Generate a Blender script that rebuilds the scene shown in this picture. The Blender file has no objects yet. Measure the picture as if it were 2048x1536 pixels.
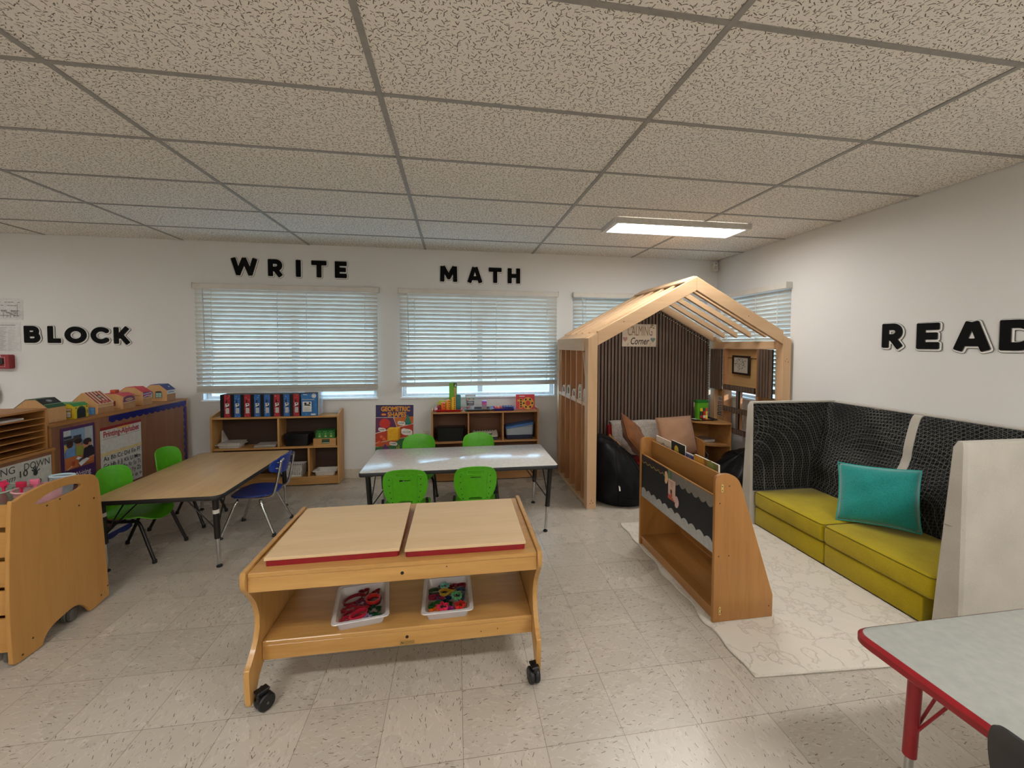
import bpy, bmesh, math, random
from mathutils import Vector, Matrix, Euler
random.seed(7)
S = bpy.context.scene
COL = S.collection
PI = math.pi

# ------------------------------------------------------------------ camera
CAM_H = 1.4836
YAW, PITCH, ROLL, FPX = 0.1587, -0.0369, 0.0041, 838.4
cd = bpy.data.cameras.new('camera'); cam = bpy.data.objects.new('camera', cd); COL.objects.link(cam)
fw = Vector((math.sin(YAW)*math.cos(PITCH), math.cos(YAW)*math.cos(PITCH), math.sin(PITCH)))
rt = Vector((math.cos(YAW), -math.sin(YAW), 0)); up = rt.cross(fw)
r2 = math.cos(ROLL)*rt + math.sin(ROLL)*up; u2 = -math.sin(ROLL)*rt + math.cos(ROLL)*up
cam.matrix_world = Matrix(((r2.x, u2.x, -fw.x, 0), (r2.y, u2.y, -fw.y, 0), (r2.z, u2.z, -fw.z, CAM_H), (0, 0, 0, 1)))
cd.sensor_width = 36.0; cd.lens = FPX/2048*36
cd.shift_x = -22/2048; cd.shift_y = -46.5/2048
cd.clip_start = 0.05; cd.clip_end = 200
S.camera = cam

# ------------------------------------------------------------------ world, sun, exposure
w = bpy.data.worlds.new('sky'); S.world = w; w.use_nodes = True
bg = w.node_tree.nodes['Background']; bg.inputs[0].default_value = (0.45, 0.74, 1.0, 1); bg.inputs[1].default_value = 5.4
sl = bpy.data.lights.new('sun', 'SUN'); sl.energy = 3.0; sl.angle = 0.02; sl.color = (1, 0.93, 0.8)
so = bpy.data.objects.new('sun', sl); COL.objects.link(so)
so.rotation_euler = Vector((-0.5, 0.9, -0.22)).to_track_quat('-Z', 'Y').to_euler()
S.view_settings.view_transform = 'Standard'; S.view_settings.look = 'None'
S.view_settings.exposure = 0.12; S.view_settings.gamma = 1.0; S.view_settings.use_curve_mapping = False
LAMP, LAMP_FAR = 24.0, 58.0          # radiance of the fluorescent panels

# ------------------------------------------------------------------ materials
def lin(c):
    return tuple(((v/255)/12.92 if v/255 <= 0.04045 else ((v/255+0.055)/1.055)**2.4) for v in c[:3]) + (1,)
class NT:
    def __init__(s, m): s.t = m.node_tree; s.t.nodes.clear()
    def n(s, kind, **kw):
        nd = s.t.nodes.new(kind)
        for k, v in kw.items():
            if k.startswith('i_'):
                key = k[2:]; key = int(key) if key.isdigit() else key.replace('_', ' ')
                nd.inputs[key].default_value = v
            else: setattr(nd, k, v)
        return nd
    def l(s, a, b): s.t.links.new(a, b)
    def math(s, op, a, b=None, c=None):
        nd = s.t.nodes.new('ShaderNodeMath'); nd.operation = op
        for i, v in enumerate((a, b, c)):
            if v is None: continue
            if isinstance(v, (int, float)): nd.inputs[i].default_value = v
            else: s.l(v, nd.inputs[i])
        return nd.outputs[0]
    def mix(s, f, a, b):
        nd = s.t.nodes.new('ShaderNodeMix'); nd.data_type = 'RGBA'
        for sock, v in ((nd.inputs[0], f), (nd.inputs[6], a), (nd.inputs[7], b)):
            if isinstance(v, (int, float)): sock.default_value = v
            elif isinstance(v, tuple): sock.default_value = v
            else: s.l(v, sock)
        return nd.outputs[2]
    def ramp(s, f, stops):
        nd = s.t.nodes.new('ShaderNodeValToRGB'); e = nd.color_ramp.elements
        while len(e) < len(stops): e.new(0.5)
        for i, (p, c) in enumerate(stops): e[i].position = p; e[i].color = c
        s.l(f, nd.inputs[0]); return nd.outputs[0]
def new_mat(name):
    m = bpy.data.materials.new(name); m.use_nodes = True; return m, NT(m)
def dashes(t, vec, scale, hl, hw, prob, seed, direction=None, jitter=1.0, curve=0.5):
    """short worm marks: one per Voronoi cell, turned at random; returns a 0/1 socket"""
    mp = t.n('ShaderNodeMapping'); mp.inputs['Scale'].default_value = (scale, scale, 1); mp.inputs['Location'].default_value = (seed*3.7, seed*1.9, 0); t.l(vec, mp.inputs['Vector'])
    v = t.n('ShaderNodeTexVoronoi', voronoi_dimensions='2D', i_Scale=1.0); t.l(mp.outputs[0], v.inputs['Vector'])
    d = t.n('ShaderNodeVectorMath', operation='SUBTRACT'); t.l(mp.outputs[0], d.inputs[0]); t.l(v.outputs['Position'], d.inputs[1])
    s = t.n('ShaderNodeSeparateXYZ'); t.l(d.outputs[0], s.inputs[0]); c = t.n('ShaderNodeSeparateColor'); t.l(v.outputs['Color'], c.inputs[0])
    ang = t.math('MULTIPLY', t.math('SUBTRACT', c.outputs[0], 0.5), 3.1416*jitter)
    if direction is not None: ang = t.math('ADD', ang, direction)
    co, si = t.math('COSINE', ang), t.math('SINE', ang)
    x = t.math('ADD', t.math('MULTIPLY', s.outputs[0], co), t.math('MULTIPLY', s.outputs[1], si))
    y = t.math('SUBTRACT', t.math('MULTIPLY', s.outputs[1], co), t.math('MULTIPLY', s.outputs[0], si))
    k = t.math('MULTIPLY', t.math('SUBTRACT', c.outputs[2], 0.5), 2*curve)
    y = t.math('ADD', y, t.math('MULTIPLY', t.math('MULTIPLY', x, x), k))
    L = t.math('MULTIPLY', t.math('ADD', c.outputs[1], 0.35), hl)
    a = t.math('LESS_THAN', t.math('ABSOLUTE', x), L); b = t.math('LESS_THAN', t.math('ABSOLUTE', y), hw)
    pr = t.n('ShaderNodeTexWhiteNoise', noise_dimensions='3D'); t.l(v.outputs['Color'], pr.inputs['Vector'])
    return t.math('MULTIPLY', t.math('MULTIPLY', a, b), t.math('LESS_THAN', pr.outputs['Value'], prob))
def finish(t, color, rough=0.5, metal=0.0, bump=None, bstr=0.2, bdist=0.002, spec=0.5, coat=0.0, trans=0.0, alpha=None, sheen=0.0, ior=1.5):
    p = t.n('ShaderNodeBsdfPrincipled'); o = t.n('ShaderNodeOutputMaterial')
    def put(k, v):
        if isinstance(v, (int, float, tuple)): p.inputs[k].default_value = v
        else: t.l(v, p.inputs[k])
    put('Base Color', color); put('Roughness', rough); put('Metallic', metal); put('Specular IOR Level', spec)
    put('Coat Weight', coat); put('Transmission Weight', trans); put('Sheen Weight', sheen); put('IOR', ior)
    if alpha is not None: put('Alpha', alpha)
    if bump is not None:
        b = t.n('ShaderNodeBump'); b.inputs['Strength'].default_value = bstr; b.inputs['Distance'].default_value = bdist
        t.l(bump, b.inputs['Height']); t.l(b.outputs[0], p.inputs['Normal'])
    t.l(p.outputs[0], o.inputs[0]); return p
CACHE = {}
def plain(c, rough=0.5, metal=0.0, spec=0.5, sheen=0.0, coat=0.0):
    """painted / moulded material with a faint procedural mottle"""
    key = ('p', c, rough, metal, spec, sheen, coat)
    if key in CACHE: return CACHE[key]
    m, t = new_mat('paint_%d_%d_%d' % tuple(c[:3]))
    tc = t.n('ShaderNodeTexCoord'); nz = t.n('ShaderNodeTexNoise', i_Scale=35.0, i_Detail=3.0)
    t.l(tc.outputs['Object'], nz.inputs['Vector'])
    L = lin(c); d = tuple(v*0.9 for v in L[:3])+(1,); h = tuple(min(1, v*1.06) for v in L[:3])+(1,)
    col = t.ramp(nz.outputs['Fac'], [(0.3, d), (0.7, h)])
    finish(t, col, rough, metal, spec=spec, sheen=sheen, coat=coat)
    CACHE[key] = m; return m
def wood(name, light, dark, axis='X', scale=1.0, rough=0.42, contrast=1.0, spec=0.4, coat=0.0):
    key = ('w', name, axis)
    if key in CACHE: return CACHE[key]
    m, t = new_mat('wood_'+name)
    tc = t.n('ShaderNodeTexCoord'); mp = t.n('ShaderNodeMapping')
    sc = {'X': (1.2, 14, 14), 'Y': (14, 1.2, 14), 'Z': (14, 14, 1.2)}[axis]
    mp.inputs['Scale'].default_value = tuple(v*scale for v in sc)
    t.l(tc.outputs['Object'], mp.inputs['Vector'])
    n1 = t.n('ShaderNodeTexNoise', i_Scale=1.0, i_Detail=6.0, i_Roughness=0.6, i_Distortion=0.9)
    t.l(mp.outputs[0], n1.inputs['Vector'])
    n2 = t.n('ShaderNodeTexNoise', i_Scale=5.0, i_Detail=3.0, i_Roughness=0.7)
    t.l(mp.outputs[0], n2.inputs['Vector'])
    f = t.math('ADD', t.math('MULTIPLY', n1.outputs['Fac'], 0.72), t.math('MULTIPLY', n2.outputs['Fac'], 0.28))
    L, D = lin(light), lin(dark)
    mid = tuple((a+b)/2 for a, b in zip(L, D))
    k = 0.17/contrast
    col = t.ramp(f, [(0.5-k, D), (0.5-k*0.1, mid), (0.5+k, L)])
    finish(t, col, rough, bump=f, bstr=0.08, bdist=0.001, spec=spec, coat=coat)
    CACHE[key] = m; return m
def glass(c=(235, 240, 245), rough=0.03, tint=0.25):
    """thin clear plastic or pane: mostly transparent, a little gloss and tint"""
    key = ('g', c, rough, tint)
    if key in CACHE: return CACHE[key]
    m, t = new_mat('clear_plastic')
    tr = t.n('ShaderNodeBsdfTransparent'); tr.inputs[0].default_value = (1, 1, 1, 1)
    p = t.n('ShaderNodeBsdfPrincipled'); p.inputs['Base Color'].default_value = lin(c); p.inputs['Roughness'].default_value = rough
    mx = t.n('ShaderNodeMixShader'); mx.inputs[0].default_value = tint
    o = t.n('ShaderNodeOutputMaterial')
    t.l(tr.outputs[0], mx.inputs[1]); t.l(p.outputs[0], mx.inputs[2]); t.l(mx.outputs[0], o.inputs[0])
    CACHE[key] = m; return m
def fabric(name, c, c2=None, scale=400, rough=0.95, bstr=0.35, sheen=0.2):
    key = ('f', name)
    if key in CACHE: return CACHE[key]
    m, t = new_mat('fabric_'+name)
    tc = t.n('ShaderNodeTexCoord'); nz = t.n('ShaderNodeTexNoise', i_Scale=float(scale), i_Detail=2.0)
    t.l(tc.outputs['Object'], nz.inputs['Vector'])
    n2 = t.n('ShaderNodeTexNoise', i_Scale=5.0, i_Detail=4.0); t.l(tc.outputs['Object'], n2.inputs['Vector'])
    f = t.math('ADD', t.math('MULTIPLY', nz.outputs['Fac'], 0.6), t.math('MULTIPLY', n2.outputs['Fac'], 0.4))
    L = lin(c); D = lin(c2) if c2 else tuple(v*0.75 for v in L[:3])+(1,)
    col = t.ramp(f, [(0.35, D), (0.62, L)])
    finish(t, col, rough, bump=nz.outputs['Fac'], bstr=bstr, bdist=0.001, spec=0.15, sheen=sheen)
    CACHE[key] = m; return m
def emit(c, strength):
    m, t = new_mat('lamp_glow'); e = t.n('ShaderNodeEmission'); e.inputs[0].default_value = c; e.inputs[1].default_value = strength
    o = t.n('ShaderNodeOutputMaterial'); t.l(e.outputs[0], o.inputs[0]); return m

# ------------------------------------------------------------------ object helpers
class Th:
    """a top-level thing: an Empty at its base; world-built parts are shifted into it"""
    def __init__(s, name, label, cat, loc=(0, 0, 0), rz=0.0, group=None, local=False):
        o = bpy.data.objects.new(name, None); COL.objects.link(o); o.empty_display_size = 0.05
        o.location = loc; o.rotation_euler = (0, 0, rz)
        o['label'] = label; o['category'] = cat
        if group: o['group'] = group
        s.o = o; s.off = Vector((0, 0, 0)) if local else -Vector(loc)
def setmat(me, mats):
    for m in (mats if isinstance(mats, (list, tuple)) else [mats]): me.materials.append(m)
def P(name, bm, mats, parent=None, smooth=False, label=None, off=None):
    """one mesh object from a bmesh; parent is a Th (part) or an object (sub-part)"""
    if isinstance(parent, Th): off = parent.off; po = parent.o
    else: po = parent
    if isinstance(bm, bmesh.types.BMesh):
        if off is None and po is not None: off = Vector(po.get('_off', (0, 0, 0)))
        if off is not None: bmesh.ops.translate(bm, verts=bm.verts, vec=off)
        bmesh.ops.recalc_face_normals(bm, faces=bm.faces)
        me = bpy.data.meshes.new(name); bm.to_mesh(me); bm.free()
    else:
        me = bm
        if off is None and po is not None: off = Vector(po.get('_off', (0, 0, 0)))
        if off is not None: me.transform(Matrix.Translation(off))
    if not me.materials: setmat(me, mats)
    if smooth:
        me.shade_smooth()
        if smooth is not True: me.set_sharp_from_angle(angle=smooth)
    o = bpy.data.objects.new(name, me); COL.objects.link(o)
    if po is not None: o.parent = po
    o['_off'] = tuple(off) if off is not None else (0, 0, 0)
    if label: o['label'] = label
    return o
def tag(o, label, cat, group=None):
    o['label'] = label; o['category'] = cat
    if group: o['group'] = group
    return o
def struct(name, bm, mats, parent=None):
    o = P(name, bm, mats, parent); o['kind'] = 'structure'; return o
def solo(name, bm, mats, label, cat, loc, group=None, smooth=False):
    """a thing that is one mesh, origin moved to loc"""
    o = P(name, bm, mats, None, smooth, off=-Vector(loc)); o.location = loc
    return tag(o, label, cat, group)
def dup(root, loc, rz, label=None, group=None):
    r = root.copy(); COL.objects.link(r); r.location = loc; r.rotation_euler = (0, 0, rz)
    if label: r['label'] = label
    if group: r['group'] = group
    for ch in list(root.children):
        c = ch.copy(); COL.objects.link(c); c.parent = r
        for g in ch.children:
            d = g.copy(); COL.objects.link(d); d.parent = c
    return r

# ------------------------------------------------------------------ mesh helpers
def BM(): return bmesh.new()
def box(bm, x0, x1, y0, y1, z0, z1, bev=0.0, seg=1, mi=0):
    vs = [bm.verts.new(p) for p in ((x0, y0, z0), (x1, y0, z0), (x1, y1, z0), (x0, y1, z0), (x0, y0, z1), (x1, y0, z1), (x1, y1, z1), (x0, y1, z1))]
    fs = [bm.faces.new([vs[i] for i in f]) for f in ((3, 2, 1, 0), (4, 5, 6, 7), (0, 1, 5, 4), (1, 2, 6, 5), (2, 3, 7, 6), (3, 0, 4, 7))]
    for f in fs: f.material_index = mi
    if bev > 0:
        es = list({e for f in fs for e in f.edges})
        r = bmesh.ops.bevel(bm, geom=es, offset=bev, segments=seg, affect='EDGES', profile=0.5)
        for f in r['faces']: f.material_index = mi
    return vs
def xform(bm, old, M):
    for v in bm.verts:
        if v not in old: v.co = M @ v.co
def obox(bm, c, size, rot=(0, 0, 0), bev=0.0, seg=1, mi=0):
    n0 = set(bm.verts); a, b, d = size
    box(bm, -a/2, a/2, -b/2, b/2, -d/2, d/2, bev, seg, mi)
    M = Matrix.Translation(c) @ Euler(rot).to_matrix().to_4x4()
    xform(bm, n0, M)
def bar(bm, p, q, wd, ht, upv=(0, 0, 1), bev=0.0):
    """rectangular bar from p to q, wd across, ht along upv"""
    p, q = Vector(p), Vector(q); d = (q-p); L = d.length; d.normalize()
    u = Vector(upv); s = d.cross(u).normalized(); u = s.cross(d).normalized()
    n0 = set(bm.verts); box(bm, -wd/2, wd/2, -L/2, L/2, -ht/2, ht/2, bev)
    M = Matrix(((s.x, d.x, u.x, 0), (s.y, d.y, u.y, 0), (s.z, d.z, u.z, 0), (0, 0, 0, 1)))
    xform(bm, n0, Matrix.Translation((p+q)/2) @ M)
def smooth_path(pts, n=6, closed=False):
    pts = [Vector(p) for p in pts]; out = []
    N = len(pts); rng = range(N) if closed else range(N-1)
    for i in rng:
        g = lambda k: pts[k % N] if closed else pts[max(0, min(N-1, k))]
        p0, p1, p2, p3 = g(i-1), g(i), g(i+1), g(i+2)
        for j in range(n):
            t = j/n
            out.append(0.5*((2*p1)+(p2-p0)*t+(2*p0-5*p1+4*p2-p3)*t*t+(3*p1-p0-3*p2+p3)*t**3))
    if not closed: out.append(pts[-1])
    return out
def round_path(pts, r, n=5):
    pts = [Vector(p) for p in pts]; out = [pts[0]]
    for i in range(1, len(pts)-1):
        a, b, c = pts[i-1], pts[i], pts[i+1]
        rr = min(r, (a-b).length*0.49, (c-b).length*0.49)
        s, e = b+(a-b).normalized()*rr, b+(c-b).normalized()*rr
        for k in range(n+1):
            t = k/n; out.append((1-t)**2*s+2*t*(1-t)*b+t*t*e)
    out.append(pts[-1]); return out
def tube(bm, pts, r, seg=10, closed=False, caps=True, mi=0):
    pts = [Vector(p) for p in pts]; N = len(pts); rings = []; prev = None
    rad = r if callable(r) else (lambda t: r)
    for i, p in enumerate(pts):
        a = pts[i-1] if (i > 0 or closed) else p
        b = pts[(i+1) % N] if (i < N-1 or closed) else p
        d = (b-a).normalized()
        if prev is None:
            u = Vector((0, 0, 1)) if abs(d.z) < 0.9 else Vector((1, 0, 0))
        else: u = prev
        s = d.cross(u)
        if s.length < 1e-6: s = d.orthogonal()
        s.normalize(); u = s.cross(d).normalized(); prev = u
        R = rad(i/max(1, N-1))
        rings.append([bm.verts.new(p+R*(math.cos(2*PI*k/seg)*s+math.sin(2*PI*k/seg)*u)) for k in range(seg)])
    for i in range(N if closed else N-1):
        A, B = rings[i], rings[(i+1) % N]
        for k in range(seg):
            f = bm.faces.new((A[k], A[(k+1) % seg], B[(k+1) % seg], B[k])); f.material_index = mi
    if caps and not closed:
        f = bm.faces.new(rings[0][::-1]); f.material_index = mi
        f = bm.faces.new(rings[-1]); f.material_index = mi
def lathe(bm, c, prof, seg=24, axis='Z', mi=0):
    """prof: (radius, height) list"""
    rings = []
    for r, h in prof:
        ring = []
        for k in range(seg):
            a = 2*PI*k/seg; x, y = max(r, 1e-4)*math.cos(a), max(r, 1e-4)*math.sin(a)
            v = {'Z': (x, y, h), 'X': (h, x, y), 'Y': (x, h, y)}[axis]
            ring.append(bm.verts.new(Vector(c)+Vector(v)))
        rings.append(ring)
    for A, B in zip(rings, rings[1:]):
        for k in range(seg):
            f = bm.faces.new((A[k], A[(k+1) % seg], B[(k+1) % seg], B[k])); f.material_index = mi
    bm.faces.new(rings[0][::-1]).material_index = mi; bm.faces.new(rings[-1]).material_index = mi
def loft(bm, rings, cap=True, closed=True, mi=0):
    R = [[bm.verts.new(p) for p in r] for r in rings]
    n = len(R[0])
    for A, B in zip(R, R[1:]):
        for k in range(n if closed else n-1):
            f = bm.faces.new((A[k], A[(k+1) % n], B[(k+1) % n], B[k])); f.material_index = mi
    if cap:
        bm.faces.new(R[0][::-1]).material_index = mi; bm.faces.new(R[-1]).material_index = mi
def prism(bm, pts, plane, d0, d1, bev=0.0, mi=0, seg=2):
    """extrude a closed outline; plane 'yz' extrudes along x, 'xz' along y, 'xy' along z"""
    def v3(a, b, d): return {'yz': (d, a, b), 'xz': (a, d, b), 'xy': (a, b, d)}[plane]
    A = [bm.verts.new(v3(a, b, d0)) for a, b in pts]; B = [bm.verts.new(v3(a, b, d1)) for a, b in pts]
    n = len(pts); fs = [bm.faces.new(A[::-1]), bm.faces.new(B)]
    for k in range(n): fs.append(bm.faces.new((A[k], A[(k+1) % n], B[(k+1) % n], B[k])))
    for f in fs: f.material_index = mi
    if bev > 0:
        es = list(fs[0].edges)+list(fs[1].edges)
        r = bmesh.ops.bevel(bm, geom=es, offset=bev, segments=seg, affect='EDGES', profile=0.5)
        for f in r['faces']: f.material_index = mi
def rrect(x0, x1, y0, y1, r, n=5):
    out = []
    for cx, cy, a0 in ((x1-r, y0+r, -PI/2), (x1-r, y1-r, 0), (x0+r, y1-r, PI/2), (x0+r, y0+r, PI)):
        for k in range(n+1):
            a = a0+PI/2*k/n; out.append((cx+r*math.cos(a), cy+r*math.sin(a)))
    return out
def curve_mesh(data):
    o = bpy.data.objects.new('tmp', data); COL.objects.link(o)
    bpy.context.view_layer.update()
    dg = bpy.context.evaluated_depsgraph_get()
    me = bpy.data.meshes.new_from_object(o.evaluated_get(dg))
    bpy.data.objects.remove(o); me.materials.clear(); return me
def panel(outlines, thick, bev=0.0, M=None):
    """flat board from outlines (first outer, rest holes), filled, extruded, edge-rounded"""
    c = bpy.data.curves.new('tmp', 'CURVE'); c.dimensions = '2D'; c.fill_mode = 'BOTH'
    c.extrude = thick/2-bev; c.bevel_depth = bev; c.bevel_resolution = 1; c.offset = -bev
    for pts in outlines:
        s = c.splines.new('POLY'); s.points.add(len(pts)-1); s.use_cyclic_u = True
        for p, q in zip(s.points, pts): p.co = (q[0], q[1], 0, 1)
    me = curve_mesh(c)
    if M is not None: me.transform(M)
    return me
# frames that map panel (u,v,n) to world
def frame(o, u, v):
    u, v = Vector(u).normalized(), Vector(v).normalized(); n = u.cross(v); o = Vector(o)
    return Matrix(((u.x, v.x, n.x, o.x), (u.y, v.y, n.y, o.y), (u.z, v.z, n.z, o.z), (0, 0, 0, 1)))
TXT = {}
def text_mesh(s, size, bold=0.0, ext=0.0, bev=0.0, shear=0.0):
    key = (s, bold, ext, bev, shear, size)
    if key not in TXT:
        c = bpy.data.curves.new('tmp', 'FONT'); c.body = s; c.size = size; c.align_x = 'CENTER'; c.align_y = 'CENTER'
        c.offset = bold*size; c.extrude = ext; c.bevel_depth = bev; c.shear = shear; c.resolution_u = 3
        TXT[key] = curve_mesh(c)
    return TXT[key]
def glyph_loops(strokes, level, n=76):
    """contours of thick rounded strokes: signed distance on a grid, marching squares"""
    HW, RD = 0.132, 0.045
    segs = []
    for st in strokes:
        if st[0] == 'bar':
            (ax, ay), (bx, by) = st[1], st[2]; L = math.hypot(bx-ax, by-ay); segs.append(('b', (ax+bx)/2, (ay+by)/2, (bx-ax)/L, (by-ay)/L, L/2))
        else:
            pts = st[1]
            for a, b in zip(pts, pts[1:]): segs.append(('c', a[0], a[1], b[0], b[1], 0))
    def f(x, y):
        d = 9
        for k, a, b, c, e, L in segs:
            if k == 'b':
                lx, ly = (x-a)*c+(y-b)*e, -(x-a)*e+(y-b)*c; qx, qy = abs(lx)-L+RD, abs(ly)-HW+RD
                q = math.hypot(max(qx, 0), max(qy, 0))+min(max(qx, qy), 0)-RD
            else:
                vx, vy = c-a, e-b; t_ = max(0, min(1, ((x-a)*vx+(y-b)*vy)/(vx*vx+vy*vy))); q = math.hypot(x-a-t_*vx, y-b-t_*vy)-HW
            d = min(d, q)
        return d-level
    x0, y0, st_ = -0.2, -0.2, 1.9/n; nx, ny = n, int(1.4/st_)+1
    F = [[f(x0+i*st_, y0+j*st_) for j in range(ny+1)] for i in range(nx+1)]
    E = {}
    def cut(i, j, k, l):
        a, b = F[i][j], F[k][l]; t_ = a/(a-b); return (x0+(i+(k-i)*t_)*st_, y0+(j+(l-j)*t_)*st_)
    nxt = {}; pos = {}
    for i in range(nx):
        for j in range(ny):
            c = [(i, j), (i+1, j), (i+1, j+1), (i, j+1)]; s = [F[a][b] < 0 for a, b in c]
            if all(s) or not any(s): continue
            ins, outs = [], []
            for k in range(4):
                a, b = c[k], c[(k+1) % 4]
                if s[k] != s[(k+1) % 4]:
                    key = (min(a, b), max(a, b)); pos[key] = cut(*key[0], *key[1]); (outs if s[k] else ins).append(key)
            for a, b in zip(outs, ins): nxt[a] = b
    loops = []; left = set(nxt)
    while left:
        k = s0 = next(iter(left)); lp = []
        while k in left: left.discard(k); lp.append(pos[k]); k = nxt.get(k, s0)
        if len(lp) > 8: loops.append(lp)
    return loops
def arc(cx, cy, r, a0, a1, n=14, ry=None): return [(cx+r*math.cos(math.radians(a0+(a1-a0)*k/n)), cy+(ry or r)*math.sin(math.radians(a0+(a1-a0)*k/n))) for k in range(n+1)]
V_ = ('bar', (0.132, 0), (0.132, 1))
GLYPH = {
 'I': (0.264, [V_]), 'L': (0.64, [V_, ('bar', (0, 0.132), (0.64, 0.132))]),
 'E': (0.68, [V_, ('bar', (0, 0.132), (0.68, 0.132)), ('bar', (0, 0.5), (0.63, 0.5)), ('bar', (0, 0.868), (0.68, 0.868))]),
 'T': (0.86, [('bar', (0, 0.868), (0.86, 0.868)), ('bar', (0.43, 0), (0.43, 1))]),
 'H': (0.84, [V_, ('bar', (0.708, 0), (0.708, 1)), ('bar', (0.1, 0.5), (0.74, 0.5))]),
 'A': (1.0, [('bar', (0.12, -0.02), (0.46, 0.99)), ('bar', (0.88, -0.02), (0.54, 0.99)), ('bar', (0.25, 0.27), (0.75, 0.27))]),
 'M': (1.10, [('bar', (0.132, 0), (0.15, 1)), ('bar', (0.968, 0), (0.95, 1)), ('bar', (0.17, 0.98), (0.60, 0.20)), ('bar', (0.93, 0.98), (0.50, 0.20))]),
 'W': (1.42, [('bar', (0.10, 1.0), (0.40, 0.02)), ('bar', (0.34, 0.02), (0.74, 1.0)), ('bar', (0.68, 1.0), (1.08, 0.02)), ('bar', (1.02, 0.02), (1.32, 1.0))]),
 'K': (0.86, [V_, ('bar', (0.22, 0.38), (0.74, 0.99)), ('bar', (0.33, 0.58), (0.77, 0.0))]),
 'O': (1.06, [('c', arc(0.53, 0.5, 0.398, 0, 360, 36, 0.368))]),
 'C': (0.92, [('c', arc(0.53, 0.5, 0.398, 48, 312, 28, 0.368))]),
 'R': (0.82, [V_, ('bar', (0.05, 0.868), (0.46, 0.868)), ('bar', (0.05, 0.43), (0.44, 0.43)), ('c', arc(0.43, 0.649, 0.219, -90, 90)), ('bar', (0.36, 0.46), (0.70, 0.0))]),
 'B': (0.80, [V_, ('bar', (0.05, 0.868), (0.44, 0.868)), ('bar', (0.05, 0.51), (0.44, 0.51)), ('bar', (0.05, 0.132), (0.46, 0.132)), ('c', arc(0.42, 0.69, 0.178, -90, 90)), ('c', arc(0.46, 0.321, 0.189, -90, 90))]),
 'D': (0.92, [V_, ('bar', (0.05, 0.868), (0.42, 0.868)), ('bar', (0.05, 0.132), (0.42, 0.132)), ('c', arc(0.42, 0.5, 0.368, -90, 90, 18))]),
}
class Art:
    """printed sheet: layered flat shapes in (u,v) on one frame, one mesh with several materials"""
    def __init__(s, M, step=0.0004): s.bm = BM(); s.M = M; s.mats = []; s.z = 0.0; s.step = step
    def mi(s, c, rough=0.5):
        m = c if isinstance(c, bpy.types.Material) else plain(c, rough)
        if m not in s.mats: s.mats.append(m)
        return s.mats.index(m)
    def poly(s, pts, c):
        s.z += s.step
        f = s.bm.faces.new([s.bm.verts.new(s.M @ Vector((a, b, s.z))) for a, b in pts]); f.material_index = s.mi(c)
    def rect(s, u0, u1, v0, v1, c): s.poly([(u0, v0), (u1, v0), (u1, v1), (u0, v1)], c)
    def disc(s, u, v, r, c, ry=None, n=20): s.poly([(u+r*math.cos(2*PI*k/n), v+(ry or r)*math.sin(2*PI*k/n)) for k in range(n)], c)
    def ring(s, u, v, r0, r1, c, n=28):
        s.z += s.step; i = s.mi(c); V = [[s.bm.verts.new(s.M @ Vector((u+r*math.cos(2*PI*k/n), v+r*math.sin(2*PI*k/n), s.z))) for k in range(n)] for r in (r0, r1)]
        for k in range(n): s.bm.faces.new((V[0][k], V[0][(k+1) % n], V[1][(k+1) % n], V[1][k])).material_index = i
    def line(s, pts, wd, c):
        s.z += s.step*0.2; i = s.mi(c)
        for (a, b), (e, f) in zip(pts, pts[1:]):
            dx, dy = e-a, f-b; L = math.hypot(dx, dy) or 1; nx, ny = -dy/L*wd/2, dx/L*wd/2
            s.bm.faces.new([s.bm.verts.new(s.M @ Vector((x, y, s.z))) for x, y in ((a+nx, b+ny), (a-nx, b-ny), (e-nx, f-ny), (e+nx, f+ny))]).material_index = i
    def text(s, u, v, size, txt, c, bold=0.0, rot=0.0, sx=1.0, width=None, shear=0.0):
        s.z += s.step; i = s.mi(c); me = text_mesh(txt, size, bold, shear=shear)
        if width:
            xs = [q.co.x for q in me.vertices]; sx = width/(max(xs)-min(xs))
        R = Matrix.Rotation(rot, 4, 'Z'); vs = [s.bm.verts.new(s.M @ (Vector((u, v, s.z))+R @ Vector((q.co.x*sx, q.co.y, 0)))) for q in me.vertices]
        for p in me.polygons:
            try: s.bm.faces.new([vs[k] for k in p.vertices]).material_index = i
            except ValueError: pass
    def done(s, name, parent=None, off=None):
        return P(name, s.bm, s.mats, parent, off=off)
def sheet(bm, M, u0, u1, v0, v1, t):
    """thin backing sheet in frame M, front at n=0"""
    n0 = set(bm.verts); box(bm, u0, u1, v0, v1, -t, 0); xform(bm, n0, M)
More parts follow.
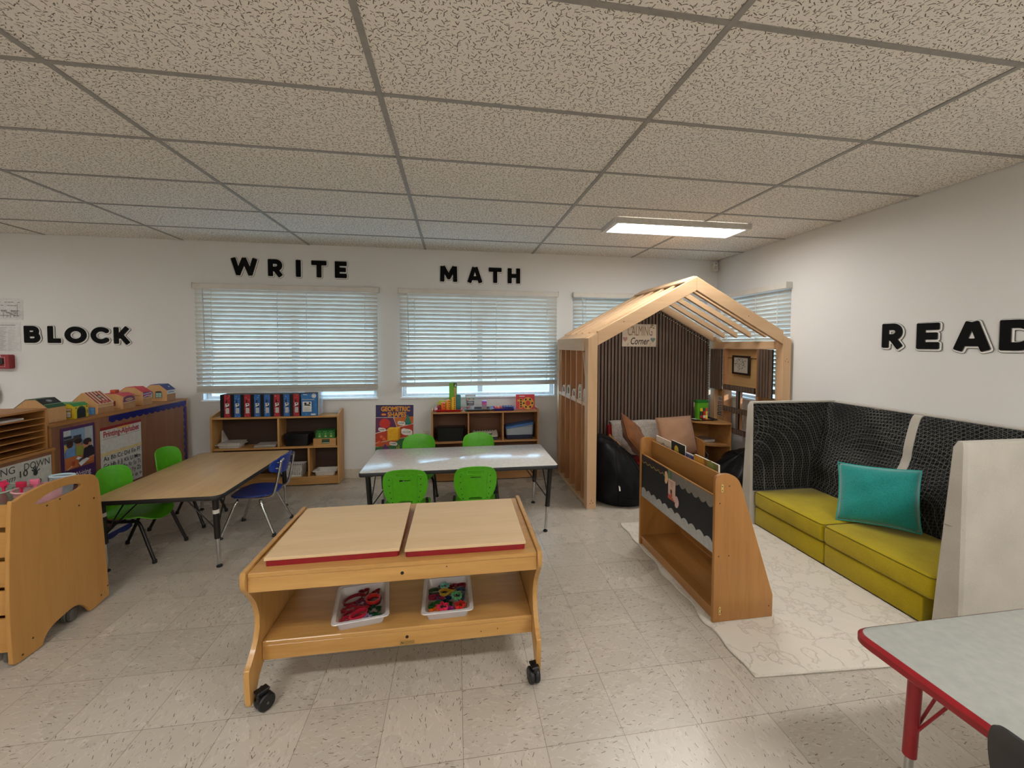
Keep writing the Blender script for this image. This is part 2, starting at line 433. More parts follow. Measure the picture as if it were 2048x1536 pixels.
# ================================================================== THE ROOM
YB, XR, XL, YF, CE = 4.86, 3.245, -6.0, -4.5, 2.554     # back wall, right wall, left wall, front wall, ceiling
ZT = 2.72
def wallpaint():
    m, t = new_mat('wall_paint'); tc = t.n('ShaderNodeTexCoord')
    nz = t.n('ShaderNodeTexNoise', i_Scale=180.0, i_Detail=3.0); t.l(tc.outputs['Object'], nz.inputs['Vector'])
    n2 = t.n('ShaderNodeTexNoise', i_Scale=1.3, i_Detail=2.0); t.l(tc.outputs['Object'], n2.inputs['Vector'])
    col = t.ramp(n2.outputs['Fac'], [(0.3, (0.735, 0.725, 0.70, 1)), (0.7, (0.765, 0.755, 0.735, 1))])
    finish(t, col, 0.55, bump=nz.outputs['Fac'], bstr=0.06, bdist=0.002, spec=0.3); return m
WALL = wallpaint()
def floormat():
    m, t = new_mat('vinyl_tiles'); tc = t.n('ShaderNodeTexCoord'); mp = t.n('ShaderNodeMapping')
    mp.inputs['Location'].default_value = (1.5016, -1.768, 0); mp.inputs['Rotation'].default_value = (0, 0, 0.0008)
    t.l(tc.outputs['Object'], mp.inputs['Vector']); sp = t.n('ShaderNodeSeparateXYZ'); t.l(mp.outputs[0], sp.inputs[0])
    x = t.math('DIVIDE', sp.outputs[0], 0.3048); y = t.math('DIVIDE', sp.outputs[1], 0.3048)
    fx, fy = t.math('FLOOR', x), t.math('FLOOR', y)
    cb = t.n('ShaderNodeCombineXYZ'); t.l(fx, cb.inputs[0]); t.l(fy, cb.inputs[1])
    wn = t.n('ShaderNodeTexWhiteNoise', noise_dimensions='2D'); t.l(cb.outputs[0], wn.inputs['Vector'])
    # seams
    ex = t.math('ABSOLUTE', t.math('SUBTRACT', t.math('FRACT', x), 0.5)); ey = t.math('ABSOLUTE', t.math('SUBTRACT', t.math('FRACT', y), 0.5))
    seam = t.math('GREATER_THAN', t.math('MAXIMUM', ex, ey), 0.4962)
    # flecks: streaks along x on some tiles, along y on the others
    turn = t.math('MULTIPLY', t.math('GREATER_THAN', wn.outputs['Value'], 0.5), 1.5708); v = mp.outputs[0]
    dk = t.math('MAXIMUM', dashes(t, v, 34, 0.28, 0.045, 0.30, 1, turn, 0.35, 0.2), dashes(t, v, 62, 0.20, 0.055, 0.16, 4, turn, 0.5, 0.2))
    lt = t.math('MAXIMUM', dashes(t, v, 28, 0.42, 0.085, 0.6, 7, turn, 0.4, 0.3), dashes(t, v, 40, 0.38, 0.07, 0.5, 9, turn, 0.4, 0.3))
    md = dashes(t, v, 24, 0.40, 0.08, 0.45, 12, turn, 0.4, 0.3)
    base = t.mix(wn.outputs['Value'], lin((182, 173, 160)), lin((194, 185, 172)))
    n3 = t.n('ShaderNodeTexNoise', i_Scale=3.0, i_Detail=4.0); t.l(mp.outputs[0], n3.inputs['Vector'])
    base = t.mix(t.math('MULTIPLY', n3.outputs['Fac'], 0.12), base, lin((184, 172, 156)))
    c0 = t.mix(t.math('MULTIPLY', lt, 0.28), base, lin((216, 209, 198))); c1 = t.mix(t.math('MULTIPLY', md, 0.28), c0, lin((160, 144, 124)))
    c2 = t.mix(t.math('MULTIPLY', dk, 0.85), c1, lin((92, 78, 64)))
    c3 = t.mix(t.math('MULTIPLY', seam, 0.7), c2, lin((110, 96, 80)))
    rg = t.ramp(n3.outputs['Fac'], [(0.3, (0.25, 0.25, 0.25, 1)), (0.7, (0.30, 0.30, 0.30, 1))])
    finish(t, c3, rg, bump=n3.outputs['Fac'], bstr=0.02, bdist=0.01, spec=0.45); return m
bm = BM(); box(bm, XL-0.2, XR+0.2, YF-0.2, YB+0.2, -0.1, 0.0); struct('floor', bm, floormat())
def ceilmat():
    m, t = new_mat('fissured_tile'); tc = t.n('ShaderNodeTexCoord')
    n0 = t.n('ShaderNodeTexNoise', i_Scale=26.0, i_Detail=2.0); t.l(tc.outputs['Object'], n0.inputs['Vector'])
    v = tc.outputs['Object']
    f = t.math('MAXIMUM', dashes(t, v, 46, 0.40, 0.075, 0.95, 1), t.math('MAXIMUM', dashes(t, v, 52, 0.30, 0.06, 0.8, 2.3), t.math('MULTIPLY', dashes(t, v, 110, 0.12, 0.12, 0.5, 5.1), 0.6)))
    base = t.mix(n0.outputs['Fac'], lin((230, 224, 214)), lin((238, 232, 223)))
    col = t.mix(t.math('MULTIPLY', f, 0.88), base, lin((84, 74, 64)))
    finish(t, col, 0.95, bump=t.math('SUBTRACT', 1.0, f), bstr=0.3, bdist=0.003, spec=0.1); return m
bm = BM(); box(bm, XL, XR-0.008, YF, YB-0.008, CE, CE+0.02)
struct('ceiling', bm, ceilmat())
# suspended grid: runners along y every 4 ft, cross tees every 2 ft
bm = BM(); ga = 0.0061; GX, GY = 0.900, 1.911
grid = plain((150, 146, 140), 0.5)
for k in range(-6, 3):
    x = GX+k*1.2192
    p, q = Vector((x+(YF-GY)*-ga, YF, CE-0.002)), Vector((x-(YB-GY)*ga, YB-0.008, CE-0.002))
    if k < 2: bar(bm, p, q, 0.024, 0.006)
for j in range(-11, 5):
    y = GY+j*0.6096
    bar(bm, (XL, y+(XL-GX)*ga, CE-0.0015), (XR-0.008, y+(XR-GX)*ga, CE-0.0015), 0.022, 0.006)
struct('trim_1', bm, grid)
bm = BM(); box(bm, XL-0.2, XR+0.2, YF-0.2, YB+0.2, ZT, ZT+0.06); struct('trim_2', bm, plain((70, 66, 62), 0.9))   # roof slab added above the tiles to stop sky light leaking in

# ---- walls with window openings
WZ0, WZ1 = 0.892, 2.095
WINS = [(-2.62, -0.872), (-0.60, 1.156), (1.375, 3.12)]       # back wall
WR = (3.66, 4.77)                                             # right wall, along y
def wall_with_holes(along, lo, hi, holes, c0, c1):
    bm = BM(); e = [lo]+[v for h in holes for v in h]+[hi]
    def bx(a0, a1, z0, z1):
        if along == 'x': box(bm, a0, a1, c0, c1, z0, z1)
        else: box(bm, c0, c1, a0, a1, z0, z1)
    for i in range(0, len(e), 2): bx(e[i], e[i+1], 0, ZT)
    for a, b in holes: bx(a, b, 0, WZ0); bx(a, b, WZ1, ZT)
    return bm
struct('wall_back', wall_with_holes('x', XL-0.15, XR+0.15, WINS, YB, YB+0.15), WALL)
struct('wall_right', wall_with_holes('y', YF-0.15, YB, [WR], XR, XR+0.15), WALL)
bm = BM(); box(bm, XL-0.15, XL, YF-0.15, YB, 0, ZT); struct('wall_left', bm, WALL)
bm = BM(); box(bm, XL, XR, YF-0.15, YF, 0, ZT); struct('wall_front', bm, WALL)
vin = plain((205, 196, 180), 0.5)
bm = BM(); box(bm, XL, XR, YB-0.007, YB, 0, 0.10); struct('baseboard_back', bm, vin)
bm = BM(); box(bm, XR-0.007, XR, YF, YB-0.007, 0, 0.10); struct('baseboard_right', bm, vin)
wf = plain((236, 238, 240), 0.4)
def window(idx, along, a0, a1, c):
    """recessed vinyl window: frame, two sashes with glass, inner sill"""
    def bx(bm, p0, p1, d0, d1, z0, z1, bev=0.002):
        if along == 'x': box(bm, p0, p1, c+d0, c+d1, z0, z1, bev)
        else: box(bm, c+d0, c+d1, p0, p1, z0, z1, bev)
    bm = BM(); t = 0.045
    for q in ((a0, a0+t, WZ0, WZ1), (a1-t, a1, WZ0, WZ1), (a0+t, a1-t, WZ0, WZ0+0.035), (a0+t, a1-t, WZ1-t, WZ1), ((a0+a1)/2-0.03, (a0+a1)/2+0.03, WZ0+t, WZ1-t)):
        bx(bm, q[0], q[1], 0.07, 0.14, q[2], q[3])
    w_ = struct('window_%d' % idx, bm, wf)
    bm = BM(); bx(bm, a0+t, a1-t, 0.10, 0.104, WZ0+0.035, WZ1-t, 0); struct('glass', bm, glass((225, 240, 250), 0.02, 0.06), w_)
    bm = BM(); bx(bm, a0-0.015, a1+0.015, -0.018, -0.0005, WZ0-0.018, WZ0-0.001, 0.003); bx(bm, a0, a1, 0, 0.07, WZ0-0.0005, WZ0+0.006, 0); struct('sill', bm, wf, w_)
for i, (a, b) in enumerate(WINS): window(i+1, 'x', a, b, YB)
window(4, 'y', WR[0], WR[1], XR)
# ground and a low sunlit wall outside
def groundmat():
    m, t = new_mat('pale_asphalt'); tc = t.n('ShaderNodeTexCoord'); nz = t.n('ShaderNodeTexNoise', i_Scale=4.0, i_Detail=6.0); t.l(tc.outputs['Object'], nz.inputs['Vector'])
    col = t.ramp(nz.outputs['Fac'], [(0.35, lin((122, 120, 117))), (0.65, lin((146, 143, 138)))]); finish(t, col, 0.9); return m
bm = BM(); box(bm, -30, 30, YB+0.2, 45, -0.25, -0.15); box(bm, XR+0.2, 30, -10, YB+0.2, -0.25, -0.15); struct('ground', bm, groundmat())

# ================================================================== BLINDS
slatmat = None
def blindmat():
    m, t = new_mat('blind_slat'); tc = t.n('ShaderNodeTexCoord'); nz = t.n('ShaderNodeTexNoise', i_Scale=9.0, i_Detail=2.0); t.l(tc.outputs['Object'], nz.inputs['Vector'])
    col = t.ramp(nz.outputs['Fac'], [(0.3, lin((218, 212, 202))), (0.7, lin((226, 221, 212)))])
    p = t.n('ShaderNodeBsdfPrincipled'); t.l(col, p.inputs['Base Color']); p.inputs['Roughness'].default_value = 0.45; p.inputs['Specular IOR Level'].default_value = 0.35
    tr = t.n('ShaderNodeBsdfTranslucent'); tr.inputs[0].default_value = lin((235, 228, 210))
    mx = t.n('ShaderNodeMixShader'); mx.inputs[0].default_value = 0.08; o = t.n('ShaderNodeOutputMaterial')
    t.l(p.outputs[0], mx.inputs[1]); t.l(tr.outputs[0], mx.inputs[2]); t.l(mx.outputs[0], o.inputs[0]); return m
BL = blindmat(); cordm = plain((225, 222, 215), 0.7); wandm = plain((190, 190, 188), 0.3)
def blind(label, along, a0, a1, c, zb, zb2, sgn=-1, ladders=(0.09, 0.44, 0.60, 0.93), wand=0.05, tilt=50, rec=0.0):
    """horizontal blind on the wall face; zb, zb2 = bottom height at both ends (it hangs askew)"""
    def pt(a, d, z): return (a, c+sgn*d, z) if along == 'x' else (c+sgn*d, a, z)
    mid = pt((a0+a1)/2, 0.04, WZ1-0.02)
    t = Th('window_blind', label, 'blind', mid, group=None)
    def bx(bm, p0, p1, d0, d1, z0, z1, bev=0.0):
        A, B = pt(p0, d0, z0), pt(p1, d1, z1)
        box(bm, min(A[0], B[0]), max(A[0], B[0]), min(A[1], B[1]), max(A[1], B[1]), z0, z1, bev)
    bm = BM(); bx(bm, a0-0.012, a1+0.012, 0.002, 0.068, WZ1-0.045, WZ1+0.012, 0.004); P('headrail', bm, BL, t)
    for e0, e1 in ((a0-0.018, a0-0.0125), (a1+0.0125, a1+0.018)):
        bm = BM(); bx(bm, e0, e1, 0.0, 0.071, WZ1-0.04, WZ1+0.018); P('mounting_bracket', bm, plain((215, 212, 206), 0.4), t)
    top = WZ1-0.068; pitch = 0.0432; ns = 5
    n = int((top-max(zb, zb2)-0.05)/pitch)+1
    ct, st = math.cos(math.radians(tilt)), math.sin(math.radians(tilt)); hw = 0.0255
    for k in range(n):
        z = top-k*pitch; bm = BM(); zz = []
        f = k/max(1, n-1)
        low = (min(zb, zb2)-max(zb, zb2))*max(0, (f-0.75)/0.25)**1.5
        dl = low if zb < zb2 else 0; dr = low if zb2 < zb else 0
        for a, dz in ((a0, dl), (a1, dr)):
            ring = []
            for i in range(ns):
                u = -1+2*i/(ns-1); crown = 0.003*(1-u*u)
                # room edge up, outer edge down
                ring.append(Vector(pt(a, 0.036-rec+hw*u*ct+crown*st, z+hw*u*st-crown*ct+dz)))
            for i in range(ns-1, -1, -1):
                u = -1+2*i/(ns-1); crown = 0.003*(1-u*u)-0.0028
                ring.append(Vector(pt(a, 0.036-rec+hw*u*ct+crown*st, z+hw*u*st-crown*ct+dz)))
            zz.append(ring)
        loft(bm, zz); P('slat', bm, BL, t, smooth=0.6)
    # stacked slats and bottom rail
    def skew(bm, d0, d1, h0, h1):
        d0 -= rec; d1 -= rec
        L = [pt(a0, d0, zb+h0), pt(a0, d1, zb+h0), pt(a0, d1, zb+h1), pt(a0, d0, zb+h1)]; R_ = [pt(a1, d0, zb2+h0), pt(a1, d1, zb2+h0), pt(a1, d1, zb2+h1), pt(a1, d0, zb2+h1)]
        loft(bm, [[Vector(p) for p in L], [Vector(p) for p in R_]])
    bm = BM(); skew(bm, 0.010, 0.062, 0.0, 0.016); P('bottom_rail', bm, BL, t)
    for k in range(4):
        bm = BM(); skew(bm, 0.011, 0.061, 0.018+k*0.009, 0.0235+k*0.009); P('stacked_slat', bm, BL, t)
    for f in ladders:
        a = a0+(a1-a0)*f; bm = BM(); zl = zb+(zb2-zb)*f
        tube(bm, [pt(a, 0.066-rec, WZ1-0.05), pt(a, 0.066-rec, zl+0.01)], 0.0028, 6)
        tube(bm, [pt(a, 0.006-rec, WZ1-0.05), pt(a, 0.006-rec, zl+0.01)], 0.0015, 6); P('ladder_cord', bm, cordm, t)
    if wand:
        a = a0+(a1-a0)*wand; bm = BM(); tube(bm, [pt(a, 0.078, WZ1-0.05), pt(a+0.012*(1 if along == 'x' else 0), 0.08, WZ1-0.68)], 0.0045, 8); lathe(bm, pt(a, 0.076, WZ1-0.05), [(0.003, -0.01), (0.006, 0), (0.003, 0.012)], 8)
        P('tilt_wand', bm, wandm, t)
    return t
blind('white slatted window blind hanging below the word WRITE', 'x', -2.655, -0.852, YB, 0.968, 0.975)
blind('white slatted window blind hanging below the word MATH', 'x', -0.615, 1.172, YB, 1.012, 1.03)
blind('white slatted window blind on the back wall behind the wooden play house', 'x', 1.385, 3.11, YB, 0.97, 0.975, rec=0.068)
blind('cream-lit slatted window blind on the right wall behind the play house', 'y', 3.664, 4.766, XR, 0.985, 0.985, ladders=(0.16, 0.45, 0.88), wand=0, tilt=50, rec=0.068)

# ================================================================== CEILING LIGHTS
glow = emit((1.0, 0.985, 0.955, 1), LAMP); glow_far = emit((1.0, 0.985, 0.955, 1), LAMP_FAR)
glow_near = emit((1.0, 0.985, 0.955, 1), LAMP_FAR*0.52); fram = plain((205, 200, 192), 0.4)
def ceil_light(x0, x1, y0, y1, label, glow=glow_far):
    t = Th('ceiling_light', label, 'ceiling light', ((x0+x1)/2, (y0+y1)/2, CE-0.05), group='fluorescent ceiling panels')
    bm = BM(); h = CE-0.052
    for q in ((x0, x1, y0, y0+0.03), (x0, x1, y1-0.03, y1), (x0, x0+0.04, y0+0.03, y1-0.03), (x1-0.04, x1, y0+0.03, y1-0.03)):
        box(bm, *q, h, CE-0.005, 0.003)
    P('frame', bm, fram, t)
    bm = BM(); box(bm, x0+0.035, x1-0.035, y0+0.025, y1-0.025, h+0.008, h+0.014); P('diffuser', bm, glow, t)
    return t
ceil_light(1.30, 2.555, 3.335, 3.675, 'flat white glowing rectangular ceiling light above the play house', glow)
ceil_light(-2.3, -1.05, 0.05, 0.39, 'flat white ceiling light on the left, behind the viewpoint', glow_near)
ceil_light(1.3, 2.555, 0.05, 0.39, 'flat white ceiling light on the right, behind the viewpoint', glow_near)
ceil_light(-2.3, -1.05, -2.7, -2.36, 'flat white ceiling light at the far left rear of the room')
ceil_light(-5.5, -4.25, 2.5, 2.84, 'flat white ceiling light at the far left, outside the view', glow_near)
ceil_light(1.3, 2.555, -2.7, -2.36, 'flat white ceiling light at the far right rear of the room')
# motion detector high in the corner
t = Th('motion_detector', 'small white motion detector high in the back right corner', 'sensor', (3.19, 4.84, 2.44))
bm = BM(); prism(bm, rrect(3.155, 3.222, 2.415, 2.53, 0.012), 'xz', 4.80, 4.858, 0.008); P('housing', bm, plain((226, 224, 218), 0.4), t, smooth=0.6)
bm = BM(); prism(bm, rrect(3.168, 3.209, 2.43, 2.475, 0.006), 'xz', 4.794, 4.799, 0.002); P('lens', bm, plain((200, 198, 192), 0.25), t)
bm = BM(); box(bm, 3.18, 3.196, 4.797, 4.7995, 2.50, 2.508); P('indicator', bm, plain((60, 60, 62), 0.3), t)

# ================================================================== WALL LETTERS
inkm = plain((10, 10, 11), 0.7, spec=0.15); whm = plain((232, 230, 225), 0.6)
def letters(word, spots, size, M0, where):
    """each letter: dark backing line, white card, black face; cut with rounded corners"""
    for ch, (c, z, sx) in zip(word, spots):
        M = M0(c, z); wd, st = GLYPH[ch]
        t = Th('letter', 'black cut-out letter %s with white outline in the wall word %s' % (ch, word), 'wall letter', tuple(M.translation), group='letters of the word %s' % word)
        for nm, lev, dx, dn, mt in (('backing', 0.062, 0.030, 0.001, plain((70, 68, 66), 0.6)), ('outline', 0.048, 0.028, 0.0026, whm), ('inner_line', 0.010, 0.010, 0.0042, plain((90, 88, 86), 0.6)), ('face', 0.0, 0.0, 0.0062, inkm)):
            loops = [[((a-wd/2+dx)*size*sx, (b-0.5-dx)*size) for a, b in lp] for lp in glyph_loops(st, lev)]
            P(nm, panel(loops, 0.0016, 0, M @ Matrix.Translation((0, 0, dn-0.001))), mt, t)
back = lambda c, z: frame((c, YB-0.004, z), (1, 0, 0), (0, 0, 1))
right = lambda c, z: frame((XR-0.004, c, z), (0, -1, 0), (0, 0, 1))
letters('BLOCK', [(-4.125, 1.572, 1.04), (-3.94, 1.572, 1.04), (-3.755, 1.569, 1.08), (-3.545, 1.567, 1.04), (-3.350, 1.567, 1.0)], 0.166, back, '')
letters('WRITE', [(-2.20, 2.298, 0.98), (-1.895, 2.298, 1.0), (-1.668, 2.298, 1.0), (-1.46, 2.298, 1.0), (-1.237, 2.298, 1.0)], 0.178, back, '')
letters('MATH', [(-0.08, 2.288, 1.0), (0.215, 2.288, 0.98), (0.447, 2.288, 1.0), (0.665, 2.288, 1.0)], 0.172, back, '')
letters('READ', [(2.675, 1.568, 1.05), (2.437, 1.560, 1.15), (2.185, 1.556, 1.08), (1.955, 1.556, 1.1)], 0.180, right, '')

# ================================================================== THINGS ON THE BACK WALL
def paper(name, label, x0, x1, z0, z1, tilt=0.0):
    c = ((x0+x1)/2, YB-0.002, (z0+z1)/2); M = frame(c, (math.cos(tilt), 0, math.sin(tilt)), (-math.sin(tilt), 0, math.cos(tilt)))
    t = Th(name, label, 'paper', c); bm = BM(); sheet(bm, M, (x0-x1)/2, (x1-x0)/2, (z0-z1)/2, (z1-z0)/2, 0.001); P('sheet', bm, plain((214, 214, 212), 0.35), t)
    return t, Art(M), (x1-x0)/2, (z1-z0)/2
t, A, a, b = paper('floor_plan', 'landscape paper with a printed floor plan taped above a listed sheet', -4.56, -4.20, 1.715, 1.925, -0.02)
k = (40, 40, 42)
for v in (0.07, 0.035, -0.02, -0.075):
    for u in range(12):
        if (u*7+int(v*1000)) % 4: A.rect(-a+0.02+u*0.027, -a+0.042+u*0.027, b*v*8.5, b*v*8.5+0.004, k)
for u in range(9): A.rect(-a+0.06+u*0.03, -a+0.063+u*0.03, -b+0.02, -b+0.05+0.01*(u % 3), k)
for u, v in ((0.02, -0.03), (0.06, -0.045), (0.10, -0.03), (0.13, -0.05), (0.09, -0.06)): A.rect(u, u+0.022, v, v+0.012, k); A.rect(u+0.003, u+0.019, v+0.003, v+0.009, (210, 210, 208))
A.rect(a-0.03, a-0.027, -0.06, 0.05, k); A.done('printing', t)
t, A, a, b = paper('notice_sheet', 'grey printed list sheet on the wall between floor plan and fire alarm', -4.56, -4.228, 1.405, 1.688, 0.0)
g2 = (120, 120, 122)
A.rect(-0.02, a-0.04, b-0.03, b-0.026, k)
for i in range(16): A.rect(a-0.19, a-0.115-0.01*(i % 3), b-0.055-i*0.0145, b-0.052-i*0.0145, g2); A.rect(a-0.10, a-0.04-0.012*(i % 2), b-0.055-i*0.0145, b-0.053-i*0.0145, (165, 165, 166))
A.done('printing', t)
t = Th('fire_alarm_pull', 'dark red fire alarm pull box on the wall below the papers', 'fire alarm', (-4.36, YB-0.03, 1.305))
red = plain((150, 32, 40), 0.4)
bm = BM(); prism(bm, rrect(-4.43, -4.285, 1.235, 1.372, 0.01), 'xz', YB-0.06, YB-0.001, 0.006); P('case', bm, red, t)
M = frame((-4.365, YB-0.0605, 1.305), (1, 0, 0), (0, 0, 1)); A = Art(M)
A.rect(-0.05, 0.05, -0.052, 0.045, (205, 190, 185)); A.rect(-0.047, 0.047, -0.049, 0.042, (140, 26, 36)); A.text(0, 0.052, 0.022, 'FIRE', (235, 225, 220), 0.02)
A.done('front_plate', t)
bm = BM(); prism(bm, [(-4.405, 1.335), (-4.325, 1.335), (-4.325, 1.285), (-4.345, 1.272), (-4.385, 1.272), (-4.405, 1.285)], 'xz', YB-0.072, YB-0.063, 0.003); P('handle', bm, plain((28, 26, 28), 0.4), t)
t = Th('alarm_bell', 'dark maroon round bell on the wall at the left edge', 'bell', (-4.52, YB-0.03, 0.98))
bm = BM(); lathe(bm, (-4.52, YB-0.001, 0.98), [(0.05, 0), (0.05, -0.02), (0.115, -0.022), (0.118, -0.035), (0.10, -0.055), (0.05, -0.068), (0, -0.07)], 32, 'Y'); P('gong', bm, plain((74, 10, 26), 0.6, spec=0.2), t, smooth=0.6)
bm = BM(); lathe(bm, (-4.52, YB-0.069, 0.98), [(0.012, 0), (0.012, -0.006), (0, -0.007)], 12, 'Y'); P('screw', bm, plain((120, 110, 105), 0.3, 0.8), t)
t = Th('wall_outlet', 'beige electrical outlet plate low on the wall between poster and right cubby', 'outlet', (-0.335, YB-0.004, 0.445))
bm = BM(); prism(bm, rrect(-0.37, -0.30, 0.385, 0.505, 0.006), 'xz', YB-0.007, YB-0.0005, 0.002); P('plate', bm, plain((214, 206, 190), 0.4), t)
for dz in (0.022, -0.03):
    bm = BM(); prism(bm, rrect(-0.352, -0.318, 0.43+dz, 0.462+dz, 0.01), 'xz', YB-0.009, YB-0.0072, 0.001); s_ = P('socket', bm, plain((200, 192, 176), 0.4), t)
    bm = BM()
    for dx in (-0.007, 0.007): box(bm, -0.335+dx-0.0015, -0.335+dx+0.0015, YB-0.0095, YB-0.0091, 0.445+dz, 0.455+dz)
    P('slot', bm, plain((40, 38, 36), 0.6), s_)
# geometric shapes poster
PX0, PX1, PZ0, PZ1 = -0.893, -0.475, 0.215, 0.812
c = ((PX0+PX1)/2, YB-0.0035, (PZ0+PZ1)/2); M = frame(c, (1, 0, -0.015), (0.015, 0, 1))
t = Th('shapes_poster', 'colourful GEOMETRIC SHAPES comic-panel poster on the wall between the two cubbies', 'poster', c)
bm = BM(); sheet(bm, M, -0.209, 0.209, -0.298, 0.298, 0.0015); P('sheet', bm, plain((238, 232, 222), 0.4), t)
A = Art(M); hw = 0.205
A.rect(-hw, hw, 0.155, 0.294, (58, 50, 98))
A.text(0.01, 0.247, 0.072, 'GEOMETRIC', (240, 160, 50), 0.035, width=0.315); A.text(0.025, 0.185, 0.072, 'SHAPES', (240, 160, 50), 0.035, width=0.205)
A.disc(-0.118, 0.187, 0.03, (205, 70, 60), 0.017); A.rect(-0.138, -0.098, 0.183, 0.192, (245, 200, 90))
A.poly([(-hw, 0.15), (-0.015, 0.15), (0.022, 0.045), (-hw, -0.02)], (104, 44, 88))
A.poly([(-0.008, 0.15), (hw, 0.165), (hw, 0.085), (0.028, 0.045)], (206, 112, 40))
A.poly([(-hw, -0.028), (0.02, 0.037), (hw, 0.077), (hw, -0.055), (-hw, -0.13)], (196, 64, 40))
A.poly([(-hw, -0.138), (hw, -0.062), (hw, -0.175), (-hw, -0.175)], (206, 92, 44))
A.poly([(0.06, -0.09), (hw, -0.062), (hw, -0.294), (-hw, -0.294), (-hw, -0.18), (-0.05, -0.165)], (52, 110, 60))
A.disc(-0.105, 0.085, 0.058, (214, 52, 42)); A.poly([(0.10, 0.075), (0.185, 0.09), (0.142, 0.19)], (40, 128, 104)); A.disc(0.142, 0.082, 0.043, (34, 112, 92), 0.012)
for (u, v, rx, ry, s) in ((-0.135, 0.018, 0.04, 0.02, 'SPHERE!'), (0.075, 0.088, 0.042, 0.022, 'CONE!'), (0.135, -0.012, 0.062, 0.036, "IT'S A CUBE!"), (-0.01, -0.142, 0.044, 0.02, 'PYRAMID!')):
    A.disc(u, v, rx, (240, 232, 224), ry); A.disc(u-rx*0.5, v+ry*0.5, rx*0.5, (240, 232, 224), ry*0.7); A.disc(u+rx*0.5, v-ry*0.4, rx*0.5, (240, 232, 224), ry*0.75); A.text(u, v, 0.02, s, (60, 40, 40), 0.02, width=rx*1.45)
A.rect(-0.075, 0.04, -0.105, 0.025, (238, 178, 20)); A.poly([(0.04, -0.105), (0.065, -0.082), (0.065, 0.045), (0.04, 0.025)], (214, 140, 16)); A.poly([(-0.075, 0.025), (0.04, 0.025), (0.065, 0.045), (-0.05, 0.045)], (246, 200, 50))
for u, v in ((-0.115, -0.085), (-0.165, -0.12), (-0.14, -0.06)): A.disc(u, v, 0.016, (238, 120, 60)); A.disc(u+0.018, v-0.008, 0.012, (224, 90, 40))
A.poly([(-0.15, -0.25), (-0.02, -0.25), (-0.10, -0.135)], (98, 44, 112)); A.rect(0.085, 0.175, -0.25, -0.12, (40, 140, 70)); A.disc(0.13, -0.12, 0.045, (60, 160, 86), 0.014)
for u, v in ((0.03, -0.20), (0.05, -0.185)): A.poly([(u-0.006, v-0.03), (u+0.006, v-0.03), (u+0.004, v+0.03), (u-0.002, v+0.03)], (228, 196, 60))
A.done('printing', t)
# ================================================================== SHELL HELPER
def shell(bm, fn, nu, nv, thick, hole=None, mi=0, taper=None):
    """curved sheet: fn(u,v) in [0,1]^2 -> point; thickened along its normal; hole(u,v) drops faces"""
    def nrm(u, v):
        e = 1e-3; a = fn(min(1, u+e), v)-fn(max(0, u-e), v); b = fn(u, min(1, v+e))-fn(u, max(0, v-e)); n = a.cross(b); n.normalize(); return n
    F, B = {}, {}
    for i in range(nu+1):
        for j in range(nv+1):
            u, v = i/nu, j/nv; p = fn(u, v); n = nrm(min(max(u, .02), .98), min(max(v, .02), .98)); k = taper(u, v) if taper else 1.0
            F[i, j] = bm.verts.new(p+n*thick*k/2); B[i, j] = bm.verts.new(p-n*thick*k/2)
    keep = {(i, j) for i in range(nu) for j in range(nv) if not (hole and hole((i+.5)/nu, (j+.5)/nv))}
    for i, j in keep:
        for L, rev in ((F, 0), (B, 1)):
            q = [L[i, j], L[i+1, j], L[i+1, j+1], L[i, j+1]]
            bm.faces.new(q[::-1] if rev else q).material_index = mi
        for a, b, nb in (((i, j), (i+1, j), (i, j-1)), ((i+1, j), (i+1, j+1), (i+1, j)), ((i+1, j+1), (i, j+1), (i, j+1)), ((i, j+1), (i, j), (i-1, j))):
            if nb not in keep: bm.faces.new((F[b], F[a], B[a], B[b])).material_index = mi
    for v in [v for v in bm.verts if not v.link_faces]: bm.verts.remove(v)
def squircle(u, v, hw, hh, p=0.35):
    """map the unit square onto a rounded rectangle"""
    x, y = 2*u-1, 2*v-1
    k = 1-p*0.5*(x*x*y*y)
    return x*hw*k, y*hh*k

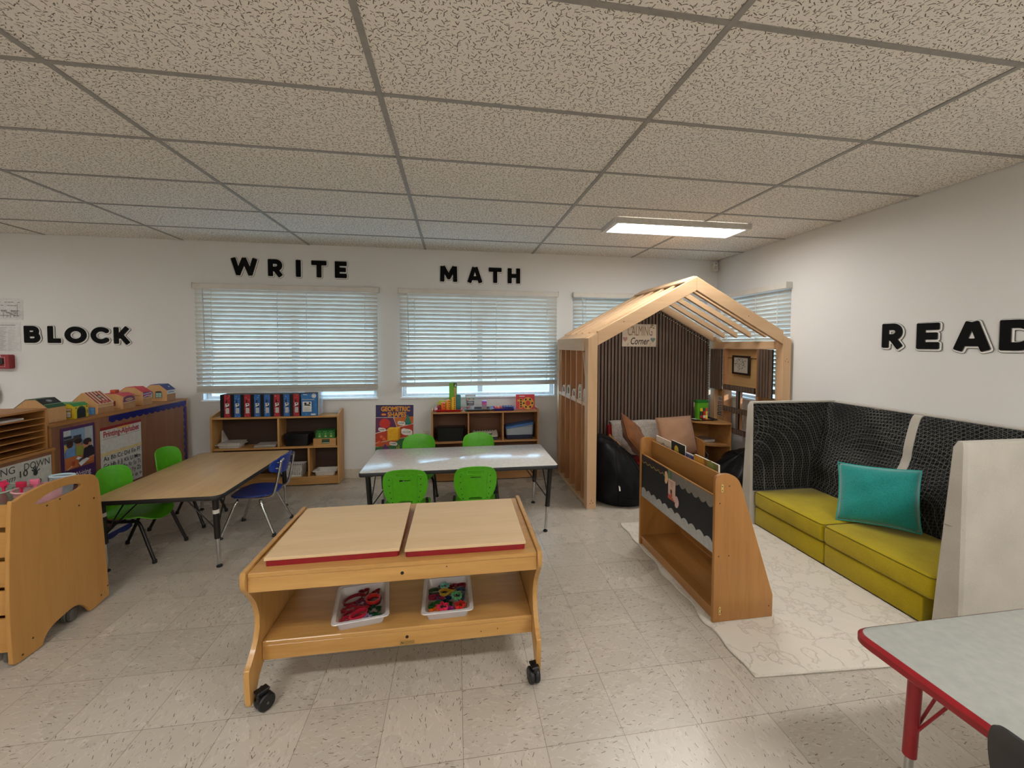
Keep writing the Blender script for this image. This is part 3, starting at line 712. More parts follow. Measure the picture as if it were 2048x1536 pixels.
# ================================================================== TABLES
chrome = plain((205, 205, 205), 0.18, 1.0); blackmetal = plain((20, 18, 18), 0.35); rubber = plain((24, 23, 22), 0.7)
def table(name, label, x0, x1, y0, y1, h, rad, topm, edgem, legm, braces=True, legs=None, split=0.55, edge_bead=False, tape=None, ins=0.055, bl=0.20):
    cx, cy = (x0+x1)/2, (y0+y1)/2
    t = Th(name, label, 'table', (cx, cy, 0))
    bm = BM(); prism(bm, rrect(x0+0.003, x1-0.003, y0+0.003, y1-0.003, rad, 8), 'xy', h-0.026, h, 0.0015); P('tabletop', bm, topm, t, smooth=0.5)
    bm = BM(); n = 8; out = rrect(x0, x1, y0, y1, rad+0.003, n); inn = rrect(x0+0.006, x1-0.006, y0+0.006, y1-0.006, rad, n)
    prof = [(inn, h-0.028), (out, h-0.026), (out, h-0.004), ([((a[0]+b[0])/2, (a[1]+b[1])/2) for a, b in zip(inn, out)], h+0.0008)]
    if edge_bead:
        big = rrect(x0-0.009, x1+0.009, y0-0.009, y1+0.009, rad+0.011, n)
        prof = [(inn, h-0.036), (out, h-0.036), (big, h-0.028), (big, h-0.010), (out, h-0.001), ([((a[0]+b[0])/2, (a[1]+b[1])/2) for a, b in zip(inn, out)], h+0.001)]
    loft(bm, [[Vector((a, b, z)) for a, b in r] for r, z in prof], cap=False); P('edge_band', bm, edgem, t, smooth=0.7)
    for i, (sx, sy) in enumerate(((-1, -1), (1, -1), (1, 1), (-1, 1))):
        lx, ly = cx+sx*((x1-x0)/2-ins), cy+sy*((y1-y0)/2-ins)
        fx, fy = lx+sx*0.022, ly+sy*0.008
        if legs: fx, fy = legs[i]
        T, Bt = Vector((lx, ly, h-0.03)), Vector((fx, fy, 0)); at = lambda f: T.lerp(Bt, f)
        bm = BM(); tube(bm, [T, at(split)], 0.0185, 14); lg = P('leg', bm, legm, t, smooth=0.6)
        bm = BM(); tube(bm, [at(split-0.02), at(0.955)], 0.0115, 12); P('leg_insert', bm, chrome, lg, smooth=0.6)
        bm = BM(); lathe(bm, (fx, fy, 0), [(0.016, 0.0), (0.019, 0.004), (0.017, 0.010), (0.009, 0.016), (0.009, 0.03)], 14); P('glide', bm, rubber, lg, smooth=0.6)
        bm = BM(); box(bm, lx-0.045, lx+0.045, ly-0.045, ly+0.045, h-0.032, h-0.0265); P('mounting_plate', bm, legm, lg)
        if braces:
            for dx, dy in ((-sx*bl, -sy*0.03), (-sx*0.03, -sy*bl)):
                bm = BM(); m = at(split*0.80); tube(bm, round_path([(lx+dx, ly+dy, h-0.028), m.lerp(Vector((lx+dx, ly+dy, h)), 0.12)+Vector((0, 0, -0.005)), m], 0.02), 0.0045, 8); P('brace', bm, legm, lg, smooth=0.6)
        if tape and i in tape:
            bm = BM(); p = at(0.16 if i == 1 else 0.13); tube(bm, [p, p+(Bt-T)*0.055], 0.0195, 14); P('tape', bm, plain((215, 210, 200), 0.6), lg)
    return t
lamtop = wood('maple_laminate', (214, 180, 132), (186, 148, 100), 'Y', 0.8, 0.38, 0.8)
table('activity_table', 'wood-grain laminate table with black legs between the blue chair and green chairs', -2.275, -1.512, 2.955, 4.165, 0.50, 0.055, lamtop, plain((26, 24, 24), 0.45), blackmetal,
      legs=[(-2.245, 3.07), (-1.56, 3.03), (-1.545, 4.10), (-2.245, 4.10)], split=0.58, tape=(0, 1))
whitelam = plain((222, 218, 212), 0.16, spec=0.6)
table('activity_table', 'white-topped table with black edge and four green chairs in front of the middle window', -0.70, 0.79, 3.15, 3.865, 0.55, 0.02, whitelam, plain((22, 21, 22), 0.45), blackmetal,
      legs=[(-0.615, 3.225), (0.703, 3.225), (0.715, 3.835), (-0.625, 3.835)], split=0.60)
redm = plain((150, 26, 34), 0.35); greytop = plain((160, 162, 155), 0.35)
table('activity_table', 'grey-topped table with red edge and red leg in the bottom right corner', 1.30, 2.06, -0.06, 1.165, 0.55, 0.045, greytop, redm, redm, legs=[(1.40, 0.02), (1.96, 0.02), (1.96, 1.09), (1.412, 1.075)], split=0.62, edge_bead=True, ins=0.11, bl=0.12)

# ================================================================== CHAIRS
def shell_chair(name, label, c, rear_detail=True, group=None, seat_h=0.31, legm=blackmetal):
    """child's moulded chair on tube legs; local frame, faces +y"""
    t = Th(name, label, 'chair', (0, 0, 0), local=True, group=group); m = plain(c, 0.38)
    hw, hd = 0.165, 0.155
    def seat(u, v):
        x, y = squircle(u, v, hw, hd, 0.42); z = seat_h+0.018*(x/hw)**2-0.012*(1-(y/hd)**2)
        if y > 0.06: z -= 0.9*(y-0.06)**2*6
        if y < -0.10: z += (-0.10-y)*0.55
        return Vector((x, y+0.01, z))
    bm = BM(); shell(bm, seat, 14, 14, 0.007); P('seat', bm, m, t, smooth=0.9)
    z0, z1 = seat_h+0.045, seat_h+0.315
    def back(u, v):
        x, y = squircle(u, v, 0.158*(1.0-0.16*(1-v)**2), 0.5, 0.40); f = y+0.5
        z = z0+(z1-z0)*f
        yy = -0.155-0.045*f-0.06*max(0, f-0.75)**2*2+0.055*(x/0.158)**2*(0.5+0.3*f)
        return Vector((x, yy, z))
    def hole(u, v): return (abs(u-0.5) < 0.105 and 0.665 < v < 0.715) or (abs(u-0.5) < 0.19 and abs(v-0.085) < 0.055 and ((u-0.5)/0.19)**2+((v-0.085)/0.055)**2 < 1.0)
    bm = BM(); shell(bm, back, 34, 42, 0.007, hole if rear_detail else None); b = P('backrest', bm, m, t, smooth=0.9)
    def on(u, v, d=0.005):
        e = 1e-3; n = (back(u+e, v)-back(u-e, v)).cross(back(u, v+e)-back(u, v-e)).normalized(); p = back(u, v)
        if n.y > 0: n = -n
        return p+n*d
    if rear_detail:
        bm = BM(); tube(bm, [on(0.5+a, vv) for a, vv in ((-0.19, 0.90), (-0.17, 0.905), (0.17, 0.905), (0.19, 0.90), (0.19, 0.80), (0.17, 0.79), (-0.17, 0.79), (-0.19, 0.80))], 0.0035, 6, closed=True); P('handle_recess', bm, m, b, smooth=0.8)
        for s in (-1, 1):
            bm = BM(); tube(bm, smooth_path([on(0.5+s*0.40, 0.80), on(0.5+s*0.30, 0.84), on(0.5+s*0.27, 0.70), on(0.5+s*0.28, 0.3), on(0.5+s*0.30, 0.03)], 6), 0.003, 6); P('stiffening_rib', bm, m, b, smooth=0.8)
            for vv in (0.72, 0.55, 0.37, 0.20, 0.07):
                bm = BM(); p = on(0.5+s*0.345, vv, 0.001); lathe(bm, p, [(0.005, 0), (0.005, -0.003), (0.001, -0.004)], 8, 'Y'); P('dimple', bm, plain((24, 70, 10), 0.5), b)
    # spine joining back and seat
    bm = BM()
    def web(u, v):
        x = (2*u-1)*(0.125-0.02*v); f = v
        return Vector((x, -0.135-0.028*f+0.02*(x/0.13)**2, seat_h+0.012+0.05*f))
    shell(bm, web, 8, 4, 0.007); P('back_support', bm, m, t, smooth=0.9)
    for s in (-1, 1):
        for fy, top in ((0.19, 0.10), (-0.20, -0.085)):
            bm = BM(); p = [(s*0.105, top*0.2, seat_h-0.032), (s*0.135, top*0.75, seat_h-0.034), (s*0.150, top, seat_h-0.055), (s*0.168, fy, 0.012)]
            tube(bm, round_path(p, 0.05, 6), 0.0105, 10); l = P('leg', bm, legm, t, smooth=0.7)
            bm = BM(); lathe(bm, (s*0.168, fy, 0), [(0.012, 0), (0.014, 0.006), (0.0125, 0.022), (0.0115, 0.026)], 10); P('glide', bm, rubber, l, smooth=0.6)
        bm = BM(); tube(bm, round_path([(s*0.135, 0.05, seat_h-0.03), (s*0.14, -0.10, seat_h-0.025), (s*0.155, -0.16, seat_h+0.02), (s*0.148, -0.172, seat_h+0.10)], 0.04, 6), 0.0105, 10); P('back_post', bm, legm, t, smooth=0.7)
    return t.o
GREEN = (84, 176, 22)
gc = shell_chair('child_chair', 'green chair on the near left side of the white table', GREEN)
gc.location = (-0.352, 3.15, 0)
dup(gc, (0.137, 3.155, 0), 0.0, 'green chair on the near right side of the white table')
gp = shell_chair('child_chair', 'green chair on the far right side of the white table, only its top showing', GREEN, False)
gp.location = (0.215, 3.93, 0); gp.rotation_euler = (0, 0, PI)
dup(gp, (-0.352, 3.93, 0), PI, 'green chair on the far left side of the white table, only its top showing')
dup(gp, (-2.205, 3.31, 0), -PI/2, 'green chair beside the wood table nearest the rolling cart')
dup(gp, (-2.205, 3.87, 0), -PI/2, 'green chair beside the wood table in front of the blue-bordered cabinet end')
bk = shell_chair('child_chair', 'black plastic chair pulled up to the grey and red table', (15, 15, 17), False, seat_h=0.33)
bk.location = (1.395, 0.62, 0); bk.rotation_euler = (0, 0, -PI/2)
# blue chair with chrome legs
t = Th('child_chair', 'blue plastic chair with chrome legs beside the wood table', 'chair', (0, 0, 0), local=True); bl = plain((34, 62, 150), 0.3)
sh = 0.315
def bseat(u, v):
    x, y = squircle(u, v, 0.175-0.02*(1-v), 0.165, 0.5)
    return Vector((x, y, sh-0.014*(1-(x/0.175)**2)*(1-(y/0.165)**2)-(max(0, y-0.09)**2)*3))
bm = BM(); shell(bm, bseat, 14, 14, 0.012); P('seat', bm, bl, t, smooth=0.9)
def bback(u, v):
    x, y = squircle(u, v, 0.17, 0.075, 0.62); z = sh+0.222+y
    return Vector((x, -0.205-0.25*(z-sh-0.145)+0.07*(x/0.17)**2, z))
bm = BM(); shell(bm, bback, 16, 8, 0.010); bb = P('backrest', bm, bl, t, smooth=0.9)
for s in (-1, 1):
    for v in (0.35, 0.65):
        bm = BM(); p = bback(0.5+s*0.36, v); lathe(bm, p+Vector((0, 0.007, 0)), [(0.006, 0), (0.006, -0.03), (0.003, -0.032)], 8, 'Y'); P('rivet', bm, chrome, bb, smooth=0.6)
    bm = BM(); tube(bm, round_path([(s*0.11, 0.12, sh-0.022), (s*0.135, -0.10, sh-0.022), (s*0.142, -0.17, sh-0.01), (s*0.138, -0.20, sh+0.10), (s*0.128, -0.228, sh+0.262), (s*0.10, -0.232, sh+0.268)], 0.045, 6), 0.0105, 10); P('side_rail', bm, chrome, t, smooth=0.7)
    for fy, top in ((0.19, 0.09), (-0.185, -0.07)):
        bm = BM(); tube(bm, round_path([(s*0.06, top, sh-0.034), (s*0.125, top, sh-0.036), (s*0.145, top+0.15*(fy-top), sh-0.075), (s*0.175, fy, 0.012)], 0.06, 6), 0.0108, 10); l = P('leg', bm, chrome, t, smooth=0.7)
        bm = BM(); lathe(bm, (s*0.175, fy, 0), [(0.013, 0), (0.018, 0.004), (0.013, 0.014), (0.0118, 0.028)], 12); P('glide', bm, rubber, l, smooth=0.6)
t.o.location = (-1.575, 3.625, 0); t.o.rotation_euler = (0, 0, PI/2)

# ================================================================== LEFT CUBBY AND ITS CONTENTS
maple = wood('maple', (206, 160, 100), (172, 122, 68), 'X', 0.7, 0.4, 0.8)
maplez = wood('maple', (206, 160, 100), (172, 122, 68), 'Z', 0.7, 0.4, 0.8)
mapley = wood('maple', (206, 160, 100), (172, 122, 68), 'Y', 0.7, 0.4, 0.8)
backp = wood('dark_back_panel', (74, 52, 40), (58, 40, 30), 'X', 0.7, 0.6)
F0, F1 = 4.645, 4.85
t = Th('cubby_shelf', 'low maple cubby under the left window holding a row of boxes', 'shelf', (-1.83, 4.75, 0))
for a in (-2.452, -1.240):
    bm = BM(); prism(bm, [(F0, 0.012), (F1, 0.012), (F1, 0.785), (F0+0.15, 0.785), (F0+0.03, 0.758), (F0, 0.738)], 'yz', a, a+0.018, 0.003); P('side_panel', bm, maplez, t)
for n, z, hh in (('top', 0.717, 0.018), ('shelf', 0.398, 0.018), ('bottom', 0.078, 0.018)):
    bm = BM(); box(bm, -2.434, -1.240, F0+0.003, F1-0.008, z, z+hh, 0.002); P(n, bm, maple, t)
bm = BM(); box(bm, -2.434, -1.240, F0+0.01, F0+0.028, 0.012, 0.0775, 0.001); P('plinth', bm, maple, t)
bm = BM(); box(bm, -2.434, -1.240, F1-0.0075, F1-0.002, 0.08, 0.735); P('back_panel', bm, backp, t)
for x, z0, z1 in ((-1.825, 0.417, 0.7165), (-1.535, 0.097, 0.3975)):
    bm = BM(); box(bm, x, x+0.018, F0+0.005, F1-0.008, z0, z1, 0.002); P('divider', bm, maplez, t)
blk = plain((14, 14, 16), 0.4)
def activity_box(x, col, other, label, n):
    """boxed card set: black carton with printed coloured spine"""
    t = Th('boxed_set', label, 'box', (x, 4.74, 0.7355), group='boxed card sets on the left cubby')
    bm = BM(); box(bm, x-0.046, x+0.046, 4.665, 4.82, 0.736, 0.968, 0.002); P('carton', bm, blk, t)
    A = Art(frame((x+0.021, 4.6645, 0.852), (1, 0, 0), (0, 0, 1)))
    A.rect(-0.029, 0.029, -0.115, 0.115, col)
    rnd = random.Random(n)
    for k in range(26):
        u, v = rnd.uniform(-0.026, 0.022), rnd.uniform(-0.11, 0.108); A.rect(u, u+rnd.uniform(0.002, 0.008), v, v+rnd.uniform(0.001, 0.004), other)
    A.rect(-0.006, 0.004, 0.032, 0.062, (20, 20, 24))
    A.rect(-0.012, 0.022, -0.012, 0.028, (225, 225, 222)); A.poly([(-0.012, -0.012), (0.022, -0.012), (0.022, 0.004)], (20, 22, 24)); A.disc(0.006, 0.018, 0.007, (22, 24, 26))
    A.rect(-0.010, 0.022, -0.075, -0.02, (216, 216, 212))
    for k in range(8): A.rect(-0.007, 0.018, -0.07+k*0.006, -0.0685+k*0.006, (120, 120, 120))
    A.done('spine_print', t)
    return t
RD, BU = (176, 34, 48), (44, 104, 176)
seq = [(RD, 'red'), (BU, 'blue'), (RD, 'red'), (BU, 'blue'), (BU, 'blue'), (RD, 'red'), (BU, 'blue'), (RD, 'red')]
ords = ['first', 'second', 'third', 'fourth', 'fifth', 'sixth', 'seventh', 'eighth']
for i, (c_, n_) in enumerate(seq):
    activity_box(-2.318+i*0.0935, c_, (230, 200, 200) if c_ is RD else (190, 215, 240), 'black box with %s spine, %s from the left in the row on the left cubby' % (n_, ords[i]), i)
t = Th('boxed_set', 'wide blue box ending the row on the left cubby', 'box', (-1.515, 4.74, 0.7355), group='boxed card sets on the left cubby')
bm = BM(); box(bm, -1.60, -1.435, 4.665, 4.80, 0.736, 0.972, 0.003); P('carton', bm, blk, t)
A = Art(frame((-1.515, 4.6645, 0.854), (1, 0, 0), (0, 0, 1))); A.rect(-0.08, 0.078, -0.117, 0.117, (48, 122, 190))
rnd = random.Random(3)
for k in range(70):
    u, v = rnd.uniform(-0.078, 0.066), rnd.uniform(-0.11, 0.11); A.rect(u, u+rnd.uniform(0.003, 0.01), v, v+rnd.uniform(0.001, 0.003), (150, 200, 236))
A.rect(-0.058, 0.03, -0.07, 0.036, (226, 226, 222)); A.disc(-0.03, 0.015, 0.012, (24, 26, 28)); A.disc(0.012, 0.02, 0.01, (24, 26, 28)); A.poly([(-0.045, -0.005), (0.02, -0.01), (0.01, 0.008), (-0.03, 0.008)], (60, 90, 40))
for k in range(4): A.rect(-0.05, 0.018, -0.06+k*0.011, -0.058+k*0.011, (130, 130, 132))
A.disc(0.055, 0.095, 0.022, (236, 238, 240)); A.ring(0.055, 0.095, 0.012, 0.015, (80, 90, 100)); A.rect(0.025, 0.07, -0.105, -0.09, (225, 230, 235)); A.rect(-0.06, 0.06, 0.055, 0.06, (220, 200, 150)); A.rect(-0.05, -0.01, 0.105, 0.112, (220, 230, 240))
A.done('front_print', t)
clear = glass((240, 244, 248), 0.05, 0.3)
bm = BM(); box(bm, -1.434, -1.418, 4.672, 4.795, 0.738, 0.985, 0.002); P('plastic_sleeve', bm, clear, t)
# open tray
def tray(name, label, cat, cx, cy, z, wx, wy, h, mat, rot=0.0, rim=0.012, group=None, wall=0.003, taper=0.012):
    t = Th(name, label, cat, (cx, cy, z), rot, group, local=True)
    def ring(dx, dy, zz, r=0.018): return [Vector((a, b, zz)) for a, b in rrect(-wx/2+dx, wx/2-dx, -wy/2+dy, wy/2-dy, r, 4)]
    bm = BM(); loft(bm, [ring(rim+taper, rim+taper, 0), ring(rim, rim, h-0.002), ring(0, 0, h-0.002), ring(0, 0, h), ring(rim+wall, rim+wall, h), ring(rim+taper+wall, rim+taper+wall, wall)])
    P('tray_body', bm, mat, t, smooth=0.5)
    bm = BM(); ri = ring(-0.0015, -0.0015, h-0.001); tube(bm, ri, 0.0032, 6, closed=True); P('rim', bm, mat, t, smooth=0.8)
    return t
whitep = plain((222, 218, 210), 0.35)
tray('white_tray', 'shallow white tray in the lower right compartment of the left cubby', 'tray', -1.375, 4.735, 0.0965, 0.235, 0.17, 0.05, whitep)
tray('white_tray', 'white tray under a stack of papers on the left cubby shelf', 'tray', -2.30, 4.74, 0.4165, 0.235, 0.17, 0.035, whitep, -0.05)
def stack(label, cx, cy, z, wx, wy, n, th, mats, rot, name='board', cat='board', grp=None, lift=0.0):
    for k in range(n):
        t = Th(name, label(k), cat, (cx+0.004*(k % 2), cy, z+k*(th+0.0012)), rot+0.02*(k % 3-1), grp, local=True)
        bm = BM(); box(bm, -wx/2, wx/2, -wy/2, wy/2, 0, th, 0.0015); P('sheet', bm, mats[k % len(mats)], t)
        bm = BM(); tube(bm, [Vector((a, b, th)) for a, b in rrect(-wx/2+0.001, wx/2-0.001, -wy/2+0.001, wy/2-0.001, 0.004, 2)], 0.0012, 5, closed=True); P('border', bm, plain((120, 110, 100), 0.5), t)
stack(lambda k: ['grey-framed writing board in the white tray, lower of two', 'grey-framed writing board on top of the white tray'][k], -2.29, 4.735, 0.453, 0.20, 0.165, 2, 0.010, [plain((208, 202, 192), 0.4), plain((198, 192, 184), 0.4)], 0.04)
stack(lambda k: ['lower grey board of the flat pair beside the middle divider', 'upper grey board of the flat pair beside the middle divider'][k], -1.955, 4.735, 0.4175, 0.20, 0.16, 2, 0.012, [plain((150, 145, 138), 0.5), plain((176, 172, 165), 0.5)], 0.06)
t = Th('writing_board', 'white board leaning on the left side wall inside the left cubby', 'board', (-2.40, 4.77, 0.452))
bm = BM(); loft(bm, [[Vector((-2.428+0.055, 4.69, 0.4535)), Vector((-2.422+0.055, 4.69, 0.4535)), Vector((-2.427, 4.82, 0.575)), Vector((-2.4325, 4.82, 0.575))], [Vector((-2.428+0.055, 4.835, 0.4535)), Vector((-2.422+0.055, 4.835, 0.4535)), Vector((-2.427, 4.836, 0.575)), Vector((-2.4325, 4.836, 0.575))]]); P('sheet', bm, plain((206, 200, 190), 0.4), t)
# black bin, green box in wooden crate, white basket
def bin_(name, label, cat, x0, x1, y0, y1, z, h, mat, flare=0.01, lid=None):
    t = Th(name, label, cat, ((x0+x1)/2, (y0+y1)/2, z)); rg = lambda d, zz: [Vector((a, b, zz)) for a, b in rrect(x0+d, x1-d, y0+d, y1-d, 0.015, 4)]
    bm = BM(); loft(bm, [rg(flare, z), rg(0.003, z+h-0.012), rg(0, z+h-0.012), rg(0, z+h), rg(0.006, z+h), rg(flare+0.003, z+0.004)]); P('body', bm, mat, t, smooth=0.5)
    if lid:
        bm = BM(); prism(bm, rrect(x0-0.002, x1+0.002, y0-0.002, y1+0.002, 0.016), 'xy', z+h+0.0005, z+h+0.012, 0.003); P('lid', bm, lid, t, smooth=0.5)
    return t
blackp = plain((22, 22, 24), 0.3)
t = bin_('storage_bin', 'glossy black plastic bin on the middle shelf of the left cubby', 'bin', -1.775, -1.535, 4.675, 4.825, 0.4165, 0.115, blackp, lid=blackp)
bm = BM(); box(bm, -1.70, -1.61, 4.668, 4.674, 0.50, 0.515, 0.002); P('handle', bm, blackp, t)
t = Th('wooden_crate', 'small wooden crate with a window cut-out on the left cubby', 'crate', (-1.365, 4.74, 0.4165))
for q in ((-1.48, -1.255, 4.655, 4.665), (-1.48, -1.255, 4.81, 4.82)):
    if q[2] < 4.7:
        me = panel([[(-0.1125, 0), (0.1125, 0), (0.1125, 0.078), (-0.1125, 0.078)], [(-0.03, 0.022), (0.05, 0.022), (0.05, 0.07), (-0.03, 0.07)]], 0.009, 0.0008, frame((-1.3675, 4.66, 0.417), (1, 0, 0), (0, 0, 1))); P('front_panel', me, maple, t)
    else:
        bm = BM(); box(bm, *q, 0.417, 0.495, 0.001); P('rear_panel', bm, maple, t)
for x in (-1.48, -1.264):
    bm = BM(); box(bm, x, x+0.009, 4.6655, 4.8095, 0.417, 0.495, 0.001); P('end_panel', bm, mapley, t)
bm = BM(); box(bm, -1.4705, -1.2645, 4.6655, 4.8095, 0.417, 0.423); P('base', bm, mapley, t)
t = Th('game_box', 'green printed carton standing in the wooden crate', 'box', (-1.368, 4.735, 0.424))
bm = BM(); box(bm, -1.465, -1.27, 4.675, 4.80, 0.4235, 0.575, 0.003); P('carton', bm, plain((48, 122, 52), 0.45), t)
A = Art(frame((-1.3675, 4.6745, 0.50), (1, 0, 0), (0, 0, 1)))
for u in (-0.055, 0.005, 0.06): A.poly([(u-0.012, 0.005), (u+0.012, 0.005), (u+0.005, 0.045), (u-0.005, 0.045)], (178, 190, 120)); A.disc(u, 0.03, 0.008, (70, 150, 60))
for u in (-0.085, -0.03, 0.03, 0.085): A.disc(u, 0.064, 0.008, (20, 56, 24))
A.rect(-0.03, 0.05, -0.055, -0.005, (34, 64, 40)); A.rect(-0.03, 0.05, -0.03, -0.026, (90, 130, 90)); A.rect(-0.028, 0.048, -0.055, -0.05, (206, 210, 200))
A.done('front_print', t)
t = Th('white_basket', 'white perforated plastic basket at the bottom of the left cubby', 'basket', (-1.70, 4.74, 0.0965))
def bside(p0, u, wdt, hh, nx):
    outs = [[(-wdt/2+0.006, 0), (wdt/2-0.006, 0), (wdt/2, hh), (-wdt/2, hh)]]
    for i in range(nx):
        for j in range(4):
            x, y = (i-(nx-1)/2)*wdt/(nx+1), 0.028+j*0.02
            outs.append([(x-0.005, y-0.005), (x+0.005, y-0.005), (x+0.005, y+0.005), (x-0.005, y+0.005)])
    return panel(outs, 0.003, 0, frame(p0, u, (0, 0, 1)))
for p0, u, wd, nx in (((-1.70, 4.665, 0.097), (1, 0, 0), 0.20, 8), ((-1.70, 4.815, 0.097), (1, 0, 0), 0.20, 8), ((-1.799, 4.74, 0.097), (0, 1, 0), 0.146, 6), ((-1.601, 4.74, 0.097), (0, 1, 0), 0.146, 6)):
    P('side', bside(p0, u, wd, 0.115, nx), whitep, t)
bm = BM(); box(bm, -1.795, -1.605, 4.668, 4.812, 0.097, 0.101); P('floor', bm, whitep, t)
bm = BM(); tube(bm, [Vector((a, b, 0.213)) for a, b in rrect(-1.802, -1.598, 4.662, 4.818, 0.008, 3)], 0.004, 6, closed=True); P('rim', bm, whitep, t, smooth=0.8)

# ================================================================== RIGHT CUBBY AND ITS CONTENTS
G0, G1 = 4.555, 4.80
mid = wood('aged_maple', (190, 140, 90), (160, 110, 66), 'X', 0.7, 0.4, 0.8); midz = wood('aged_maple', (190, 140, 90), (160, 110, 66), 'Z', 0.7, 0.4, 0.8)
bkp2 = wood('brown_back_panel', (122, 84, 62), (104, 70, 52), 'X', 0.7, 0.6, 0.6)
t = Th('cubby_shelf', 'low maple three-compartment cubby under the middle window holding math toys', 'shelf', (0.325, 4.68, 0))
for a in (-0.262, 0.892):
    bm = BM(); prism(bm, [(G0, 0.01), (G1, 0.01), (G1, 0.785), (G0+0.02, 0.785), (G0, 0.768)], 'yz', a, a+0.018, 0.003); P('side_panel', bm, midz, t)
for n, z in (('top', 0.742), ('shelf', 0.418), ('bottom', 0.08)):
    bm = BM(); box(bm, -0.244, 0.892, G0+0.003, G1-0.006, z, z+0.018, 0.002); P(n, bm, mid, t)
bm = BM(); box(bm, -0.244, 0.892, G0+0.01, G0+0.028, 0.01, 0.0795, 0.001); P('plinth', bm, mid, t)
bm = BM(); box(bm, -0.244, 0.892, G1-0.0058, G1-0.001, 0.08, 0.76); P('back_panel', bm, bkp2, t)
for x, z0, z1 in ((0.125, 0.4365, 0.7415), (0.503, 0.4365, 0.7415), (0.315, 0.0985, 0.4175)):
    bm = BM(); box(bm, x, x+0.016, G0+0.005, G1-0.006, z0, z1, 0.002); P('divider', bm, midz, t)
t = bin_('storage_bin', 'large glossy black bin in the left compartment of the math cubby', 'bin', -0.205, 0.085, 4.585, 4.77, 0.4365, 0.13, blackp, 0.008, blackp)
t = Th('balance_toy', 'white balance tray with dark slots in the centre of the math cubby', 'toy', (0.34, 4.67, 0.4365))
bm = BM(); box(bm, 0.20, 0.46, 4.595, 4.76, 0.437, 0.455, 0.006, 2); P('base', bm, plain((40, 46, 62), 0.4), t, smooth=0.6)
me = panel([rrect(-0.135, 0.135, 0, 0.155, 0.02), rrect(-0.075, 0.075, 0.035, 0.085, 0.008)], 0.016, 0.003, frame((0.325, 4.61, 0.472), (1, 0, 0), (0, 0.97, 0.24))); P('tray_top', me, plain((214, 206, 190), 0.35), t, smooth=0.6)
for k in range(8):
    bm = BM(); obox(bm, (0.225+k*0.0285, 4.741, 0.5155), (0.016, 0.014, 0.004), (0.25, 0, 0)); P('slot', bm, plain((48, 40, 36), 0.6), t)
t = Th('storage_bin', 'clear bin of white pieces with a slanted blue lid in the math cubby', 'bin', (0.70, 4.675, 0.4365))
rg = lambda d, zz, k=0.0: [Vector((a, b, zz+0.002+(a-0.54)*k)) for a, b in rrect(0.545+d, 0.855-d, 4.58+d, 4.77-d, 0.015, 4)]
bm = BM(); loft(bm, [rg(0.012, 0.437), rg(0.006, 0.485), rg(0.009, 0.485), rg(0.015, 0.441)]); P('base', bm, plain((34, 40, 66), 0.35), t, smooth=0.5)
bm = BM(); loft(bm, [rg(0.006, 0.4855), rg(0.002, 0.552, 0.15), rg(0.005, 0.552, 0.15), rg(0.009, 0.4855)]); P('body', bm, glass((210, 220, 232), 0.1, 0.35), t, smooth=0.5)
bm = BM(); loft(bm, [rg(-0.003, 0.5535, 0.15), rg(-0.003, 0.566, 0.15), rg(0.004, 0.574, 0.15)]); P('lid', bm, plain((62, 108, 168), 0.35), t, smooth=0.5)
rnd = random.Random(11)
for k in range(16):
    bm = BM(); obox(bm, (0.575+rnd.random()*0.245, 4.605+rnd.random()*0.12, 0.474+rnd.random()*0.06), (0.05, 0.028, 0.01), (rnd.random(), rnd.random()*2, rnd.random()*3), 0.002); P('piece', bm, plain((216, 212, 204), 0.5), t)
# ---- on top of the right cubby
TZ = 0.7602
tray('tray', 'red oval-ended tray of stacking number blocks on the math cubby', 'tray', -0.083, 4.665, TZ+0.0005, 0.30, 0.20, 0.022, plain((206, 34, 40), 0.35), 0.0, 0.01)
def tower(label, x, y, w_, h, c, n, z=TZ+0.0035, face=True):
    t = Th('number_block', label, 'toy block', (x, y, z), group='number blocks in the red tray')
    bm = BM(); box(bm, x-w_/2, x+w_/2, y-0.02, y+0.02, z, z+h, 0.003, 2); b = P('block', bm, plain(c, 0.4), t, smooth=0.6)
    bm = BM(); box(bm, x-w_*0.3, x+w_*0.3, y-0.012, y+0.012, z+h, z+h+0.006, 0.002); P('peg', bm, plain(c, 0.4), t)
    for k in range(n):
        bm = BM(); zz = z+h*(k+0.5)/n; box(bm, x+w_*0.12, x+w_*0.34, y-0.0212, y-0.0203, zz-0.006, zz+0.006); P('dot', bm, plain((60, 40, 20), 0.5), t)
tower('tall yellow number block in the red tray', -0.027, 4.63, 0.046, 0.145, (238, 182, 30), 7)
tower('shorter amber number block left of the tall yellow one', -0.083, 4.63, 0.046, 0.118, (238, 150, 26), 5)
tower('low orange number block in the red tray', -0.138, 4.63, 0.044, 0.09, (240, 104, 26), 3)
tower('small crimson number block behind the orange one', -0.185, 4.66, 0.036, 0.058, (176, 36, 66), 1)
tower('small white number block at the left end of the red tray', -0.212, 4.62, 0.028, 0.032, (226, 216, 220), 1)
tower('teal number block right of the tall yellow one', 0.026, 4.635, 0.050, 0.172, (46, 112, 116), 0)
t = Th('block_box', 'tall lime green carton standing behind the number blocks', 'box', (-0.035, 4.715, TZ+0.003))
bm = BM(); box(bm, -0.075, 0.01, 4.695, 4.735, TZ+0.0035, 1.066, 0.002); P('carton', bm, plain((112, 176, 34), 0.4), t)
A = Art(frame((-0.0325, 4.6945, 0.92), (1, 0, 0), (0, 0, 1))); A.rect(0.006, 0.040, 0.10, 0.143, (20, 24, 18)); A.poly([(0.014, 0.105), (0.036, 0.105), (0.028, 0.138)], (222, 226, 214)); A.rect(0.012, 0.033, -0.12, 0.09, (206, 172, 110))
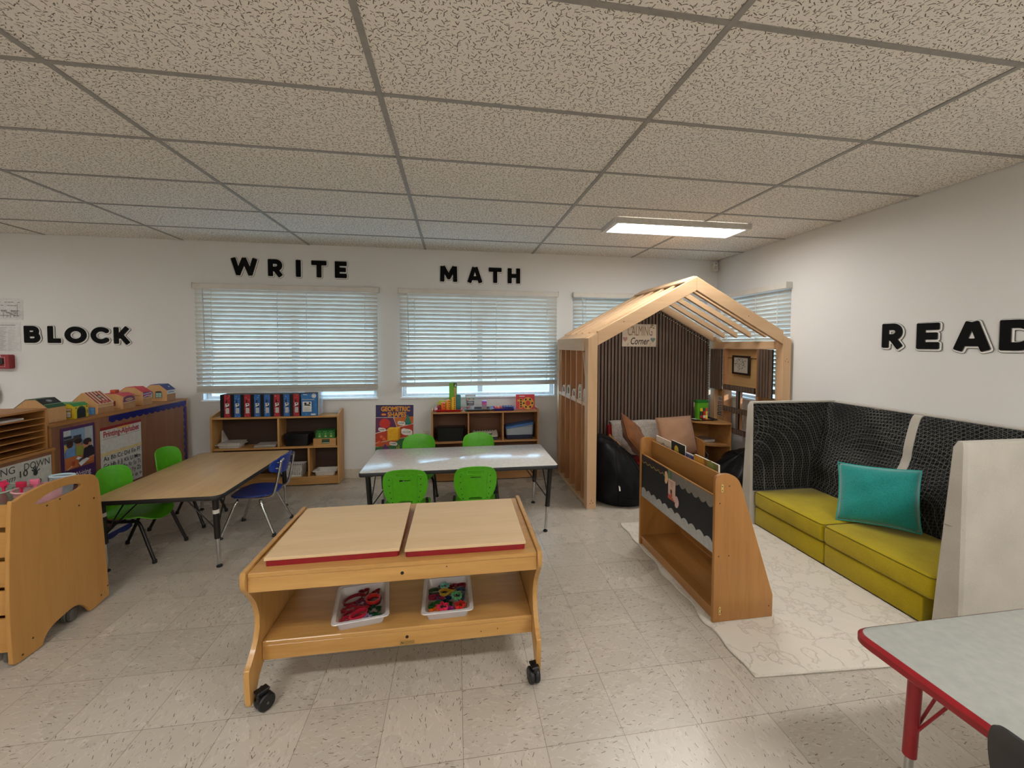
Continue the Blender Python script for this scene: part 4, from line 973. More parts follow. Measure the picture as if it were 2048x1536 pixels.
for k in range(12): A.rect(0.012, 0.033, -0.11+k*0.0165, -0.1085+k*0.0165, (150, 110, 60))
A.done('front_print', t)
t = Th('ring_toy', 'yellow-green round disc standing behind the orange blocks', 'toy', (-0.15, 4.69, TZ+0.004))
bm = BM(); lathe(bm, (-0.15, 4.70, TZ+0.004+0.055), [(0.03, -0.01), (0.054, -0.01), (0.054, 0.0), (0.03, 0.0)], 24, 'Y'); P('ring', bm, plain((190, 200, 50), 0.4), t, smooth=0.6)
bm = BM(); lathe(bm, (-0.15, 4.699, TZ+0.004+0.055), [(0.0298, -0.006), (0.0298, 0.0), (0.001, 0.001)], 18, 'Y'); P('centre', bm, plain((226, 130, 40), 0.4), t)
tray('tray', 'dark grey tray holding a bag and a purple cup on the math cubby', 'tray', 0.245, 4.665, TZ, 0.29, 0.20, 0.02, plain((74, 72, 74), 0.4), 0.0, 0.012)
t = Th('toy_pouch', 'clear zip bag of coloured pieces standing in the grey tray', 'bag', (0.157, 4.66, TZ+0.003))
def pouch(u, v):
    bul = math.sin(PI*min(1, max(0, v/0.85)))**0.7 if v < 0.85 else 0
    return Vector((0.157+(u-0.5)*(0.115-0.035*(1-v)), 4.66-0.018*bul*math.sin(PI*u), TZ+0.0052+0.172*v))
bm = BM(); shell(bm, pouch, 10, 12, 0.002); P('bag_front', bm, glass((225, 232, 240), 0.1, 0.4), t, smooth=0.9)
def pouch2(u, v):
    q = pouch(u, v); q.y = 4.664+(4.664-q.y); return q
bm = BM(); shell(bm, pouch2, 10, 12, 0.002); P('bag_rear', bm, plain((196, 206, 216), 0.4), t, smooth=0.9)
A = Art(frame((0.157, 4.6385, TZ+0.10), (1, 0, 0), (0, 0, 1))); A.rect(-0.05, 0.05, 0.045, 0.068, (214, 228, 240)); A.rect(-0.038, 0.038, -0.04, 0.008, (58, 58, 64)); A.rect(-0.03, 0.03, -0.012, -0.002, (200, 200, 205)); A.rect(-0.02, 0.028, -0.028, -0.022, (180, 180, 185)); A.done('bag_print', t)
rnd = random.Random(5)
for k, c in enumerate([(228, 120, 90), (60, 170, 80), (226, 170, 120), (70, 140, 90), (200, 60, 70), (180, 50, 60)]):
    bm = BM(); lathe(bm, (0.125+0.022*(k % 4), 4.655, TZ+(0.118 if k < 4 else 0.028)+0.008*(k % 2)), [(0.004, -0.006), (0.012, 0), (0.010, 0.008), (0.002, 0.012)], 10); P('piece', bm, plain(c, 0.4), t, smooth=0.7)
t = Th('small_cup', 'small lidded tub, purple over pink and grey, in the grey tray', 'cup', (0.31, 4.66, TZ+0.003))
for nme, z0, z1, c in (('base', 0.0, 0.028, (150, 138, 120)), ('middle_band', 0.0285, 0.058, (156, 130, 156)), ('upper_band', 0.0585, 0.082, (206, 88, 142)), ('lid', 0.0825, 0.098, (152, 84, 190))):
    bm = BM(); prism(bm, rrect(0.283, 0.337, 4.64, 4.69, 0.008), 'xy', TZ+0.0035+z0, TZ+0.0035+z1, 0.001); P(nme, bm, plain(c, 0.35), t, smooth=0.6)
tray('tray', 'blue-violet tray of coloured counters on the math cubby', 'tray', 0.525, 4.665, TZ, 0.255, 0.20, 0.024, plain((58, 46, 150), 0.35), 0.0, 0.01)
rnd = random.Random(8)
for k in range(12):
    x, y = 0.435+0.031*(k % 3), 4.60+0.034*(k//3); t = Th('counter', 'red or orange counter in the left half of the violet tray', 'counter', (x, y, TZ+0.004), group='red counters in the violet tray')
    bm = BM(); lathe(bm, (x, y, TZ+0.004), [(0.013, 0), (0.013, 0.030), (0.006, 0.034), (0.006, 0.030), (0.012, 0.028)], 12); P('disc', bm, plain([(206, 56, 40), (226, 120, 60), (196, 40, 46)][k % 3], 0.4), t, smooth=0.6)
for k in range(16):
    x, y = 0.53+0.029*(k % 4), 4.60+0.034*(k//4); t = Th('counter', 'dark blue counter in the right half of the violet tray', 'counter', (x, y, TZ+0.004), group='blue counters in the violet tray')
    bm = BM(); lathe(bm, (x, y, TZ+0.004), [(0.0125, 0), (0.0125, 0.034), (0.006, 0.038), (0.006, 0.034), (0.011, 0.032)], 12); P('disc', bm, plain([(40, 44, 120), (52, 60, 150), (24, 26, 60)][k % 3], 0.4), t, smooth=0.6)
t = Th('ten_card', 'red number 10 card with black dots standing on the math cubby', 'card', (0.775, 4.67, TZ))
M = frame((0.775, 4.665, TZ+0.0845), (1, 0.02, 0), (0, 0.12, 1)); bm = BM(); sheet(bm, M, -0.108, 0.108, -0.0825, 0.0825, 0.004); P('card', bm, plain((214, 36, 50), 0.4), t)
A = Art(M); yl = (236, 170, 60)
A.rect(-0.07, -0.005, 0.058, 0.066, (235, 220, 215)); A.rect(-0.068, -0.034, -0.074, 0.038, yl); A.rect(-0.092, -0.068, 0.004, 0.026, yl); A.ring(0.03, -0.017, 0.028, 0.068, yl); A.disc(0.03, -0.017, 0.028, (220, 66, 46))
for v in (-0.056, -0.030, -0.004, 0.024): A.disc(-0.051, v, 0.011, (22, 18, 20), n=12)
for a in range(6):
    A.disc(0.03+0.049*math.cos(a*PI/3), -0.017+0.049*math.sin(a*PI/3), 0.0115, (22, 18, 20), n=12)
A.done('number_print', t)
bm = BM(); bar(bm, (0.775, 4.674, TZ+0.12), (0.775, 4.735, TZ+0.006), 0.05, 0.003); P('stand', bm, plain((200, 190, 180), 0.5), t)
# ================================================================== SENSORY TABLE (rolling play table)
birch = wood('birch', (206, 160, 95), (170, 122, 60), 'X', 0.9, 0.35, 0.8, coat=0.15)
birchz = wood('birch', (206, 160, 95), (170, 122, 60), 'Z', 0.9, 0.35, 0.8, coat=0.15)
birchy = wood('birch', (206, 160, 95), (170, 122, 60), 'Y', 0.9, 0.35, 0.8, coat=0.15)
SX0, SX1, SY0, SY1 = -0.825, 0.365, 1.735, 2.412
t = Th('play_table', 'large birch rolling play table with lower shelf in the foreground centre', 'table', ((SX0+SX1)/2, 2.07, 0))
half = smooth_path([(1.737, 0.600, 0), (1.733, 0.54, 0), (1.775, 0.49, 0), (1.825, 0.42, 0), (1.848, 0.335, 0), (1.825, 0.265, 0), (1.765, 0.205, 0), (1.748, 0.185, 0), (1.756, 0.062, 0), (1.768, 0.046, 0), (1.792, 0.046, 0), (1.802, 0.06, 0), (1.85, 0.13, 0), (1.90, 0.152, 0), (1.95, 0.160, 0), (2.0, 0.160, 0)], 4)
mid_y = (SY0+SY1)/2
prof = [(p.x, p.y) for p in half]; prof = prof+[(2*mid_y-a, b) for a, b in prof[::-1]]
for a in (SX0, SX1-0.02):
    bm = BM(); prism(bm, prof, 'yz', a, a+0.02, 0.003); P('side_panel', bm, birchz, t, smooth=0.5)
bm = BM(); box(bm, SX0+0.0205, SX1-0.0205, SY0+0.012, SY1-0.012, 0.572, 0.590, 0.002); P('tabletop', bm, birch, t)
for y in (SY0+0.014, SY1-0.032):
    bm = BM(); box(bm, SX0+0.0205, SX1-0.0205, y, y+0.018, 0.512, 0.5715, 0.002); P('apron', bm, birch, t)
bm = BM(); box(bm, SX0+0.0205, SX1-0.0205, 1.858, 2.29, 0.222, 0.240, 0.003); P('shelf', bm, birch, t)
bm = BM(); box(bm, SX0+0.0205, SX1-0.0205, 1.860, 1.878, 0.158, 0.2215, 0.002); ap = P('shelf_apron', bm, birch, t)
bm = BM(); box(bm, SX0+0.0205, SX1-0.0205, 2.27, 2.288, 0.158, 0.2215, 0.002); P('shelf_apron', bm, birch, t)
dark = plain((44, 34, 26), 0.4, 0.3)
for x, y, z, ax in ((-0.22, SY0+0.0135, 0.545, 'Y'), (-0.215, 1.8595, 0.197, 'Y')):
    bm = BM(); lathe(bm, (x, y, z), [(0.007, 0.001), (0.007, -0.001), (0.003, -0.0015), (0.003, 0.0)], 12, ax); P('screw', bm, dark, t)
for x, y, z in ((-0.04, SY0+0.0135, 0.558), (0.11, 1.8595, 0.187), (0.185, 1.8595, 0.192)):
    bm = BM(); lathe(bm, (x, y, z), [(0.0025, 0.001), (0.0025, -0.0005)], 8, 'Y'); P('nail_hole', bm, dark, t)
bm = BM(); sheet(bm, frame((-0.215, 1.8590, 0.172), (1, 0, 0), (0, 0, 1)), -0.033, 0.033, -0.0095, 0.0095, 0.0008); pl = P('maker_plate', bm, plain((170, 136, 72), 0.4, 0.4), t)
A = Art(frame((-0.215, 1.8589, 0.172), (1, 0, 0), (0, 0, 1)), 0.0002); A.line([(-0.027, -0.005), (-0.022, 0.004), (-0.018, -0.004), (-0.012, 0.002)], 0.0022, (40, 28, 18)); A.line([(-0.025, 0.003), (-0.016, -0.003)], 0.002, (40, 28, 18))
for v in (0.003, -0.003): A.line([(-0.008, v), (0.027, v)], 0.0012, (70, 52, 30))
A.done('maker_mark', pl)
def caster(th, x, y, rot=0.0, r=0.034, top=0.085, matc=None, name='caster'):
    m = matc or plain((18, 18, 20), 0.45); R = Matrix.Translation((x, y, 0)) @ Matrix.Rotation(rot, 4, 'Z')
    bm = BM(); n0 = set()
    for s in (-1, 1): lathe(bm, (s*0.012, 0, r), [(0.008, -0.011), (r-0.004, -0.011), (r, -0.006), (r, 0.006), (r-0.004, 0.011), (0.008, 0.011)], 22, 'X')
    xform(bm, n0, R); c = P(name, bm, m, th, smooth=0.6)
    bm = BM(); tube(bm, smooth_path([(0, 0.0, r), (0, -0.02, r+0.022), (0, -0.026, top-0.012), (0, -0.012, top)], 5), 0.008, 8); obox(bm, (0, -0.01, top), (0.034, 0.05, 0.010), (0, 0, 0), 0.003); xform(bm, n0, R); P('fork', bm, m, c, smooth=0.6)
    bm = BM(); tube(bm, [(-0.026, 0, r), (0.026, 0, r)], 0.005, 8); xform(bm, n0, R); P('axle', bm, plain((120, 120, 122), 0.3, 0.8), c)
    bm = BM(); tube(bm, [(0, -0.012, top+0.004), (0, -0.012, top+0.016)], 0.005, 8); xform(bm, n0, R); P('stem', bm, m, c)
caster(t, -0.772, 1.80, -0.7); caster(t, 0.335, 1.765, 0.15); caster(t, -0.772, 2.35, 0.4); caster(t, 0.325, 2.35, -0.3)
# red trays with plywood lids
ply = wood('pale_plywood', (226, 198, 158), (204, 172, 128), 'X', 0.6, 0.5, 0.7)
for lab, x0, x1, y0, y1, rz in (('left pale plywood lid over a red tub on the play table', -0.766, -0.240, 1.795, 2.318, 0.012), ('right pale plywood lid over a red tub on the play table', -0.213, 0.302, 1.782, 2.300, -0.006)):
    cx, cy = (x0+x1)/2, (y0+y1)/2
    t = Th('tub_lid', lab, 'lid', (cx, cy, 0.6135), rz, local=True)
    bm = BM(); box(bm, x0-cx, x1-cx, y0-cy, y1-cy, 0.0, 0.013, 0.0015); P('board', bm, ply, t)
    bm = BM()
    for k in range(3): obox(bm, ((k-1)*0.13, -(y1-y0)*0.35+0.1*k, 0.0132), (0.012, 0.002, 0.0004), (0, 0, 0.8))
    t2 = Th('sensory_tub', lab.replace('pale plywood lid over a red tub', 'red tub under its plywood lid'), 'tub', (cx, cy, 0.5905), rz, local=True)
    bm.free(); bm = BM(); g = 0.003
    rg = lambda d, z: [Vector((a, b, z)) for a, b in rrect(x0-cx+d, x1-cx-d, y0-cy+d, y1-cy-d, 0.012, 3)]
    loft(bm, [rg(g, 0.0002), rg(g, 0.022), rg(g+0.02, 0.022), rg(g+0.022, 0.003)]); P('rim', bm, plain((142, 20, 32), 0.4), t2, smooth=0.5)
    bm = BM(); box(bm, x0-cx+0.03, x1-cx-0.03, y0-cy+0.03, y1-cy-0.03, 0.0035, 0.006); P('basin', bm, plain((150, 20, 30), 0.4), t2)
# cutter trays
clear2 = glass((236, 236, 238), 0.12, 0.42)
T1 = tray('cutter_tray', 'clear plastic tray of mostly dark red cutters on the play table shelf', 'tray', -0.436, 2.02, 0.2405, 0.232, 0.298, 0.042, clear2, 0.155, 0.010)
T2 = tray('cutter_tray', 'clear plastic tray of multicoloured cutters on the play table shelf', 'tray', -0.042, 2.022, 0.2405, 0.226, 0.298, 0.042, clear2, 0.02, 0.010)
def outl(kind, r, n=40):
    o = []
    for k in range(n):
        a = 2*PI*k/n; c, s = math.cos(a), math.sin(a)
        if kind == 'round': o.append((r*c, r*s))
        elif kind == 'oval': o.append((1.35*r*c, 0.8*r*s))
        elif kind == 'heart': o.append((r*0.95*s**3, r*(0.81*c-0.31*math.cos(2*a)-0.12*math.cos(3*a)-0.06*math.cos(4*a))))
        elif kind == 'star': q = r*(1 if k % 8 < 1 or k % 8 > 7 else 0.5+0.5*abs((k % 8)-4)/4); o.append((q*c, q*s))
        elif kind == 'flower': q = r*(0.78+0.22*math.cos(5*a)); o.append((q*c, q*s))
        elif kind == 'bone': q = r*(0.62+0.5*math.cos(2*a)**2*abs(c)+0.16*abs(math.sin(2*a))-0.25*s*s); o.append((1.25*q*c, 0.8*q*s))
        elif kind == 'leaf': q = r*(0.85+0.18*math.cos(6*a))*(1-0.3*abs(s)); o.append((1.2*q*c, q*s))
        elif kind == 'fish': o.append((r*(1.2*c+0.15*math.cos(3*a)), r*0.62*(s+0.55*math.sin(2*a)*-1)))
        elif kind == 'figure': q = r*(0.68+0.3*math.cos(5*a+PI/2)**2+0.12*s); o.append((0.9*q*c, 1.1*q*s))
    return o
def cutter(tr, kind, cname, col, u, v, lev, r, rot, tilt=0.0, h=0.015, where='left'):
    u = max(-0.088+1.15*r, min(0.088-1.15*r, u)); v = max(-0.118+1.15*r, min(0.118-1.15*r, v)); M = Matrix.Translation(tr.o.location) @ Matrix.Rotation(tr.o.rotation_euler.z, 4, 'Z') @ Matrix.Translation((u, v, 0.0045+lev*0.0165)) @ Euler((tilt, 0, rot)).to_matrix().to_4x4()
    o = outl(kind, r); bm = BM()
    def off(d): return [Vector((a*(1+d/r), b*(1+d/r), 0)) for a, b in o]
    rings = []
    for d, z in ((0, 0), (0.0016, 0), (0.0016, h-0.002), (0.005, h-0.002), (0.005, h), (0, h)): rings.append([p+Vector((0, 0, z)) for p in off(d)])
    rings.append(rings[0]); R = [[bm.verts.new(M @ p) for p in q] for q in rings[:-1]]; R.append(R[0])
    for A_, B_ in zip(R, R[1:]):
        for k in range(len(o)): bm.faces.new((A_[k], A_[(k+1) % len(o)], B_[(k+1) % len(o)], B_[k]))
    solo('cookie_cutter', bm, plain(col, 0.3), '%s %s cutter %s of the %s tray' % (cname, kind, spot(v, u), where), 'cookie cutter', tuple(M.translation), group='cutters in the %s tray' % where, smooth=0.7)
def spot(v, u):
    return {-1: 'near the front', 0: 'in the middle', 1: 'near the back'}[(-1 if v < -0.04 else 1 if v > 0.04 else 0)]+{-1: ' left', 0: '', 1: ' right'}[(-1 if u < -0.03 else 1 if u > 0.03 else 0)]
DR = (128, 22, 34); R2 = (186, 34, 44)
L = [('oval', 'dark red', DR, -0.045, 0.072, 0, .034, .6), ('bone', 'dark red', DR, 0.045, 0.095, 0, .030, .9), ('round', 'maroon', (96, 14, 30), 0.05, 0.035, 0, .032, 0), ('flower', 'plum', (112, 40, 66), -0.008, 0.03, 0, .026, 0),
     ('leaf', 'dark red', (150, 30, 46), -0.058, 0.0, 0, .030, .2), ('heart', 'red', R2, 0.0, -0.03, 0, .032, 2.2), ('round', 'red', (196, 44, 40), 0.046, 0.020, 1.05, .030, 0), ('flower', 'dark green', (16, 66, 36), 0.055, -0.045, 0, .032, .3),
     ('oval', 'crimson', (164, 24, 48), -0.062, -0.058, 0, .027, 1.2), ('fish', 'crimson', (178, 30, 54), -0.045, -0.105, 0, .030, .2), ('oval', 'bright red', (196, 34, 60), -0.012, -0.088, 1.05, .029, .7), ('star', 'lilac', (170, 150, 190), 0.022, -0.092, 0, .020, .1), ('leaf', 'green', (20, 84, 44), 0.062, -0.105, 0, .018, .1), ('heart', 'deep red', (110, 16, 26), 0.005, 0.088, 1.05, .024, .3)]
for q in L: cutter(T1, q[0], q[1], q[2], *q[3:], where='left')
L = [('flower', 'maroon', (104, 20, 30), -0.025, 0.100, 0, .022, 0), ('heart', 'dark red', (128, 24, 32), 0.025, 0.102, 0, .022, .4), ('oval', 'wine', (110, 18, 40), 0.064, 0.095, 0, .020, .3), ('star', 'aqua', (120, 190, 170), -0.015, 0.082, 1.05, .024, .2), ('oval', 'olive green', (44, 66, 32), -0.062, 0.070, 0, .023, .1),
     ('bone', 'dark pink', (140, 30, 62), -0.060, 0.025, 0, .028, 0), ('fish', 'mustard yellow', (180, 146, 44), -0.002, 0.030, 1.05, .026, .05), ('round', 'slate blue', (56, 72, 96), 0.062, 0.050, 0, .023, 0), ('fish', 'navy', (30, 40, 84), -0.01, 0.006, 0, .027, 0), ('figure', 'pale green', (110, 180, 120), 0.045, -0.012, 1.05, .026, .6), ('leaf', 'steel blue', (46, 80, 110), 0.072, 0.0, 0, .020, 1.3),
     ('leaf', 'leaf green', (40, 106, 36), -0.062, -0.038, 0, .027, .4), ('flower', 'bottle green', (30, 70, 34), -0.005, -0.045, 0, .024, 0), ('star', 'pink', (226, 50, 90), -0.022, -0.088, 1.05, .028, .5), ('star', 'orange', (236, 110, 26), -0.066, -0.108, 0, .024, .2), ('figure', 'magenta', (190, 50, 150), 0.012, -0.108, 0, .020, 0), ('star', 'red', (214, 44, 40), 0.056, -0.090, 1.05, .026, .1), ('heart', 'orange', (226, 96, 30), 0.062, -0.060, 0, .020, .2), ('round', 'teal', (50, 120, 130), 0.045, -0.118, 0, .015, 0)]
for q in L: cutter(T2, q[0], q[1], q[2], *q[3:], where='right')

# ================================================================== LEFT FOREGROUND: ROLLING BIN CART
cartw = wood('cart_maple', (200, 150, 84), (174, 123, 62), 'Z', 0.6, 0.42, 0.6); cartx = wood('cart_maple', (200, 150, 84), (174, 123, 62), 'X', 0.6, 0.42, 0.6)
pan = smooth_path([(2.205, 0.02, 0), (2.20, 0.30, 0), (2.222, 0.72, 0), (2.245, 0.757, 0), (2.313, 0.778, 0), (2.41, 0.790, 0), (2.525, 0.785, 0), (2.605, 0.772, 0), (2.662, 0.754, 0), (2.690, 0.725, 0), (2.706, 0.66, 0), (2.732, 0.29, 0), (2.745, 0.06, 0), (2.742, 0.02, 0)], 4)
pan = [(p.x, p.y) for p in pan]+[(2.65, 0.004), (2.619, 0.004)]+[(p.x, p.y) for p in smooth_path([(2.601, 0.033, 0), (2.568, 0.068, 0), (2.524, 0.088, 0), (2.466, 0.084, 0), (2.397, 0.067, 0), (2.362, 0.04, 0), (2.349, 0.008, 0)], 4)]+[(2.335, 0.004), (2.235, 0.004), (2.215, 0.008)]
hole = [(p.x, p.y) for p in smooth_path([(2.341, 0.716, 0), (2.408, 0.738, 0), (2.489, 0.746, 0), (2.560, 0.735, 0), (2.588, 0.722, 0), (2.578, 0.706, 0), (2.487, 0.698, 0), (2.406, 0.696, 0), (2.350, 0.704, 0)], 4, closed=True)]
t = Th('bin_cart', 'maple rolling cart with curved handled side panel at the left edge', 'cart', (-2.32, 2.47, 0))
for x in (-2.0185, -2.638):
    P('side_panel', panel([pan, hole], 0.018, 0.003, frame((x+0.009, 0, 0), (0, 1, 0), (0, 0, 1))), cartw, t, smooth=0.5)
for y, z in ((2.462, 0.689), (2.663, 0.62), (2.393, 0.681), (2.569, 0.614), (2.735, 0.08), (2.69, 0.05), (2.30, 0.075), (2.25, 0.03)):
    bm = BM(); lathe(bm, (-2.0005, y, z), [(0.0045, -0.0005), (0.0045, 0.0012), (0.002, 0.0012)], 10, 'X'); P('screw', bm, plain((70, 44, 22), 0.4, 0.3), t)
bm = BM(); box(bm, -2.6195, -2.019, 2.33, 2.70, 0.622, 0.640, 0.002); P('top_shelf', bm, cartx, t)
for z0, z1, y in ((0.645, 0.748, 2.226), (0.51, 0.625, 2.216), (0.375, 0.492, 2.212), (0.245, 0.358, 2.210), (0.07, 0.228, 2.212)):
    bm = BM(); box(bm, -2.6195, -2.019, y, y+0.014, z0, z1, 0.004, 2); P('bin_front', bm, cartx, t, smooth=0.6)
    bm = BM(); box(bm, -2.6195, -2.019, y+0.0145, y+0.16, z0-0.006, z0+0.006); P('bin_floor', bm, cartx, t)
bm = BM(); box(bm, -2.6195, -2.019, 2.40, 2.415, 0.10, 0.6215); P('centre_panel', bm, cartx, t)
bm = BM(); box(bm, -2.6195, -2.019, 2.215, 2.70, 0.092, 0.0995); P('base', bm, cartx, t)
grw = plain((92, 92, 84), 0.4)
caster(t, -2.045, 2.545, 0.25, 0.036, 0.084, grw); caster(t, -2.065, 2.27, 0.9, 0.036, 0.084, grw); caster(t, -2.59, 2.55, 0, 0.036, 0.084, grw); caster(t, -2.59, 2.28, 0, 0.036, 0.084, grw)
def tub(label, x, y, z, r0, r1, h, mat, rimmat, sy=1.0):
    t = Th('toy_tub', label, 'tub', (x, y, z)); rg = lambda r, zz: [Vector((x+r*math.cos(2*PI*k/28), y+sy*r*math.sin(2*PI*k/28), zz)) for k in range(28)]
    bm = BM(); loft(bm, [rg(r0, z), rg(r1, z+h), rg(r1-0.003, z+h), rg(r0-0.003, z+0.003)]); P('body', bm, mat, t, smooth=0.6)
    bm = BM(); tube(bm, rg(r1+0.001, z+h), 0.005, 8, closed=True); P('rim', bm, rimmat, t, smooth=0.8)
tub('clear tub with pink rim on the rolling cart, behind the handle', -2.125, 2.50, 0.6405, 0.075, 0.088, 0.10, glass((240, 190, 200), 0.08, 0.35), plain((226, 170, 176), 0.25))
tub('clear grey-green tub on the rolling cart at the left edge', -2.335, 2.49, 0.6405, 0.095, 0.112, 0.098, glass((150, 170, 150), 0.08, 0.35), plain((170, 186, 170), 0.2))
tub('clear round tub with pale blue rim at the rear of the rolling cart', -2.145, 2.66, 0.6405, 0.04, 0.055, 0.115, glass((210, 226, 236), 0.08, 0.3), plain((190, 214, 226), 0.2), 0.6)
rnd = random.Random(21)
def doughtool(label, x, y, z, col, kind):
    t = Th('dough_tool', label, 'toy', (x, y, z), group=None)
    bm = BM(); lathe(bm, (x, y, z), [(0.012, 0), (0.014, 0.03), (0.006, 0.06), (0.006, 0.085)], 12); P('handle', bm, plain(col, 0.3), t, smooth=0.6)
    bm = BM()
    if kind: box(bm, x-0.02, x+0.02, y-0.008, y+0.008, z+0.086, z+0.115, 0.004, 2)
    else: prism(bm, [(x+a, z+0.102+b) for a, b in outl('star', 0.022)], 'xz', y-0.008, y+0.008, 0.001)
    P('head', bm, plain(col, 0.3), t, smooth=0.6)
doughtool('pink plastic stamp standing in the pink-rimmed tub', -2.165, 2.53, 0.662, (232, 120, 150), 1)
doughtool('hot pink star stamp at the right of the grey-green tub', -2.262, 2.485, 0.668, (226, 50, 96), 0)
doughtool('crimson stamp standing at the left side of the pink-rimmed tub', -2.19, 2.49, 0.664, (200, 40, 76), 1)
doughtool('black-handled stamp at the left of the grey-green tub', -2.40, 2.48, 0.645, (30, 28, 30), 1)
for k in range(8):
    x, y = -2.40+0.033*k, 2.48+0.03*(k % 2)
    if k > 5: x = -2.09-0.03*(k-5)
    t = Th('dough_lump', 'soft modelling lump in a tub on the rolling cart', 'modelling dough', (x, y, 0.645), group='modelling lumps in the cart tubs')
    bm = BM(); bmesh.ops.create_icosphere(bm, subdivisions=2, radius=0.018, matrix=Matrix.Translation((x, y, 0.664)))
    for v in bm.verts: v.co += Vector((rnd.uniform(-1, 1), rnd.uniform(-1, 1), rnd.uniform(-1, 1)))*0.003
    P('lump', bm, plain([(150, 130, 120), (120, 140, 120), (190, 120, 120)][k % 3], 0.6), t, smooth=True)

# ================================================================== LEFT WALL OF FURNITURE: BASE UNIT, SORTER, CABINET
walnut = wood('walnut_laminate', (150, 104, 76), (116, 76, 56), 'Z', 0.5, 0.4, 0.9); oak = wood('oak_trim', (186, 132, 72), (150, 100, 50), 'Y', 0.7, 0.4, 0.8); oakz = wood('oak_trim', (186, 132, 72), (150, 100, 50), 'Z', 0.7, 0.4, 0.8)
CX = -2.72
t = Th('storage_cabinet', 'long low cabinet with walnut back panel carrying two posters and toy houses', 'cabinet', (-2.88, 4.03, 0))
bm = BM(); box(bm, -3.05, CX+0.004, 3.285, 4.775, 0.908, 0.928, 0.003); P('top', bm, oak, t)
for y0, y1 in ((3.288, 3.306), (4.752, 4.770)):
    bm = BM(); box(bm, -3.048, CX, y0, y1, 0.0, 0.9075, 0.002); P('end_panel', bm, oakz, t)
bm = BM(); box(bm, CX-0.014, CX-0.003, 3.3065, 4.7515, 0.03, 0.9075); P('back_panel', bm, walnut, t)
bm = BM(); box(bm, -3.04, CX-0.0145, 3.3065, 4.7515, 0.08, 0.098); P('bottom', bm, oak, t)
bm = BM(); box(bm, -3.04, CX-0.0145, 3.3065, 4.7515, 0.48, 0.498); P('shelf', bm, oak, t)
def scallop(p0, p1, w_, n, side):
    """straight edge p0-p1 with a wavy edge at distance w_ (2D)"""
    (a, b), (c, d) = p0, p1; L = math.hypot(c-a, d-b); ux, uy = (c-a)/L, (d-b)/L; nx, ny = -uy*side, ux*side
    out = [p0, p1]
    m = n*10
    for k in range(m, -1, -1):
        s = L*k/m; q = w_*(0.72+0.28*abs(math.sin(PI*k/10))); out.append((a+ux*s+nx*q, b+uy*s+ny*q))
    return out
navy = plain((24, 32, 112), 0.22)
fx = frame((CX-0.0005, 0, 0), (0, 1, 0), (0, 0, 1))
for nm, pts, lab in (('top', scallop((3.785, 0.9070), (4.748, 0.9070), 0.055, 13, -1), 'navy blue scalloped paper border along the cabinet back top'), ('side', scallop((4.7495, 0.851), (4.7495, 0.30), 0.045, 8, -1), 'navy blue scalloped paper border down the right end of the cabinet')):
    me = panel([pts], 0.001, 0, Matrix.Translation((0.0005, 0, 0)) @ fx); t = Th('scalloped_border', lab, 'border strip', (CX, 4.3 if nm == 'top' else 4.74, 0.85)); P('strip', me, navy, t)
# Writing poster
M = frame((CX+0.0005, 3.507, 0.64), (0, 1, 0), (0, 0, 1)); t = Th('writing_poster', 'purple Writing poster with a photograph on the cabinet back', 'poster', (CX, 3.507, 0.64))
bm = BM(); sheet(bm, M, -0.139, 0.141, -0.180, 0.246, 0.0008); P('sheet', bm, plain((74, 40, 92), 0.35), t)
A = Art(M @ Matrix.Translation((0.003, 0.048, 0)) @ Matrix.Diagonal((1, 0.842, 1, 1)))
A.rect(-0.120, 0.120, -0.125, 0.21, (126, 156, 186)); A.rect(0.05, 0.12, 0.03, 0.21, (168, 176, 178)); A.rect(-0.12, -0.065, 0.165, 0.21, (190, 196, 200)); A.rect(-0.12, 0.02, 0.10, 0.135, (70, 62, 62)); A.rect(-0.045, 0.02, 0.135, 0.155, (52, 60, 66)); A.rect(-0.12, -0.06, 0.14, 0.16, (40, 48, 60))
A.rect(-0.12, -0.08, 0.03, 0.09, (196, 160, 80)); A.rect(-0.12, 0.12, -0.125, -0.02, (186, 104, 56)); A.poly([(-0.12, -0.125), (0.12, -0.125), (0.12, -0.10)], (150, 84, 48))
A.poly([(-0.115, -0.02), (-0.11, 0.05), (-0.075, 0.07), (-0.045, 0.05), (-0.03, -0.02)], (104, 140, 186)); A.disc(-0.078, 0.085, 0.026, (78, 46, 36)); A.disc(-0.078, 0.10, 0.026, (58, 34, 30), 0.02)
A.poly([(-0.035, -0.02), (-0.03, 0.06), (0.01, 0.07), (0.05, 0.03), (0.04, -0.03)], (140, 146, 56)); A.disc(-0.01, 0.085, 0.026, (176, 116, 84)); A.disc(-0.012, 0.103, 0.032, (34, 26, 24), 0.022)
A.poly([(0.02, -0.06), (0.03, 0.02), (0.06, 0.045), (0.10, 0.04), (0.12, 0.0), (0.12, -0.065)], (34, 28, 44)); A.disc(0.05, 0.06, 0.028, (190, 130, 98)); A.disc(0.062, 0.082, 0.036, (48, 30, 30), 0.03); A.disc(0.08, 0.06, 0.012, (180, 120, 90))
A.poly([(-0.04, -0.045), (0.01, -0.075), (0.03, -0.06), (-0.02, -0.03)], (212, 214, 216)); A.poly([(-0.02, -0.085), (0.05, -0.06), (0.075, -0.075), (0.0, -0.12)], (206, 210, 214)); A.poly([(-0.015, -0.08), (0.03, -0.06), (0.02, -0.045), (-0.012, -0.055)], (62, 62, 70))
A.poly([(-0.075, -0.06), (-0.045, -0.06), (-0.05, -0.098), (-0.072, -0.098)], (168, 62, 36)); A.line([(-0.11, -0.12), (-0.07, -0.098)], 0.008, (222, 180, 140)); A.line([(0.07, -0.065), (0.115, -0.058)], 0.016, (186, 128, 96))
